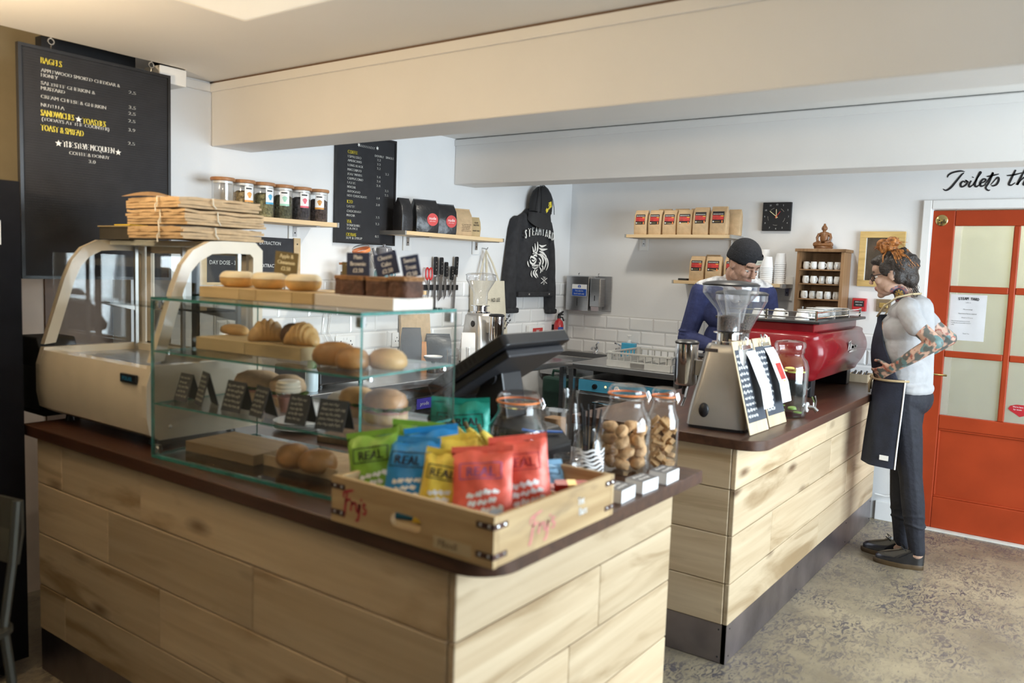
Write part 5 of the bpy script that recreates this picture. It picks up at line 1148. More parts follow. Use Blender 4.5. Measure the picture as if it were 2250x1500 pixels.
wb(MB().loft([[(-3.352+.058*math.sin(a)*q_, 4.905+.125*math.cos(a)*1.02*q_, 1.905-.10*(q_-.9)*3*math.sin(a)-.055*(q_ > 1)) for a in [PI*i/12 for i in range(13)]] for q_ in (.9, 1.0, 1.12)], False, False), 'peak', M_blackm, cp, smooth=True)
for k in range(5):
    a = .35+.6*k; wb(MB().tube([(-3.352+.058*math.cos(0)*math.sin(u)*.98+.0, 4.915+.112*math.cos(a)*math.sin(u), 1.90+.21*math.cos(u)) for u in [PI/2*i/6 for i in range(7)]], .003, 5), 'seam', M_black, cp)
wb(MB().tube([(-3.418, 4.93, 2.05), (-3.37, 4.93, 2.045)], .005, 6), 'hook', M_steel, cp)
pch = wb(MB().prism([(4.915, 1.905), (4.980, 1.955), (4.972, 1.992), (4.935, 1.980), (4.905, 1.925)], -3.300, -3.292, 'YZ'), 'yellow_patch', M_lty, cp)
m = MB(); scribble(m, TP((-3.2915, 4.942, 1.950), (0, 1, .9)), .05, .05, 3, 5, .12); wb(m, 'patch_print', M_inkb, pch)
# sockets on the tiles
for y, lbl in ((3.11, 'white double wall socket left, above the steel bench'), (3.552, 'white double wall socket right, above the steel bench')):
    r = thing('wall_socket', lbl, 'socket', (-3.41, y, 1.05), group='double sockets on the left wall')
    MB().box(.002, .011, -.073, .073, -.043, .043).build('face_plate', M_white, r, bevel=.003)
    for s in (-1, 1):
        for (a, b_) in ((0, .012), (-.011, -.008), (.011, -.008)): MB().box(.0112, .012, s*.036+a-.003, s*.036+a+.003, b_-.004, b_+.004).build('pin_hole', M_black, r)
        MB().box(.0112, .014, s*.012-.006, s*.012+.006, .020, .032).build('rocker', M_paper, r)
fb = thing('fire_blanket', 'small white fire blanket box with a red label on the left wall', 'fire blanket', (-3.405, 4.97, 1.0))
MB().box(.0, .03, -.10, .10, -.05, .085).build('box', M_white, fb, bevel=.004)
lb_ = MB().box(.0302, .031, -.055, .075, -.02, .065).build('label', M_nud, fb)
lettering(lb_, M_paper, [('FIRE', TP((.0315, .01, .030), (0, 1, 0)), .022, 'CENTER', .75, .04), ('BLANKET', TP((.0315, .01, .0), (0, 1, 0)), .022, 'CENTER', .75, .04)], world=False)
fe = thing('fire_extinguisher', 'small red fire extinguisher in the corner above the sink', 'fire extinguisher', (-3.362, 5.245, .93))
MB().lathe([(.001, 0), (.034, 0), (.038, .008), (.038, .15), (.030, .178), (.014, .192), (.014, .20), (.001, .20)], 24, cap=False).build('cylinder', pm('extinguisher_red', (.46, .02, .025), .25, coat=.5), fe, smooth=True)
MB().lathe([(.0386, .055), (.0386, .10)], 24).build('label_band', M_blackm, fe, smooth=True); MB().loft([[(.0392*math.cos(a), .0392*math.sin(a), z) for a in [-1.1+.15*i for i in range(9)]] for z in (.105, .135)], False, False).build('blue_label', pm('label_blue', (.02, .07, .35), .5), fe)
MB().cyl((0, 0, .20), .013, .022, 12).box(-.008, .008, -.006, .05, .222, .232).prism([(-.006, .215), (.055, .245), (.055, .255), (-.006, .235)], -.006, .006, 'YZ').build('valve', M_black, fe)
MB().tube([(0, .012, .21), (.01, .035, .205), (.015, .045, .18)], .006, 8).build('hose', M_black, fe); MB().box(-.05, -.039, -.02, .02, .05, .15).build('wall_bracket', M_black, fe)

# ---------------------------------------------------------------- things on the steel bench
def grinder_parts(t, hop_r, hop_top, hop_bot, lid_mat, beans, body_h, M=None, doser=(0, -.16), sc=1.0, haze=None):
    M = M or Matrix()
    rings = [[(x, y, z) for x, y in rrect(w, d, .03, 4, cx)] for z, w, d, cx in ((.012, .235, .20, .0), (.05, .230, .195, 0), (.10, .215, .185, 0), (.22, .175, .155, .005), (.30, .155, .14, .01), (body_h-.012, .148, .132, .01), (body_h, .135, .12, .01))]
    MB().loft(rings).build('body', M_alu, t, smooth=True, ang=50)
    MB().prism(rrect(.225, .19, .03), 0, .012).build('base_gasket', M_black, t)
    c = (.01, 0, 0)
    MB().lathe([(.062, body_h+.0005), (.062, body_h+.010), (.044, body_h+.012), (.044, body_h+.042), (.058, body_h+.044), (.058, body_h+.048), (.044, body_h+.05)], 28, c).build('collar', M_chrome, t, smooth=True)
    hb, ht = body_h+.052, hop_top
    prof = [(.044, hb), (.046, hb+.07*sc), (.052, hb+.085*sc), (hop_r*.97, ht-.034), (hop_r, ht-.03), (hop_r, ht-.004)]
    MB().lathe(prof, 36, c, False).build('hopper', M_hop, t, smooth=True)
    MB().lathe([(hop_r+.002, ht-.003), (hop_r+.004, ht+.004), (hop_r-.01, ht+.012), (hop_r*.5, ht+.018), (.001, ht+.020)], 36, c, False).build('lid', lid_mat, t, smooth=True)
    if beans:
        z1 = hb+beans; def_r = lambda z: .043 if z < hb+.07*sc else .05+(hop_r*.97-.05)*(z-hb-.085*sc)/(ht-.034-hb-.085*sc) if z > hb+.085*sc else .05
        pr = [(.001, hb+.001)]+[(def_r(hb+.001+(beans)*k/6)*.97, hb+.001+beans*k/6) for k in range(7)]+[(.02, z1+.006), (.001, z1+.006)]
        o = MB().lathe(pr, 32, c, False).build('coffee_beans', pm('coffee_beans', (.085, .045, .028), .5, var=.85, scale=130, bump=1.4, bscale=130), t, smooth=True); o['kind'] = 'stuff'
    dx, dy = doser[1], doser[0]
    MB().lathe([(.001, .155), (.040, .155), (.046, .165), (.046, body_h-.012), (.001, body_h-.012)], 28, (dx, dy, 0), False).build('doser', M_chrome, t, smooth=True)
    MB().lathe([(.048, body_h-.011), (.049, body_h-.004), (.04, body_h+.003), (.001, body_h+.006)], 28, (dx, dy, 0), False).build('doser_lid', M_black, t, smooth=True)
    MB().tube([(dx+.02, dy-.03, .15), (dx+.02, dy-.055, .11), (dx+.01, dy-.06, .075)], .006, 8).build('portafilter_fork', M_chrome, t)
    MB().cyl((dx, dy, .115), .012, .04, 12).build('outlet', M_black, t)
    MB().box(dx+.045, -.06, dy-.02, dy+.02, .20, .26).build('doser_bracket', M_alu, t)
gb = thing('coffee_grinder', 'grey coffee grinder with an empty clear hopper on the steel bench', 'coffee grinder', (-3.13, 3.98, .9005), rz=PI*.92)
grinder_parts(gb, .092, .548, 0, M_hop, 0, .315)
MB().lathe([(.020, 0), (.016, .002), (.016, .003), (.001, .003)], 20, M=T(-.02, .0775, .25) @ RX(-PI/2)).build('badge_ring', M_black, gb)
M_dkb = pm('dark_grey_bag', (.045, .045, .05), .55, var=.2, bump=.4, bscale=25)
coffee_bag('coffee_bag', 'tall dark grey coffee bag standing on the steel bench', (-3.16, 3.385, .9005), .9, .11, .07, .24, M_dkb, 'bags on the steel bench')
coffee_bag('coffee_bag', 'white coffee bag with small print on the steel bench', (-3.08, 3.80, .9005), .75, .085, .06, .20, M_paper, 'bags on the steel bench')
coffee_bag('coffee_bag', 'slumped black coffee bag beside the white bag on the bench', (-3.20, 3.66, .9005), .9, .15, .09, .19, M_blkbag, 'bags on the steel bench')
coffee_bag('coffee_bag', 'small orange coffee bag between the dark bags on the bench', (-3.20, 3.515, .9005), .9, .06, .05, .15, pm('orange_bag', (.55, .22, .05), .6), 'bags on the steel bench')
o = MB().box(-.010, .010, -.13, .13, 0, .30).build('wooden_tray', M_kraft, bevel=.003); o.location = (-3.365, 3.66, .9005); o.rotation_euler = (0, -.10, 0); tag(o, 'brown board leaning on the tiles behind the coffee bags', 'board')
dr = thing('coffee_dripper', 'black cone coffee dripper with a white filter on the bench', 'dripper', (-3.02, 3.42, .9005))
MB().lathe([(.035, 0), (.03, .02), (.02, .03), (.055, .085), (.057, .087)], 24, cap=False).build('cone', M_black, dr, smooth=True); MB().lathe([(.02, .035), (.053, .093)], 20, cap=False).build('paper_filter', M_paper, dr)
for k in range(3):
    r = thing('glass_tumbler', ('left', 'middle', 'right')[k]+' clear tumbler in front of the bags on the steel bench', 'glass', (-2.96, 3.52+.085*k, .9005), group='tumblers on the bench')
    MB().lathe([(.001, .004), (.032, .004), (.036, .13)], 20, cap=False).build('glass_body', M_jar, r, smooth=True); MB().lathe([(.001, 0), (.032, 0), (.032, .004)], 20).build('base', M_jar, r)
pg = thing('panini_grill', 'black and steel sandwich grill on the bench behind the pastry case', 'grill', (-3.12, 2.70, .9005))
MB().box(-.17, .17, -.16, .16, .015, .09).build('base', M_black, pg, bevel=.01); MB().box(-.165, .165, -.155, .155, .10, .16).build('lid', M_steel, pg, bevel=.012)
MB().tube([(.17, -.10, .12), (.23, -.10, .14), (.23, .10, .14), (.17, .10, .12)], .008, 8).build('handle', M_chrome, pg); MB().lathe([(.016, 0), (.014, .02), (.001, .02)], 16, M=T(.17, .11, .05) @ RY(PI/2)).build('dial', M_chrome, pg)
for x in (-.14, .14):
    for y in (-.13, .13): MB().cyl((x, y, 0), .012, .015, 8).build('foot', M_black, pg)
so = thing('sauce_bottle', 'small bottle with a green cap on the steel bench', 'bottle', (-2.93, 2.475, .9005))
MB().lathe([(.001, 0), (.028, 0), (.03, .01), (.03, .09), (.018, .11), (.001, .112)], 20, cap=False).build('bottle_body', pm('pale_blue_plastic', (.55, .70, .78), .4), so, smooth=True); MB().lathe([(.022, .108), (.02, .15), (.001, .152)], 16, cap=False).build('cap', pm('green_cap', (.05, .30, .12), .4), so, smooth=True)
# bottle cooler under the bench
bc = thing('bottle_cooler', 'black under-bench bottle cooler with a blue prodis badge', 'cooler', (-3.10, 3.35, 0))
wb(MB().box(-3.36, -2.90, 3.0, 3.95, .02, .80), 'cabinet', M_black, bc, bevel=.006)
for y in (3.02, 3.49):
    dd = wb(MB().box(-2.898, -2.868, y, y+.44, .08, .09+.04).box(-2.898, -2.868, y, y+.44, .66, .72).box(-2.898, -2.868, y, y+.04, .13, .66).box(-2.898, -2.868, y+.40, y+.44, .13, .66), 'door', M_black, bc)
    wb(MB().box(-2.885, -2.880, y+.04, y+.40, .13, .66), 'pane', M_glass, dd)
bdg = wb(MB().box(-2.899, -2.893, 3.155, 3.275, .735, .792), 'badge', pm('prodis_blue', (.05, .04, .30), .4), bc)
lettering(bdg, M_paper, [('prodis', TP((-2.8925, 3.215, .754), (0, 1, 0)), .020, 'CENTER', .95, .02)])

m = MB().tube([(-3.395, 2.945, 1.325), (-3.392, 2.957, 1.22), (-3.394, 2.941, 1.12), (-3.392, 2.9749999999999996, 1.06)], .0028, 6)
tag(m.build('cable', M_paper, smooth='all'), 'left thin white cable hanging below the lower wall shelf behind the pastry case', 'cable')

m = MB().tube([(-3.395, 2.985, 1.325), (-3.392, 2.997, 1.22), (-3.394, 2.981, 1.12), (-3.392, 3.0149999999999997, 1.06)], .0028, 6)
tag(m.build('cable', M_paper, smooth='all'), 'right thin white cable hanging below the lower wall shelf behind the pastry case', 'cable')
# ================================================================ back wall
def roast_bag(label, loc, rz, h, group, lab=True, w=.112):
    r = coffee_bag('coffee_bag', label, loc, rz, w, .068, h, M_kraft, group)
    if lab:
        z1 = h*.93; z0 = h*.42
        l_ = MB().loft([[(x, -.0352+(.010*((z-z0)/(z1-z0))**2 if z > z0 else 0)-.0016, z) for x in (-w*.36, w*.36)] for z in (z0, z0+(z1-z0)*.5, z1*.9)], False, False).build('label', M_inkb, r)
        yy = lambda z: -.0352+(.010*((z-z0)/(z1-z0))**2)-.0024
        MB().loft([[(x, yy(z), z) for x in (-w*.345, w*.345)] for z in (z0+.022, z0+.035, z0+.052)], False, False).build('red_landscape', M_red, l_)
        MB().box(w*.16, w*.32, yy(z0+.05)-.0005, yy(z0+.05), z0+.036, z0+.050).build('yellow_patch', M_yel, l_)
        MB().box(w*.22, w*.30, yy(z0)-.0005, yy(z0), z0+.002, z0+.018).build('orange_patch', M_org, l_)
        MB().prism([(-w*.28+.005*math.cos(a), z0+.010+.005*math.sin(a)) for a in [2*PI*i/10 for i in range(10)]], yy(z0)-.0005, yy(z0), 'XZ').build('seal', M_ltr, l_)
        m = MB()
        for i in range(9): m.box(-w*.30+i*w*.07, -w*.30+i*w*.07+w*.035, yy(z0+.06)-.0006, yy(z0+.06)-.0002, z0+.0565, z0+.0625)
        m = m.build('title_marks', M_ltr, l_); m['kind'] = 'stuff'
        MB().box(-w*.20, w*.12, yy(z0)-.0005, yy(z0), z0+.0075, z0+.0115).build('name_line', M_brass, l_)
    return r
GU, GL = 'coffee bags on the upper back shelf', 'coffee bags on the lower back shelf'
ordn = ('leftmost', 'second from the left', 'third from the left', 'fourth from the left', 'fifth and taller', 'sixth and tallest')
for k, x in enumerate((-2.705, -2.592, -2.482, -2.372, -2.252, -2.127)):
    roast_bag('%s red-labelled kraft coffee bag in the upper back shelf front row' % ordn[k], (x, 5.272, 1.7707), (.02, -.02, .05, .14, .02, .03)[k], (.168, .168, .166, .168, .182, .186)[k], GU, w=(.100, .100, .100, .104, .108, .112)[k])
for k, x in enumerate((-2.57, -2.44, -2.32)): roast_bag('kraft coffee bag hidden behind the front row, %s' % ('left', 'centre', 'right')[k], (x, 5.36, 1.7707), 0, .182, GU, False, .105)
roast_bag('kraft coffee bag turned side-on at the right end of the upper shelf', (-2.052, 5.355, 1.7707), .1, .172, GU, False, .085)
roast_bag('red-labelled coffee bag at the left of the lower back shelf', (-2.262, 5.272, 1.4577), .02, .165, GL, w=.105)
roast_bag('red-labelled coffee bag in the middle of the lower back shelf', (-2.145, 5.272, 1.4577), .08, .165, GL, w=.108)
roast_bag('red-labelled coffee bag half hidden behind the barista', (-2.015, 5.275, 1.4577), .02, .165, GL, w=.105)
roast_bag('plain kraft coffee bag behind the lower shelf row', (-2.19, 5.355, 1.4577), 0, .178, GL, False, .105)
pk = tag(MB().prism(rrect(.075, .04, .012), 0, .014).build('pocket_knife', M_black, smooth=True, bevel=.003), 'small black tool lying at the left end of the lower back shelf', 'tool'); pk.location = (-2.365, 5.27, 1.4575)
def cup_stack(label, loc, n, r, grp='stacks of paper cups'):
    t = thing('cup_stack', label, 'paper cups', loc, group=grp); z = 0
    for k in range(n):
        o = MB().lathe([(r*.99, z), (r*1.02, z+.002), (r*1.02, z+.005), (r*.97, z+.006), (r*.955, z+.0135)], 20, cap=False).build('paper_cup', M_paper, t, smooth=True); z += .0125
    MB().lathe([(r*.96, z), (r*.76, z+.062), (r*.70, z+.062), (r*.70, z+.058), (.001, z+.058)], 20, cap=False).build('paper_cup', M_paper, t, smooth=True)
cup_stack('tall stack of white paper cups just right of the barista', (-1.802, 5.305, 1.4577), 9, .042)
cup_stack('short front stack of white paper cups behind the barista', (-1.885, 5.285, 1.4577), 7, .040)
cup_stack('rear stack of white paper cups nearest the wall bracket', (-1.725, 5.345, 1.4577), 11, .038)
cup_stack('tallest rear stack of white paper cups behind the beanie', (-1.845, 5.39, 1.4577), 13, .038)
# clock
ck = thing('wall_clock', 'square black wall clock with white numerals on the back wall', 'clock', (-1.797, 5.448, 1.902))
MB().box(-.094, .094, -.024, 0, -.094, .094).build('face', M_blackm, ck, bevel=.002)
for h in range(1, 13):
    a = 2*PI*h/12; R_ = .079/max(abs(math.sin(a)), abs(math.cos(a)))*(1 if h % 3 == 0 else .93)
    lettering(ck, M_paper, [(str(h), TP((R_*math.sin(a), -.0246, R_*math.cos(a)-.0055), (1, 0, 0)), .011, 'CENTER', .95, .03)], world=False)
def hand(nm, ang, L_, w, mat, y, back=.012):
    MB().box(-w/2, w/2, y-.0012, y, -back, L_, RY(ang)).build(nm, mat, ck)
M_cre = pm('hand_cream', (.85, .78, .50), .5)
hand('minute_hand', -2*PI*8.6/60, .058, .0042, M_cre, -.0255); hand('hour_hand', -.05, .048, .0042, M_cre, -.027); hand('second_hand', .65, .042, .0042, M_nud, -.0285)
MB().lathe([(.005, 0), (.005, .003), (.001, .004)], 12, M=T(0, -.028, 0) @ RX(PI/2)).build('hub', M_org, ck)
m = MB()
for k in range(5):
    a0 = .5+k*1.25; m.loft([[(r_*math.sin(a0+.5*i/6), -.0247, r_*math.cos(a0+.5*i/6)) for i in range(7)] for r_ in (.0565, .0585)], False, False)
m = m.build('dial_arcs', M_alu, ck); m['kind'] = 'stuff'
# cup cabinet with mugs
cbn = thing('cup_cabinet', 'small open wooden wall cabinet of white mugs beside the clock', 'cabinet', (-1.455, 5.36, 1.10))
CXa, CXb, CYa, CYb = -1.600, -1.312, 5.275, 5.447
wb(MB().box(CXa, CXa+.018, CYa, CYb, 1.10, 1.668), 'side_panel', M_cab, cbn); wb(MB().box(CXb-.018, CXb, CYa, CYb, 1.10, 1.668), 'side_panel', M_cab, cbn)
wb(MB().box(CXa+.018, CXb-.018, CYb-.008, CYb, 1.10, 1.668), 'back_panel', M_cab, cbn); wb(MB().box(CXa-.012, CXb+.012, CYa-.012, CYb, 1.6685, 1.688), 'top_board', M_cab, cbn, bevel=.003)
SH = (1.560, 1.470, 1.374, 1.275, 1.13)
for z in SH: wb(MB().box(CXa+.0185, CXb-.0185, CYa+.004, CYb-.0085, z-.008, z), 'shelf', M_cab, cbn)
M_mug = pm('mug_white', (.80, .80, .78), .2, var=.03, coat=.4)
place = ['leftmost', 'second', 'third', 'fourth', 'rightmost']
mug0 = None
for r_, z in enumerate(SH[:3]):
    for k in range(5):
        lab = '%s white mug on the %s shelf of the cup cabinet' % (place[k], ('top', 'second', 'third')[r_])
        loc = (-1.552+.0485*k+(.004 if r_ % 2 else 0), 5.318+(.012 if (k+r_) % 3 == 0 else 0), z+.0005); rz = random.Random(r_*5+k).uniform(-1.9, -.2)
        if mug0 is None: mug0 = mug(lab, loc, .0222, .047, M_mug, rz, 'white mugs in the cup cabinet')
        else: dup(mug0, loc, rz, lab)
dup(mug0, (-1.352, 5.315, 1.2755), -.5, 'lone white mug on the bottom visible shelf of the cabinet')
for k in range(3):
    r = thing('shot_glass', '%s small clear glass on the bottom cabinet shelf' % ('left', 'middle', 'right')[k], 'glass', (-1.545+.058*k, 5.32, 1.2755), group='small glasses in the cabinet')
    MB().lathe([(.001, .003), (.02, .003), (.024, .045)], 18, cap=False).build('glass_body', M_jar, r, smooth=True); MB().lathe([(.02, 0), (.02, .003)], 18).build('base', M_jar, r)
# seated carved figure
M_carv = pm('carved_wood', (.20, .085, .03), .4, var=.25, scale=30, bump=.2)
bd_ = thing('buddha_statue', 'carved brown wooden seated Buddha figure on top of the cup cabinet', 'statue', (-1.463, 5.355, 1.6885))
MB().lathe([(.001, 0), (.058, 0), (.056, .007), (.060, .010), (.055, .018), (.001, .020)], 24, cap=False, sy=.65).build('pedestal', M_carv, bd_, smooth=True)
m = MB()
m.ball((0, .004, .072), (.026, .02, .040), 16, 12).ball((0, .006, .095), (.036, .018, .016), 16, 10)          # torso, shoulders
for s in (-1, 1):
    m.tube([(s*.015, .0, .032), (s*.048, -.010, .030), (s*.052, -.018, .028)], [.016, .017, .014], 10); m.tube([(s*.052, -.018, .028), (s*.02, -.028, .027), (-s*.02, -.030, .026)], [.014, .012, .010], 10)
    m.tube([(s*.032, .006, .098), (s*.042, .0, .072), (s*.036, -.008, .050)], [.010, .009, .008], 10); m.tube([(s*.036, -.008, .050), (s*.012, -.026, .042)], [.008, .006], 10)
m.lathe([(.010, .104), (.010, .120)], 12); m.ball((0, .0, .132), (.0165, .0165, .021), 14, 10).ball((0, .001, .155), (.008, .008, .007), 10, 8).ball((0, -.0165, .131), (.003, .004, .005), 8, 6)
for s in (-1, 1): m.ball((s*.0165, .001, .130), (.003, .004, .009), 8, 6)
o = m.build('figure', M_carv, bd_, smooth='all')
mod = o.modifiers.new('r', 'REMESH'); mod.mode = 'VOXEL'; mod.voxel_size = .0022; mod.use_smooth_shade = True
# picture frame
pf = thing('picture_frame', 'gold-wood framed dark picture on the wall behind the woman', 'picture frame', (-1.132, 5.445, 1.634))
M_gw = wood('gilt_wood', (.50, .33, .11), (.68, .48, .20), 'X', 40, .4, 6)
for (x0, x1, z0, z1) in ((-.131, .131, .132, .171), (-.131, .131, -.171, -.132), (-.131, -.093, -.132, .132), (.093, .131, -.132, .132)): MB().box(x0, x1, -.022, 0, z0, z1).build('frame_rail', M_gw, pf, bevel=.002)
MB().box(-.093, .093, -.009, -.002, -.132, .132).build('picture', pm('dark_picture', (.035, .028, .024), .25, var=.6, scale=18), pf)
for (x0, x1, z0, z1) in ((-.093, -.089, -.132, .132), (.089, .093, -.132, .132)): MB().box(x0, x1, -.012, -.0092, z0, z1).build('mount_strip', M_paper, pf)
fa = thing('fire_alarm', 'red fire alarm call point on the back wall', 'fire alarm', (-1.238, 5.445, 1.347))
MB().box(-.041, .041, -.035, 0, -.041, .041).build('box', pm('alarm_red', (.48, .02, .03), .35), fa, bevel=.003)
gp = MB().box(-.030, .030, -.0365, -.0352, -.012, .026).build('glass_plate', M_blackm, fa)
lettering(gp, M_paper, [('BREAK GLASS', TP((0, -.0369, .014), (1, 0, 0)), .0065, 'CENTER', .8, 0), ('PRESS HERE', TP((0, -.0369, -.004), (1, 0, 0)), .0065, 'CENTER', .8, 0)], world=False)
MB().cyl((0, 0, 0), .003, .003, 8, T(0, -.035, -.031) @ RX(PI/2)).build('key_slot', M_black, fa)
sw = thing('light_switch', 'brushed metal light switch plate behind the woman', 'light switch', (-1.10, 5.445, 1.349))
MB().box(-.043, .043, -.008, 0, -.040, .040).build('plate', pm('bronze_plate', (.32, .28, .22), .35, .9), sw, bevel=.002)
MB().box(-.024, .024, -.014, -.0082, -.016, .016).build('dimmer_panel', M_brass, sw, bevel=.002); MB().lathe([(.009, 0), (.008, .006), (.001, .006)], 14, M=T(.010, -.0142, 0) @ RX(PI/2)).build('knob', M_crm, sw)
for x in (-.036, .036): MB().ball((x, -.0085, 0), .0025, 8, 6).build('screw', M_chrome, sw)
# paper towel and soap dispenser
pd = thing('towel_dispenser', 'stainless steel hand towel and soap dispenser with a blue hand wash sign', 'dispenser', (-3.20, 5.445, 1.33))
MB().box(-.196, .180, -.010, -.0, -.135, .132).build('back_plate', M_steel, pd, bevel=.004)
MB().loft([[(x, -.012-d, z) for x, d in ((-.196, 0), (-.172, .085), (.030, .085), (.030, 0))] for z in (-.138, -.12, .11, .128)]).build('towel_box', M_steel, pd, bevel=.004)
MB().box(.040, .128, -.095, -.012, -.10, .115).build('soap_box', M_steel, pd, bevel=.006)
MB().prism([(-.092, -.10), (-.030, -.10), (-.045, -.132), (-.085, -.132)], .05, .118, 'YZ').build('spout', M_steel, pd)
MB().box(.080, .086, -.0965, -.0952, -.055, -.015).build('level_slot', M_black, pd); MB().box(-.072, -.068, -.0985, -.0972, -.10, -.04).build('towel_slot', M_black, pd)
sgn = MB().box(-.118, .012, -.0985, -.0972, -.025, .065).build('sign', M_paper, pd)
MB().box(-.116, .010, -.0992, -.0986, -.023, .030).build('blue_panel', pm('sign_blue', (.015, .08, .42), .4), sgn)
MB().prism([(-.053+.013*math.cos(a), .048+.013*math.sin(a)) for a in [2*PI*i/18 for i in range(18)]], -.0992, -.0986, 'XZ').build('blue_disc', pm('sign_blue', (.015, .08, .42), .4), sgn)
MB().box(-.055, -.051, -.0997, -.0993, .042, .058).box(-.060, -.046, -.0997, -.0993, .038, .042).build('hand_symbol', M_paper, sgn)
lettering(sgn, M_paper, [('This sink for', TP((-.053, -.0997, .010), (1, 0, 0)), .012, 'CENTER', .85, .03), ('hand wash only', TP((-.053, -.0997, -.012), (1, 0, 0)), .012, 'CENTER', .85, .03)], world=False)
for x in (-.09, .085): MB().tube([(x, -.05, .125), (x, -.055, .145), (x+.008, -.055, .152)], .004, 6).build('lock_key', M_chrome, pd)

# sink, taps, soap, dishwasher, rack
sk = thing('hand_basin', 'small stainless hand basin in the back corner', 'sink', (-3.16, 5.25, .75))
b = MB(); b.box(-3.395, -2.93, 5.06, 5.09, .72, .868).box(-3.395, -2.93, 5.405, 5.438, .72, .868).box(-3.395, -3.365, 5.09, 5.405, .72, .868).box(-2.96, -2.93, 5.09, 5.405, .72, .868).box(-3.365, -2.96, 5.09, 5.405, .72, .735)
wb(b, 'basin', M_steel, sk); wb(MB().box(-3.37, -3.34, 5.40, 5.44, .6, .72).box(-2.98, -2.95, 5.40, 5.44, .6, .72), 'wall_bracket', M_steel, sk)
def tap(label, x, y, z, s):
    t = thing('tap', label, 'tap', (x, y, z), group='chrome taps at the back wall')
    MB().lathe([(.022, 0), (.016, .01), (.013, .045), (.016, .055), (.001, .058)], 16, cap=False).build('tap_body', M_chrome, t, smooth=True)
    MB().tube([(0, 0, .04), (0, -.03, .055), (0, -.065, .05), (0, -.072, .035)], .008, 8).build('spout', M_chrome, t, smooth=True)
    MB().tube([(0, 0, .056), (0, .0, .07), (s*.02, -.02, .085), (s*.035, -.035, .09)], .006, 8).build('lever', M_chrome, t, smooth=True)
tap('chrome lever tap on the hand basin', -3.12, 5.415, .8685, 1); tap('second chrome tap right of the hand basin', -2.90, 5.40, .877, -1)
sp = thing('soap_bottle', 'blue liquid soap pump bottle against the tiles', 'soap bottle', (-2.795, 5.33, .8775))
MB().prism(rrect(.108, .07, .022), .0, .105).build('bottle_body', pm('blue_soap', (.05, .38, .62), .2, coat=.4), sp, smooth=True, bevel=.006)
MB().lathe([(.016, .106), (.016, .122), (.006, .124), (.006, .150), (.018, .152), (.018, .162), (.001, .164)], 16, cap=False).build('pump', M_paper, sp, smooth=True)
dt = thing('steel_table', 'stainless steel worktable against the back wall carrying the dish rack', 'table', (-2.48, 5.05, 0))
wb(MB().box(-2.90, -2.088, 4.66, 5.435, .838, .876), 'table_top', M_steel, dt, bevel=.004)
for x in (-2.88, -2.11):
    for y in (4.69, 5.41): wb(MB().box(x-.018, x+.018, y-.018, y+.018, 0, .837), 'leg', M_steel, dt)
dw = thing('dishwasher', 'stainless dishwasher with a blue control strip under the steel table', 'dishwasher', (-2.46, 5.0, 0))
wb(MB().box(-2.85, -2.14, 4.73, 5.38, .04, .775), 'cabinet', M_steel, dw, bevel=.006)
cpn = wb(MB().box(-2.845, -2.145, 4.718, 4.7295, .690, .765), 'control_panel', pm('panel_blue', (.06, .30, .48), .35), dw)
wb(MB().lathe([(.018, 0), (.016, .014), (.001, .015)], 18, M=T(-2.715, 4.7175, .727) @ RX(PI/2)), 'knob', M_black, cpn); wb(MB().lathe([(.007, 0), (.006, .003), (.001, .004)], 12, M=T(-2.635, 4.7175, .732) @ RX(PI/2)), 'indicator_lamp', pm('lamp_orange', (1, .45, .15), .4, emit=(1, .35, .1), es=5), cpn)
m = MB(); brush(m, [(-.02, -.012, .3), (-.012, .008, 1.2), (.006, .012, 1.4), (.02, -.006, .3)], .010, TP((-2.55, 4.7172, .727), (1, 0, 0))); wb(m, 'dolphin_mark', M_paper, cpn)
wb(MB().box(-2.845, -2.145, 4.705, 4.7295, .12, .675), 'door', M_steel, dw, bevel=.006)
wb(MB().tube([(-2.70, 4.705, .62), (-2.70, 4.665, .62), (-2.24, 4.665, .62), (-2.24, 4.705, .62)], .010, 8), 'door_handle', M_chrome, dw)
for x in (-2.82, -2.17):
    for y in (4.77, 5.34): wb(MB().cyl((x, y, 0), .02, .04, 10), 'foot', M_black, dw)
rk = thing('dish_rack', 'grey plastic dishwasher rack on the steel table', 'dish rack', (-2.40, 4.93, .8765))
M_rk = pm('rack_plastic', (.52, .52, .50), .45); RW, RD, RH = .46, .44, .098
for s in (-1, 1):
    MB().box(-RW/2, RW/2, s*RD/2-.008, s*RD/2+.008, 0, .045).build('side_wall', M_rk, rk, bevel=.003); MB().box(s*RW/2-.008, s*RW/2+.008, -RD/2+.009, RD/2-.009, 0, .045).build('side_wall', M_rk, rk, bevel=.003)
    MB().box(-RW/2, RW/2, s*RD/2-.008, s*RD/2+.008, RH-.012, RH).build('top_rail', M_rk, rk, bevel=.002); MB().box(s*RW/2-.008, s*RW/2+.008, -RD/2+.009, RD/2-.009, RH-.012, RH).build('top_rail', M_rk, rk, bevel=.002)
    for k in range(9):
        a = -RW/2+.03+(RW-.06)*k/8; MB().box(a-.003, a+.003, s*RD/2-.005, s*RD/2+.005, .0455, RH-.0125).build('slat', M_rk, rk)
        a = -RD/2+.03+(RD-.06)*k/8; MB().box(s*RW/2-.005, s*RW/2+.005, a-.003, a+.003, .0455, RH-.0125).build('slat', M_rk, rk)
for sx in (-1, 1):
    for sy in (-1, 1): MB().cyl((sx*(RW/2-.012), sy*(RD/2-.012), .0455), .017, .056, 12).build('corner_post', M_rk, rk)
for k in range(5):
    a = -RW/2+.05+(RW-.1)*k/4; MB().box(a-.003, a+.003, -RD/2+.01, RD/2-.01, .01, .018).build('base_bar', M_rk, rk)
MB().box(-.05, .05, -RD/2-.0095, -RD/2-.0085, .004, .036).build('grip_recess', M_alu, rk)
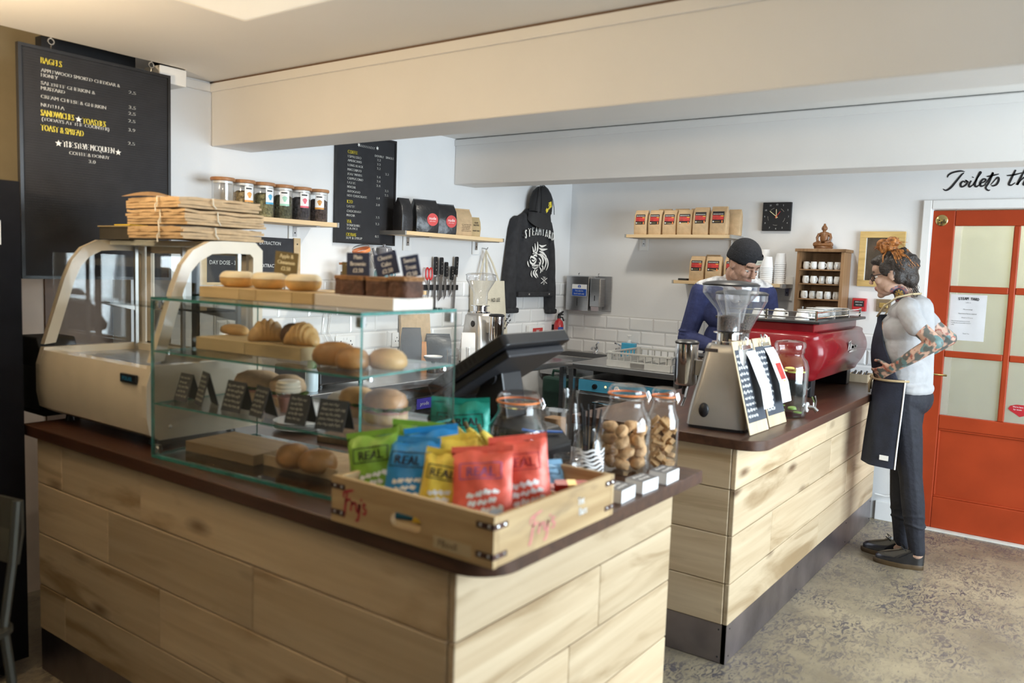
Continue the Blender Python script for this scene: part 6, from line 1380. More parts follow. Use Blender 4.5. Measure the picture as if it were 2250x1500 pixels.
bcx = thing('cutlery_basket', 'bright blue plastic cutlery basket beside the dish rack', 'basket', (-2.125, 4.875, .8765))
M_bp = pm('blue_plastic', (.02, .20, .62), .35)
for s in (-1, 1): MB().box(-.03, .03, s*.05-.003, s*.05+.003, .0, .115).build('basket_wall', M_bp, bcx); MB().box(s*.03-.003, s*.03+.003, -.046, .046, .0, .115).build('basket_wall', M_bp, bcx)
MB().box(-.027, .027, -.047, .047, .001, .006).build('basket_floor', M_bp, bcx)
for k in range(4): MB().box(-.0345, -.0338+.0, -.035+.02*k, -.025+.02*k, .03, .09).build('vent_slot', M_inkb, bcx)
jc = thing('jerrycan', 'dark green plastic canister on the low ledge under the basin', 'canister', (-3.17, 4.98, .50))
MB().prism(rrect(.22, .14, .03), 0, .22).build('body', pm('green_can', (.018, .055, .04), .5), jc, smooth=True, bevel=.015)
MB().tube([(-.06, 0, .218), (-.05, 0, .262), (.05, 0, .262), (.06, 0, .218)], .011, 8).build('handle', pm('green_can', (.018, .055, .04), .5), jc, smooth=True); MB().cyl((.085, 0, .219), .022, .025, 14).build('cap', M_black, jc)
lg = tag(MB().box(-3.405, -3.0, 4.80, 5.04, .0, .4995).build('ledge_box', M_wall, bevel=.004), 'low white boxed ledge under the green canister', 'ledge')

# ================================================================ coffee counter
WT = .8945
g1 = thing('coffee_grinder', 'large silver-grey coffee grinder with a conical hopper at the near counter end', 'coffee grinder', (-1.205, 3.115, WT), rz=.12)
grinder_parts(g1, .108, .568, .060, M_black, .055, .335, doser=(0, -.155))
MB().lathe([(.020, 0), (.020, .008), (.014, .014), (.001, .016)], 20, M=T(-.045, -.090, .075) @ RX(PI/2) @ SC(1, 1.45, 1)).build('power_switch', M_black, g1, smooth=True)
MB().box(-.060, -.01, -.0725, -.069, .305, .318).build('name_plate', M_kick, g1)
MB().lathe([(.03, .42), (.055, .555)], 24, (.03, .02, 0), False).build('inner_cup', M_hop, g1, smooth=True)
g2 = thing('coffee_grinder', 'second coffee grinder with a hopper full of beans behind the clipboards', 'coffee grinder', (-1.375, 3.70, WT), rz=.15)
grinder_parts(g2, .118, .522, .10, M_black, .145, .225, doser=(0, -.155))
# clipboards
M_clip = wood('clipboard_ply', (.55, .43, .27), (.70, .57, .39), 'Z', 30, .55, 2)
def clipboard(label, y, seed, red):
    r = thing('clipboard', label, 'clipboard', (-1.040, y, WT+.0015), 0, 'menu clipboards on the coffee counter', rot=(0, -.27, -.05))
    w, h = .185, .365
    MB().box(-.005, 0, -w/2, w/2, 0, h).build('board', M_clip, r, bevel=.002)
    MB().box(.0002, .001, -w/2+.008, w/2-.004, .045, h-.035).build('chalk_sheet', pm('slate_sheet', (.055, .065, .085), .7, var=.2), r)
    m = MB(); scribble(m, TP((.0016, -.035, .185), (0, 1, 0)), .095, .26, 11, seed, .11); m.build('chalk_writing', M_chalkw, r)
    pts = [(.0, h-.045), (.012, h-.08), (.034, h-.20), (.030, .085)]
    MB().loft([[(.003+x, yy, z) for yy in (.006, w/2+.012)] for x, z in pts], False, False).build('curled_paper', M_paper, r, smooth='all')
    if red:
        MB().loft([[(.0042+x, yy, z) for yy in (.040, w/2)] for x, z in ((.019, h-.115), (.031, h-.185))], False, False).build('red_print', M_red, r)
        MB().loft([[(.0042+x, yy, z) for yy in (.055, w/2-.01)] for x, z in ((.0315, h-.190), (.0325, h-.205))], False, False).build('yellow_print', M_yel, r)
    MB().box(.001, .014, -.04, .045, h-.038, h-.020).build('clip_plate', M_chrome, r, bevel=.003)
    for s in (-1, 1): MB().tube([(.008, s*.022, h-.022), (.014, s*.028, h+.002), (.010, s*.020, h+.012), (.004, s*.012, h-.005)], .003, 6).build('clip_lever', M_chrome, r)
clipboard('menu clipboard leaning nearest the grinder', 3.105, 21, False)
clipboard('menu clipboard with a red print on its sheet, beside the water jar', 3.330, 22, True)
# water dispenser
wd = thing('water_dispenser', 'glass water jar with lemon slices and a tap on the coffee counter', 'drink dispenser', (-1.092, 3.590, WT))
MB().lathe([(.001, .004), (.078, .004), (.084, .014), (.084, .215), (.076, .245), (.060, .262), (.058, .275), (.062, .280), (.062, .30)], 36, cap=False).build('glass_body', M_jar, wd, smooth=True)
MB().lathe([(.001, .006), (.080, .006), (.080, .205), (.001, .205)], 32, cap=False).build('water', glass('water', (.80, .88, .90), .05, 3), wd, smooth=True)
MB().lathe([(.066, .301), (.067, .318), (.06, .328), (.02, .335), (.001, .335)], 32, cap=False).build('glass_lid', M_jar, wd, smooth=True)
M_lem = pm('lemon', (.78, .66, .14), .4, var=.2); M_lim = pm('lime', (.35, .48, .10), .4, var=.3)
for k in range(7):
    a = k*.9; MB().cyl((0, 0, 0), .022, .005, 16, T(.050*math.cos(a), .050*math.sin(a), .196+.002*(k % 3)) @ RX(.25*math.sin(k))).build('lemon_slice', M_lem, wd, smooth=True)
for k in range(6):
    a = k*1.05+.3; MB().cyl((0, 0, 0), .018, .005, 16, T(.048*math.cos(a), .048*math.sin(a), .016+.010*(k % 3)) @ RX(.25*math.sin(k*2))).build('lime_slice', M_lim, wd, smooth=True)
MB().tube([(.080, .02, .045), (.11, .025, .045), (.125, .027, .03)], .010, 10).build('tap_body', M_chrome, wd, smooth=True); MB().tube([(.112, .025, .045), (.114, .025, .075), (.106, .026, .095)], [.006, .008, .010], 8).build('tap_lever', M_chrome, wd, smooth=True); MB().lathe([(.022, 0), (.022, .006), (.001, .007)], 16, M=T(.081, .02, .045) @ RY(PI/2)).build('tap_washer', M_white, wd)
m = MB(); brush(m, [(-.04, -.01, .5), (-.03, .02, 1), (-.02, -.01, 1), (-.01, .01, 1), (.01, -.005, 1), (.03, .005, .5)], .005, TP((.0842, -.01, .13), (.3, 1, 0))); m.build('embossed_name', M_jar, wd)
# espresso machine
M_mred = pm('machine_red', (.20, .008, .012), .24, var=.06, coat=.12, spec=.35)
em = thing('espresso_machine', 'glossy dark red espresso machine with cups stacked on top', 'espresso machine', (-1.40, 4.62, WT))
MX0, MX1, MY0, MY1 = -1.66, -1.135, 4.13, 5.09
prof = [(-1.60, .985), (-1.20, .975), (-1.13, 1.02), (-1.095, 1.09), (-1.09, 1.145), (-1.115, 1.20), (-1.17, 1.235), (-1.60, 1.235)]
def smoothp(pr, n=5):
    out = []
    N_ = len(pr)
    for k in range(N_):
        p0, p1, p2, p3 = pr[k-1], pr[k], pr[(k+1) % N_], pr[(k+2) % N_]
        if k in (1, 2, 3, 4, 5):
            for i in range(n):
                t = i/n; out.append(tuple(.5*((2*p1[d])+(-p0[d]+p2[d])*t+(2*p0[d]-5*p1[d]+4*p2[d]-p3[d])*t*t+(-p0[d]+3*p1[d]-3*p2[d]+p3[d])*t**3) for d in (0, 1)))
        else: out.append(p1)
    return out
sp_ = smoothp(prof); cxm, czm = -1.40, 1.11
rings = []
for y, s in ((MY0, .80), (MY0+.012, .90), (MY0+.035, .97), (MY0+.07, 1.0), (MY1-.07, 1.0), (MY1-.035, .97), (MY1-.012, .90), (MY1, .80)): rings.append([(cxm+(x-cxm)*s, y, czm+(z-czm)*s) for x, z in sp_])
wb(MB().loft(rings), 'body_shell', M_mred, em, smooth=True, ang=60)
wb(MB().box(-1.62, -1.16, MY0+.05, MY1-.05, 1.225, 1.272), 'upper_trim', M_mred, em, bevel=.006)
wb(MB().box(-1.665, -1.125, MY0+.01, MY1+.02, 1.273, 1.288), 'cup_tray', M_black, em, bevel=.003)
for y in (MY0+.09, MY1-.16): wb(MB().box(-1.60, -1.165, y, y+.07, .895, .985), 'foot', M_black, em, bevel=.005)
wb(MB().box(-1.72, -1.60, MY0+.10, MY1-.10, .91, .955), 'drip_tray', M_steel, em, bevel=.004)
wb(MB().box(-1.63, -1.60, MY0+.08, MY1-.08, .985, 1.22), 'working_panel', M_steel, em)
for y in (4.40, 4.63, 4.86):
    wb(MB().cyl((-1.665, y, 1.055), .035, .05, 16), 'group_head', M_chrome, em); wb(MB().tube([(-1.69, y, 1.045), (-1.77, y, 1.035)], [.010, .014], 10), 'portafilter', M_black, em)
wb(MB().tube([(-1.64, MY0+.05, 1.15), (-1.69, MY0+.04, 1.08), (-1.69, MY0+.05, .98)], .005, 8), 'steam_wand', M_chrome, em)
wm = MB()
for s_ in ([(-.9, -.2, .5), (-.75, .4, 1), (-.66, -.1, 1), (-.55, .45, 1.2), (-.45, -.15, .8)], [(-.42, .1, .8), (-.3, .12, 1), (-.32, -.1, 1), (-.18, .12, .8), (-.15, -.1, 1), (-.05, .12, .8), (.0, -.1, 1), (.1, .12, .9)], [(.14, -.1, .8), (.22, .12, 1), (.3, -.08, 1), (.4, .12, .9), (.46, -.1, .8), (.58, .1, .8)], [(-.7, -.3, .6), (0, -.26, 1), (.6, -.28, .6)]):
    brush(wm, s_, .16, TP((-1.0865, 4.70, 1.135), (0, 1, 0)) @ SC(.125, .075, 1))
wb(wm, 'chrome_script', M_chrome, em)
for z in (1.302, 1.330):
    wb(MB().tube([(-1.15, MY0+.04, z), (-1.15, MY1-.02, z)], .0032, 6), 'rail_bar', M_chrome, em); wb(MB().tube([(-1.15, MY0+.04, z), (-1.62, MY0+.04, z)], .0032, 6), 'rail_bar', M_chrome, em)
for (x, y) in ((-1.15, MY0+.04), (-1.15, 4.50), (-1.15, 4.80), (-1.15, MY1-.02), (-1.40, MY0+.04), (-1.62, MY0+.04)): wb(MB().box(x-.005, x+.005, y-.005, y+.005, 1.2885, 1.338), 'rail_post', M_chrome, em)
def saucers(label, x, y, n, r):
    t = thing('saucer_stack', label, 'saucers', (x, y, 1.2888), group='saucer stacks on the espresso machine')
    for k in range(n): MB().lathe([(.001, .002), (r*.5, 0), (r*.55, 0), (r, .008), (r, .010), (r*.5, .004), (.001, .004)], 24, (0, 0, .0055*k), False).build('saucer', M_mug, t, smooth=True)
saucers('stack of white saucers at the near end of the machine top', -1.235, 4.36, 8, .066); saucers('middle stack of white saucers on the machine top', -1.235, 4.53, 9, .070); saucers('far stack of white saucers on the machine top', -1.235, 4.71, 9, .070); saucers('last white saucer stack at the far rail', -1.24, 4.90, 8, .066)
for k, (x, y, lb_) in enumerate(((-1.36, 4.245, 'white cup upside down at the near rail corner'), (-1.47, 4.245, 'white cup behind the corner cup on the machine'), (-1.235, 4.225, 'white cup at the front near corner of the machine top'), (-1.40, 4.37, 'white cup behind the near saucer stack'))):
    t = thing('espresso_cup', lb_, 'cup', (x, y, 1.2888), group='cups on the espresso machine'); MB().lathe([(.036, 0), (.034, .012), (.026, .042), (.020, .046), (.001, .046)], 20, cap=False).build('cup_body', M_mug, t, smooth=True); MB().tube([(.030, 0, .012), (.047, 0, .016), (.045, 0, .032), (.026, 0, .036)], .0035, 6).build('handle', M_mug, t, smooth=True)
# tray of loyalty bits at the far end
tb = thing('wooden_tray', 'small open plywood box of pens at the far end of the counter', 'box', (-1.145, 5.175, WT))
for s in (-1, 1): MB().box(-.055, .055, s*.065-.004, s*.065+.004, 0, .048).build('side', M_clip, tb); MB().box(s*.055-.004, s*.055+.004, -.06, .06, 0, .048).build('side', M_clip, tb)
MB().box(-.05, .05, -.06, .06, .001, .006).build('base', M_clip, tb)
for k in range(5):
    o = MB().tube([(-.04+.018*k, -.045, .032), (-.035+.016*k, .03, .058)], .006, 8).build('pen', (M_black, M_chrome)[k % 2], smooth=True); o.location = (-1.145, 5.175, WT); tag(o, ('black pen lying in the plywood box', 'chrome pen lying in the plywood box')[k % 2], 'pen', 'pens in the plywood box')

# ================================================================ ceiling lamps
def downlight(label, x, y, e, col, size=150):
    t = thing('ceiling_downlight', label, 'ceiling light', (x, y, 2.308), group='ceiling downlights')
    MB().lathe([(.048, -.004), (.052, -.012), (.040, -.014), (.036, -.006), (.001, -.005)], 24, cap=False).build('bezel', M_white, t, smooth=True)
    MB().lathe([(.034, -.0065), (.001, -.0066)], 20, cap=False).build('lamp_face', pm('lamp_face', (1, .95, .85), .5, emit=(1, .92, .78), es=8), t)
    l = bpy.data.lights.new('downlight', 'SPOT'); l.energy = e; l.color = col; l.spot_size = math.radians(size); l.spot_blend = .6; l.shadow_soft_size = .04
    o = bpy.data.objects.new('downlight', l); COL.objects.link(o); o.parent = t; o.location = (0, 0, -.03)
WARM = (1, .93, .80)
for x, e_, lb_ in ((-2.65, 11, 'nearest the left wall'), (-2.05, 28, 'in the middle'), (-1.30, 28, 'over the coffee counter')): downlight('recessed downlight between the beams, '+lb_, x, 3.30, e_, WARM)
for x, lb_ in ((-2.6, 'left of the pair'), (-1.5, 'right of the pair')): downlight('recessed downlight behind the rear beam, '+lb_, x, 4.75, 12, WARM)
lu = thing('ceiling_panel_light', 'flat square white uplighter panel hung under the ceiling at the upper left', 'ceiling light', (-1.345, .885, 2.308))
MB().box(-.30, .30, -.30, .30, -.265, -.235).build('housing', M_white, lu, bevel=.006)
MB().box(-.285, .285, -.285, .285, -.268, -.2655).build('diffuser', pm('panel_diffuser', (.9, .85, .74), .5, emit=(1, .84, .62), es=.42), lu)
for sx in (-1, 1):
    for sy in (-1, 1): MB().cyl((sx*.26, sy*.26, -.235), .006, .235, 8).build('hanger', M_white, lu)
MB().ball((0, 0, -.17), (.045, .045, .05), 14, 10).build('added_bulb', pm('added_bulb_glow', (1, .9, .7), .4, emit=(1, .78, .45), es=10), lu, smooth='all')  # unseen bulb and uplight added above the panel to brighten beam and ceiling
pl = bpy.data.lights.new('added_panel_uplight', 'POINT'); pl.energy = 9; pl.color = (1, .80, .52); pl.shadow_soft_size = .06
po = bpy.data.objects.new('added_panel_uplight', pl); COL.objects.link(po); po.parent = lu; po.location = (0, 0, -.11)

ub = thing('added_bowl_uplighter', 'added white bowl uplighter, hung unseen beyond the left edge, above the drinks fridge', 'ceiling light', (-2.62, .58, 2.308))  # lamp added out of view to warm the beam and ceiling at left
MB().lathe([(.001, -.63), (.08, -.625), (.16, -.595), (.20, -.555), (.196, -.552), (.155, -.588), (.08, -.615), (.001, -.62)], 28, cap=False).build('bowl', M_white, ub, smooth=True)
for k in range(3): MB().tube([(.19*math.cos(2.1*k), .19*math.sin(2.1*k), -.555), (.02*math.cos(2.1*k), .02*math.sin(2.1*k), -.01)], .003, 6).build('chain', M_chrome, ub)
MB().cyl((0, 0, -.012), .045, .012, 16).build('ceiling_rose', M_white, ub)
pl = bpy.data.lights.new('added_bowl_light', 'POINT'); pl.energy = 41; pl.color = (1, .75, .46); pl.shadow_soft_size = .06
po = bpy.data.objects.new('added_bowl_light', pl); COL.objects.link(po); po.parent = ub; po.location = (0, 0, -.52)
# ================================================================ people
def V(*a): return Vector(a)
def caps(m, p, q_, r0, r1, n=12):
    p, q_ = Vector(p), Vector(q_); d = (q_-p)
    pts, rs = [], []
    u = d.normalized()
    for k in (-.98, -.7, -.35): pts.append(p+u*r0*k); rs.append(r0*math.sqrt(max(.02, 1-k*k)))
    for k in range(5): pts.append(p+d*k/4); rs.append(r0+(r1-r0)*k/4)
    for k in (.35, .7, .98): pts.append(q_+u*r1*k); rs.append(r1*math.sqrt(max(.02, 1-k*k)))
    return m.tube(pts, rs, n)
def chain(m, pts, rs):
    for a, b_, r0, r1 in zip(pts, pts[1:], rs, rs[1:]): caps(m, a, b_, r0, r1)
def remeshed(mb, name, mat, parent, voxel, smooth=3, colour=None):
    o = mb.build('tmp_'+name, None)
    md = o.modifiers.new('r', 'REMESH'); md.mode = 'VOXEL'; md.voxel_size = voxel
    if smooth: s = o.modifiers.new('s', 'SMOOTH'); s.factor = .5; s.iterations = smooth
    dg = bpy.context.evaluated_depsgraph_get(); me = bpy.data.meshes.new_from_object(o.evaluated_get(dg)); me.name = name
    old = o.data; bpy.data.objects.remove(o); bpy.data.meshes.remove(old)
    me.materials.clear(); me.materials.append(mat); me.polygons.foreach_set('use_smooth', [True]*len(me.polygons))
    if colour:
        at = me.color_attributes.new('tint', 'FLOAT_COLOR', 'POINT'); arr = []
        for v in me.vertices: arr += [*colour(v.co), 1]
        at.data.foreach_set('color', arr)
    r = bpy.data.objects.new(name, me); COL.objects.link(r)
    if parent: r.parent = parent
    return r
def tint_mat(name, rough=.5, sss=.08):
    m, N, L, b = _bsdf(name); a = N.new('ShaderNodeAttribute'); a.attribute_name = 'tint'
    n = N.new('ShaderNodeTexNoise'); n.inputs['Scale'].default_value = 60; mx = N.new('ShaderNodeMix'); mx.data_type = 'RGBA'; mx.blend_type = 'MULTIPLY'; mx.inputs['Factor'].default_value = .25
    L.new(a.outputs['Color'], mx.inputs[6]); L.new(n.outputs['Fac'], mx.inputs[7]); L.new(mx.outputs[2], b.inputs['Base Color'])
    b.inputs['Roughness'].default_value = rough; b.inputs['Subsurface Weight'].default_value = sss; b.inputs['Subsurface Radius'].default_value = (.01, .004, .002)
    return m
def hand_geo(m, wrist, d, nrm, curl=.5, thumb=1, s=1.0):
    """palm, four unequal bent fingers and a thumb leaving the side of the palm near its base"""
    w = Vector(wrist); d = Vector(d).normalized(); n = Vector(nrm); n = (n-d*n.dot(d)).normalized(); sd = d.cross(n)*thumb
    for k in range(4):
        o = (k-1.5)*.0175*s
        caps(m, w+d*.012*s+sd*o*.55, w+d*.078*s+sd*o, .013*s, .0115*s)
    for k, (l, ) in enumerate(((.068,), (.078,), (.072,), (.056,))):
        o = (1.5-k)*.0190*s; p = w+d*.080*s+sd*o; a = curl*.5; pts = [p]
        for seg, f in enumerate((.45, .32, .23)):
            dr = (d*math.cos(a)+n*math.sin(a)+sd*(1.5-k)*.06).normalized(); p = p+dr*l*f*s; pts.append(p); a += curl*.8
        chain(m, pts, [.0092*s, .0088*s, .0080*s, .0070*s])
    p = w+d*.022*s+sd*.024*s; pts = [p]
    for f, (x, y, z) in ((.034, (.55, .30, .75)), (.030, (.75, .40, .5)), (.024, (.85, .45, .25))):
        p = p+(d*x+n*y+sd*z).normalized()*f*s; pts.append(p)
    chain(m, pts, [.0125*s, .0108*s, .0100*s, .0085*s])
def head_geo(m, H, male):
    k = 1.06 if male else 1.0
    def e(c, r): m.ball((0, 0, 0), 1, 20, 14, H @ T(c[0]*k, c[1]*k, c[2]*k) @ SC(r[0]*k, r[1]*k, r[2]*k))
    e((-.018, 0, .022), (.096, .076, .094)); e((.026, 0, -.035), (.060, .060, .066)); e((.045, 0, -.070), (.042, .044 if male else .038, .036)); e((.070, 0, -.096), (.020, .024 if male else .019, .018))
    e((.060, 0, .040), (.034, .056, .040))                        # forehead
    for s in (-1, 1):
        e((.070, s*.028, .028), (.018, .022, .0075)); e((.060, s*.036, -.022), (.024, .022, .022)); e((-.012, s*.076, -.006), (.020, .0075, .030)); e((-.018, s*.081, .006), (.013, .0055, .016)); e((.012, s*.052, -.070), (.032, .012, .024))
        e((.108, s*.0085, -.028), (.008, .0075, .0065))
        e((.073, s*.030, .0095), (.0125, .0155, .0055))             # upper lids
    m.tube([H @ V(.084*k, 0, .022*k), H @ V(.096*k, 0, .0)*1, H @ V(.111*k, 0, -.020*k)], [.0075, .009, .0115], 12); e((.1125, 0, -.0225), (.0105, .0095, .0085))
    e((.0905, 0, -.0545), (.0085, .020, .0058)); e((.0885, 0, -.0655), (.0085, .017, .0058)); e((.080, 0, -.060), (.010, .028, .014))
    m.tube([H @ V(-.03, 0, -.03), H @ V(-.038, 0, -.10)], [.050*k, .047*k], 14)
def eyes(H, parent, male, iris):
    k = 1.06 if male else 1.0
    for s in (-1, 1):
        MB().ball((0, 0, 0), .0112, 14, 10, H @ T(.0700*k, s*.0305*k, .0015*k)).build('eye', pm('eye_white', (.78, .76, .73), .2), parent, smooth='all')
        MB().ball((0, 0, 0), 1, 12, 8, H @ T(.0795*k, s*.0305*k, -.0020*k) @ SC(.003, .0052, .0052)).build('iris', iris, parent, smooth='all')

# ---------------------------------------------------------------- standing woman
wo = thing('person', 'woman in grey T-shirt and denim apron standing with hand on hip by the counter', 'person', (-.808, 4.69, 0), PI)
HW = T(.108, 0, 1.535) @ RY(.22)
SKW = (.62, .40, .30)
b = MB(); head_geo(b, HW, False)
chain(b, [HW @ V(-.035, 0, -.09), V(.035, 0, 1.40), V(.02, 0, 1.36)], [.046, .048, .05])
for s in (-1, 1): caps(b, (.0, s*.03, 1.365), (-.005, s*.145, 1.343), .036, .036)
for c, r in (((.03, 0, 1.27), (.095, .145, .11)), ((.03, 0, 1.13), (.085, .118, .12)), ((.015, 0, .99), (.095, .135, .10)), ((-.005, 0, .90), (.115, .155, .09))): b.ball(c, r, 20, 14)
for s in (-1, 1): b.ball((.095, s*.065, 1.245), (.05, .055, .055), 14, 10)
EL = V(-.155, .225, 1.205); WR = V(.035, .180, 1.058)
chain(b, [V(-.010, .160, 1.335), V(-.085, .205, 1.262), EL], [.036, .041, .038]); chain(b, [EL, V(-.065, .215, 1.135), WR], [.039, .036, .025])
hand_geo(b, WR, (.80, -.30, -.45), (.1, -.9, .2), .55, -1, .92)
ER = V(-.155, -.225, 1.205); WRr = V(.035, -.180, 1.058)
chain(b, [V(-.010, -.160, 1.335), V(-.085, -.205, 1.262), ER], [.036, .041, .038]); chain(b, [ER, V(-.065, -.215, 1.135), WRr], [.039, .036, .025])
hand_geo(b, WRr, (.80, .30, -.45), (.1, .9, .2), .55, 1, .92)
LEGS = {1: (V(-.005, .080, .88), V(-.070, .070, .48), V(-.125, .060, .085)), -1: (V(-.005, -.080, .88), V(.000, -.055, .48), V(-.030, -.050, .085))}
for s in (1, -1):
    a_, k_, n_ = LEGS[s]; chain(b, [a_, (a_+k_)/2, k_, k_+(n_-k_)*.35, n_], [.080, .070, .052, .054, .036]); caps(b, n_, n_+V(.11, 0, -.045), .034, .028)
from mathutils import noise as mnoise
def wcol(co):
    h = HW.inverted() @ co; c = list(SKW)
    if h.z > -.14 and h.x > -.2 and co.z > 1.40:
        if abs(h.z+.060) < .012 and h.x > .084 and abs(h.y) < .022: c = [.50, .20, .19]
        if abs(h.z-.030) < .005 and h.x > .066 and .012 < abs(h.y) < .048: c = [.12, .07, .05]
        if h.x < -.02 and h.z > -.03: c = [.05, .035, .03]
    # flower tattoo on the left side of the neck
    t = Vector((co.x-.062, co.z-1.435)); r = t.length; a = math.atan2(t.y, t.x)
    if co.y > .015 and r < .044 and co.z < 1.49:
        if r < .006: c = [.03, .04, .08]
        elif r < .011: c = [.50, .32, .06]
        elif r < .023: c = [.55, .36, .08] if math.cos(8*a) > -.35 else [.03, .04, .08]
        elif r < .031: c = [.04, .05, .09]
        elif r < .036: c = [.30, .10, .09]
        else: c = [.10, .10, .14] if math.cos(10*a) > 0 else [.32, .14, .12]
    # arm sleeves of tattoo ink
    if abs(co.y) > .15 and co.z < 1.325 or (co.z < 1.10 and abs(co.y) > .11 and co.z > 1.0):
        n1 = mnoise.noise(co*38); n2 = mnoise.noise(co*62+V(3, 7, 1)); n3 = mnoise.noise(co*26+V(9, 2, 5))
        if n1 > .18: c = [.12, .13, .12]
        elif n3 > .28: c = [.14, .24, .24]
        elif n2 > .30: c = [.42, .14, .10]
        elif n1 > .05: c = [.36, .24, .19]
    return c
M_skin = tint_mat('skin')
remeshed(b, 'body', M_skin, wo, .0045, 4, wcol)
eyes(HW, wo, False, pm('iris_brown', (.08, .045, .03), .2))
# hair: dark cap, messy top bun with orange ends, wisps
M_hair = pm('dark_hair', (.030, .022, .018), .5, var=.6, scale=60, bump=.6, bscale=90); M_hairo = pm('orange_hair', (.40, .15, .035), .5, var=.6, scale=70, bump=.6, bscale=90)
h = MB()
def he(c, r): h.ball((0, 0, 0), 1, 18, 12, HW @ T(*c) @ SC(*r))
he((-.036, 0, .034), (.096, .087, .096)); he((.016, 0, .078), (.072, .068, .044)); he((-.075, 0, -.030), (.052, .066, .060))
for s in (-1, 1): he((.012, s*.066, .035), (.038, .018, .042)); he((-.04, s*.060, -.02), (.03, .026, .04))
he((.062, 0, .085), (.034, .050, .022))
rnd = random.Random(3)
for k in range(60):
    a = rnd.uniform(0, 2*PI); el = rnd.uniform(-.1, 1.2); p = V(-.036+.090*math.cos(a)*math.cos(el), .082*math.sin(a)*math.cos(el), .034+.092*math.sin(el))
    if p.x < .045: h.ball((0, 0, 0), 1, 8, 6, HW @ T(*p) @ SC(rnd.uniform(.014, .022), .010, rnd.uniform(.014, .024)))
remeshed(h, 'hair', M_hair, wo, .005, 9)
h = MB()
for k in range(16):
    a = k*2.4; h.ball((0, 0, 0), 1, 10, 8, HW @ T(-.005+.026*math.cos(a), .026*math.sin(a), .155+.020*math.sin(k*1.7)) @ RZ(a) @ SC(.034, .018, .026))
h.ball((0, 0, 0), 1, 12, 8, HW @ T(-.01, 0, .128) @ SC(.040, .04, .024))
remeshed(h, 'hair_bun', M_hairo, wo, .0045, 1)
h = MB()
for k in range(90):
    a = rnd.uniform(-1.4, 1.4)+PI*(k % 9 > 1)*1.0; L_ = rnd.uniform(.06, .115); st = HW @ V(-.012+.02*math.cos(a), .024*math.sin(a)+.012, .128)
    ca, sa = math.cos(a), math.sin(a)
    mid = HW @ V(-.02+.072*ca, .070*sa, .118-rnd.uniform(0, .02)); en = HW @ V(-.03+(.092+L_*.1)*ca*rnd.uniform(.9, 1.15), .092*sa, .118-L_)
    if (HW.inverted() @ en).x < .03: h.tube([st, mid, (mid+en)/2+V(0, .004*sa, 0), en], [.0035, .004, .003, .0008], 5)
for k in range(26):
    a = rnd.uniform(0, 6.28); st = HW @ V(-.005+.03*math.cos(a), .03*math.sin(a), .150); h.tube([st, st+V(.03*math.cos(a), .03*math.sin(a), rnd.uniform(.0, .025)), st+V(.055*math.cos(a)-.01, .05*math.sin(a), rnd.uniform(-.02, .02))], [.003, .0025, .0006], 5)
o = h.build('hair_ends', M_hairo, wo, smooth='all'); o['kind'] = 'stuff'
h = MB()
for k in range(34):
    st = HW @ V(-.085+rnd.uniform(-.01, .03), rnd.uniform(-.05, .06), -.05+rnd.uniform(-.03, .02)); h.tube([st, st+V(-.03, rnd.uniform(-.02, .02), -.04), st+V(-.045+rnd.uniform(-.02, .04), rnd.uniform(-.03, .03), -.09-rnd.uniform(0, .05))], [.0014, .001, .0005], 4)
o = h.build('nape_wisps', M_hair, wo, smooth='all'); o['kind'] = 'stuff'
# glasses
g = MB()
for s in (-1, 1):
    g.tube([HW @ V(.094+.004*math.cos(a), s*.032+.024*math.cos(a), .002+.019*math.sin(a)) for a in [2*PI*i/18 for i in range(19)]], .0022, 6)
    g.tube([HW @ V(.092, s*.056, .010), HW @ V(.04, s*.074, .010), HW @ V(-.012, s*.082, .012)], .0024, 6)
g.tube([HW @ V(.097, -.010, .008), HW @ V(.100, 0, .010), HW @ V(.097, .010, .008)], .002, 6)
gls = g.build('glasses', M_black, wo, smooth='all')
for s in (-1, 1): MB().lathe([(.022, 0), (.022, .0008)], 18, M=HW @ T(.094, s*.032, .002) @ RY(PI/2) @ SC(.85, 1, 1)).build('lens', M_jar, gls)
# grey T-shirt with loose cut sleeves
M_tee = pm('grey_tshirt', (.40, .40, .41), .85, var=.06, scale=20, bump=1.0, bscale=13)
h = MB()
for c, r in (((.022, 0, 1.335), (.092, .150, .070)), ((.030, 0, 1.25), (.118, .165, .10)), ((.024, 0, 1.14), (.120, .156, .13)), ((.004, 0, 1.02), (.124, .163, .12)), ((-.030, 0, .945), (.105, .160, .06))): h.ball(c, r, 20, 14)
for s in (-1, 1):
    h.ball((.088, s*.062, 1.225), (.058, .062, .075), 14, 10); chain(h, [V(.01, s*.07, 1.372), V(-.005, s*.150, 1.350), V(-.040, s*.188, 1.305), V(-.060, s*.203, 1.280)], [.053, .054, .053, .054])
chain(h, [V(-.03, 0, 1.36), V(-.035, 0, 1.22), V(-.05, 0, 1.08), V(-.065, 0, .96)], [.075, .085, .075, .065])
remeshed(h, 'tshirt', M_tee, wo, .006, 5)
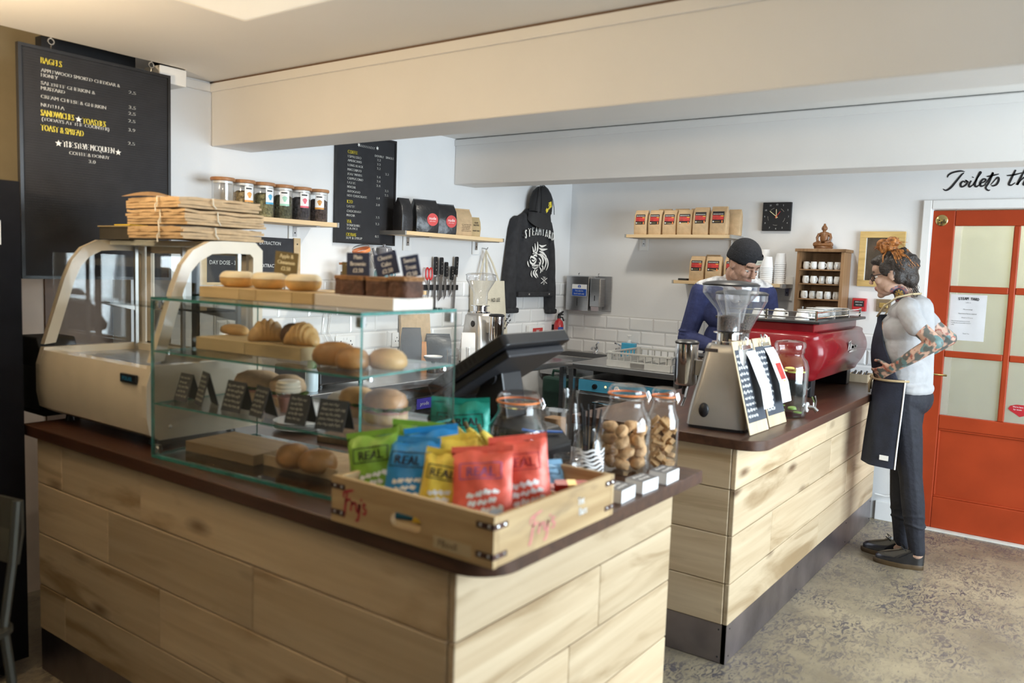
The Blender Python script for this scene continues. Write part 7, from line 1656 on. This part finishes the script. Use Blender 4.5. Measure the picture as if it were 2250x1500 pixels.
# striped wrap at the waist
# jeans
M_jean = pm('navy_jeans', (.009, .010, .018), .75, var=.25, scale=25, bump=.35, bscale=45)
h = MB(); h.ball((-.012, 0, .89), (.125, .165, .105), 20, 14); h.ball((-.052, .06, .885), (.072, .08, .085), 14, 10); h.ball((-.052, -.06, .885), (.072, .08, .085), 14, 10)
for s in (1, -1):
    a_, k_, n_ = LEGS[s]; chain(h, [a_, a_+(k_-a_)*.5, k_, k_+(n_-k_)*.35, k_+(n_-k_)*.8, n_+V(0, 0, .012)], [.088, .077, .057, .058, .044, .040])
    for q_ in range(7): h.tube([(k_+(n_-k_)*(q_*.12-.1)) + V(.054*math.cos(a), .054*math.sin(a), .008*math.sin(2*a+q_*2)) for a in [2*PI*i/16 for i in range(17)]], .0030, 6)
remeshed(h, 'jeans', M_jean, wo, .0055, 3)
# denim apron: skirt wrapped round front and sides, bib, cords
M_apr = pm('denim_apron', (.016, .021, .040), .8, var=.35, scale=9, bump=.3, bscale=160); M_cord = pm('tan_cord', (.50, .40, .24), .75)
def ring_pts(z, a0, a1, n, grow=0):
    t = (z-.54)/(1.0-.54); cx = .005+.02*(1-t); rx = .149+.016*(1-t)+grow; ry = .182+.012*(1-t)+grow
    return [(cx+rx*math.cos(a)+.004*math.sin(9*a+8*z), ry*math.sin(a)+.004*math.cos(7*a), z) for a in [a0+(a1-a0)*i/n for i in range(n+1)]]
sk = MB(); zs = [.535+.465*k/12 for k in range(13)]
outer = [ring_pts(z, -1.75-.05*(1-z), 1.75+.12*(1-z), 30) for z in zs]; inner = [ring_pts(z, -1.75-.05*(1-z), 1.75+.12*(1-z), 30, -.004) for z in zs]
sk.loft([o_+list(reversed(i_)) for o_, i_ in zip(outer, inner)])
sk = sk.build('apron_skirt', M_apr, wo, smooth=True, ang=60)
MB().tube([Vector(r[-1])+V(-.002, .002, 0) for r in outer], .0035, 6).build('white_piping', M_paper, sk); MB().box(0, .045, 0, .0012, 0, .026, T(.022, .197, .575) @ RZ(-.15)).build('maker_tag', M_paper, sk)
bib = MB(); rows_ = []
for k in range(9):
    v = k/8; z = .995+.325*v; hw = 1.55-.95*v; bx_ = (.152+(.004 if k else 0))+.020*math.sin(PI*min(1, v*1.15)); by = .178-.02*v
    o_ = [(.008+bx_*math.cos(a)**(1 if abs(a) < 1.5 else 1), by*math.sin(a), z) for a in [-hw+2*hw*i/20 for i in range(21)]]; i_ = [(x-.004, y*.98, zz) for x, y, zz in o_]
    rows_.append(o_+list(reversed(i_)))
bb = bib.loft(rows_).build('apron_bib', M_apr, wo, smooth=True, ang=60)
for s in (-1, 1): MB().tube([(.150, s*.085, 1.312), (.118, s*.100, 1.368), (.060, s*.088, 1.418), (.0, s*.060, 1.437), (-.030, s*.03, 1.440), (-.036, 0, 1.440)], .0085, 6, flat=.45).build('neck_strap', M_cord, bb, smooth='all')
MB().tube([(.005+.156*math.cos(a), .189*math.sin(a), .992+.018*math.cos(a)*-.4) for a in [-1.9+3.8*i/30 for i in range(31)]], .006, 6).build('waist_cord', M_cord, sk)
MB().tube([(.166, .02, .985), (.176, .03, .95), (.172, .035, .90)], .006, 6).tube([(.166, .0, .985), (.176, -.005, .96), (.174, .0, .915)], .006, 6).ball((.168, .01, .985), .013, 10, 8).build('cord_knot', M_cord, sk, smooth='all')
# shoes
M_lea = pm('black_leather', (.012, .012, .014), .18, var=.2, coat=.6); M_sole = pm('amber_sole', (.07, .042, .016), .5, var=.25)
def shoe(parent, x, y, rz, lea, sole_m, s=1.0):
    M = T(x, y, 0) @ RZ(rz) @ SC(s, s, s)
    def out(k): return [(.165*math.cos(a)*(1 if math.cos(a) > 0 else .62)*k+.05, (.046 if math.cos(a) > -.2 else .038)*math.sin(a)*k*(1+.06*math.cos(a)), 0) for a in [2*PI*i/28 for i in range(28)]]
    so_ = MB().loft([[(a, b_, z) for a, b_, _ in out(k)] for z, k in ((0, .97), (.008, 1.0), (.024, 1.0), (.028, .98))], M=M).build('shoe_sole', sole_m, parent, smooth=True)
    u = MB(); rg = []
    for z, k, sh in ((.0285, .955, 0), (.045, .96, 0), (.062, .90, -.012), (.080, .74, -.035), (.098, .52, -.062), (.112, .46, -.066)): rg.append([(a*k+sh*.0+(1-k)*-.055, b_*(.5+.5*k) if z > .07 else b_*k, z) for a, b_, _ in out(1.0)])
    up = u.loft(rg, M=M).build('shoe_upper', lea, parent, smooth=True, ang=60)
    la = MB()
    for k in range(4): la.tube([M @ V(.055+.022*k, -.022, .092-.010*k), M @ V(.060+.022*k, 0, .100-.010*k), M @ V(.055+.022*k, .022, .092-.010*k)], .0025, 5)
    la.tube([M @ V(.05, 0, .10), M @ V(.07, .03, .125), M @ V(.045, .035, .105)], .002, 5).tube([M @ V(.05, 0, .10), M @ V(.075, -.02, .128), M @ V(.05, -.035, .105)], .002, 5)
    la.build('laces', M_blackm, up)
shoe(wo, -.115, .062, .10, M_lea, M_sole, .92); shoe(wo, -.020, -.052, -.05, M_lea, M_sole, .92)

# ---------------------------------------------------------------- barista bending over behind the machine
ma = thing('person', 'bearded barista in a dark beanie and blue sweater looking down behind the grinders', 'person', (-1.925, 5.045, 0), math.radians(-52))
HM = T(.205, .0, 1.572) @ RZ(.42) @ RY(.52)
b = MB(); head_geo(b, HM, True)
chain(b, [HM @ V(-.045, 0, -.09), V(.09, 0, 1.435), V(.05, 0, 1.39)], [.054, .060, .07])
for s in (-1, 1): caps(b, (.04, s*.05, 1.405), (.03, s*.185, 1.385), .06, .062)
for c, r in (((.04, 0, 1.29), (.115, .175, .13)), ((.02, 0, 1.12), (.105, .150, .13)), ((.0, 0, .98), (.11, .155, .10)), ((-.01, 0, .91), (.115, .160, .09))): b.ball(c, r, 20, 14)
MARM = {-1: (V(.03, -.205, 1.37), V(-.02, -.275, 1.09), V(.22, -.16, 1.06)), 1: (V(.03, .205, 1.37), V(.02, .275, 1.10), V(.24, .13, 1.05))}
for s in (-1, 1):
    a_, e_, w_ = MARM[s]; chain(b, [a_, (a_+e_)/2, e_], [.056, .050, .043]); chain(b, [e_, (e_+w_)/2, w_], [.043, .040, .029]); hand_geo(b, w_, (1, -.3*s, -.2), (.2, -s*.6, -.8), .7, s)
ML = {1: (V(-.01, .09, .90), V(.02, .10, .49), V(-.03, .10, .085)), -1: (V(-.01, -.09, .90), V(.02, -.10, .49), V(-.03, -.10, .085))}
for s in (1, -1):
    a_, k_, n_ = ML[s]; chain(b, [a_, (a_+k_)/2, k_, k_+(n_-k_)*.35, n_], [.088, .076, .058, .058, .040]); caps(b, n_, n_+V(.12, 0, -.045), .038, .032)
def mcol(co):
    h = HM.inverted() @ co; c = [.60, .36, .265]
    if co.z > 1.38:
        n1 = mnoise.noise(co*150)*.5+.5
        if h.z < -.040 and h.x > .005 and not (abs(h.z+.0635) < .007 and abs(h.y) < .020) and h.z > -.13:
            k = .55 if (h.x > .060 and abs(h.y) < .045) else .32; k *= (.7+.5*n1); c = [c[0]*(1-k)+.10*k, c[1]*(1-k)+.055*k, c[2]*(1-k)+.035*k]
        if abs(h.z+.0635) < .010 and h.x > .088 and abs(h.y) < .022: c = [.48, .22, .19]
        if abs(h.z-.030) < .007 and h.x > .070 and .012 < abs(h.y) < .052: c = [.13, .07, .045]
        if h.x < -.01 and -.06 < h.z < .02 and abs(h.y) > .055 and abs(h.y) < .078: c = [.22, .13, .09]
    return c
remeshed(b, 'body', tint_mat('skin_b'), ma, .0045, 4, mcol)
eyes(HM, ma, True, pm('iris_grey', (.10, .11, .11), .2))
M_bean = pm('charcoal_knit', (.020, .021, .026), .95, var=.3, scale=70, bump=.5, bscale=160)
h = MB()
h.ball((0, 0, 0), 1, 24, 16, HM @ T(-.024, 0, .058) @ SC(.112, .091, .098))
remeshed(h, 'beanie_crown', M_bean, ma, .005, 2)
bn = MB(); rg = []
for z, k in ((.018, 1.03), (.012, 1.08), (.030, 1.105), (.070, 1.08), (.078, 1.03)): rg.append([tuple(HM @ V(-.022+.107*k*math.cos(a), .087*k*math.sin(a), z+.018*math.cos(a)+.004)) for a in [2*PI*i/40 for i in range(40)]])
cf_ = bn.loft(rg, False).build('beanie_cuff', M_bean, ma, smooth='all')
lp = MB(); lp.loft([[tuple(HM @ V(-.022+.1205*math.cos(a), .0985*math.sin(a), z+.018*math.cos(a)+.004)) for a in [-.12+.075*i for i in range(8)]] for z in (.030, .062)], False, False); lp = lp.build('knit_label', pm('label_cream', (.62, .60, .48), .7), cf_)
MB().loft([[tuple(HM @ V(-.022+.1215*math.cos(a), .0995*math.sin(a), z+.018*math.cos(a)+.004)) for a in [-.02+.05*i for i in range(7)]] for z in (.046, .050)], False, False).build('label_line', M_alu, lp)
M_swt = pm('blue_sweater', (.035, .045, .135), .9, var=.2, scale=22, bump=.35, bscale=60); M_scar = pm('white_scarf', (.70, .70, .74), .85, var=.5, scale=26, bump=.3)
h = MB()
for c, r in (((.04, 0, 1.36), (.115, .170, .085)), ((.045, 0, 1.27), (.135, .200, .14)), ((.025, 0, 1.10), (.125, .175, .14)), ((.005, 0, .97), (.128, .175, .11))): h.ball(c, r, 20, 14)
for s in (-1, 1):
    a_, e_, w_ = MARM[s]; chain(h, [V(.04, s*.09, 1.405), a_+V(0, 0, .015), (a_+e_)/2, e_], [.072, .074, .066, .058]); chain(h, [e_, (e_+w_)/2, w_-(w_-e_)*.12], [.058, .052, .042])
    for q_ in range(5): h.ball(e_+V(.01, 0, .02*q_-.03), (.062, .06, .010), 12, 6)
remeshed(h, 'sweater', M_swt, ma, .006, 4)
h = MB()   # pale yoke over the shoulders and neck
for s in (-1, 1): chain(h, [V(.09, s*.055, 1.455), V(.06, s*.120, 1.452), V(.035, s*.205, 1.418), V(.025, s*.245, 1.36)], [.040, .046, .050, .034])
chain(h, [V(.09, -.06, 1.45), V(.0, -.03, 1.475), V(.0, .03, 1.475), V(.09, .06, 1.45)], [.042, .042, .042, .042]); chain(h, [V(.09, -.06, 1.44), V(.165, -.03, 1.36)], [.036, .03]); chain(h, [V(.09, .06, 1.44), V(.165, .03, 1.36)], [.036, .03])
remeshed(h, 'pale_yoke', M_scar, ma, .006, 3)
h = MB(); h.ball((-.005, 0, .90), (.135, .175, .10), 20, 14)
for s in (1, -1):
    a_, k_, n_ = ML[s]; chain(h, [a_, (a_+k_)/2, k_, k_+(n_-k_)*.35, n_+V(0, 0, .02)], [.098, .086, .070, .070, .060])
remeshed(h, 'trousers', M_jean, ma, .007, 3)
shoe(ma, -.035, .10, .1, M_lea, M_black, 1.05); shoe(ma, -.035, -.10, -.1, M_lea, M_black, 1.05)
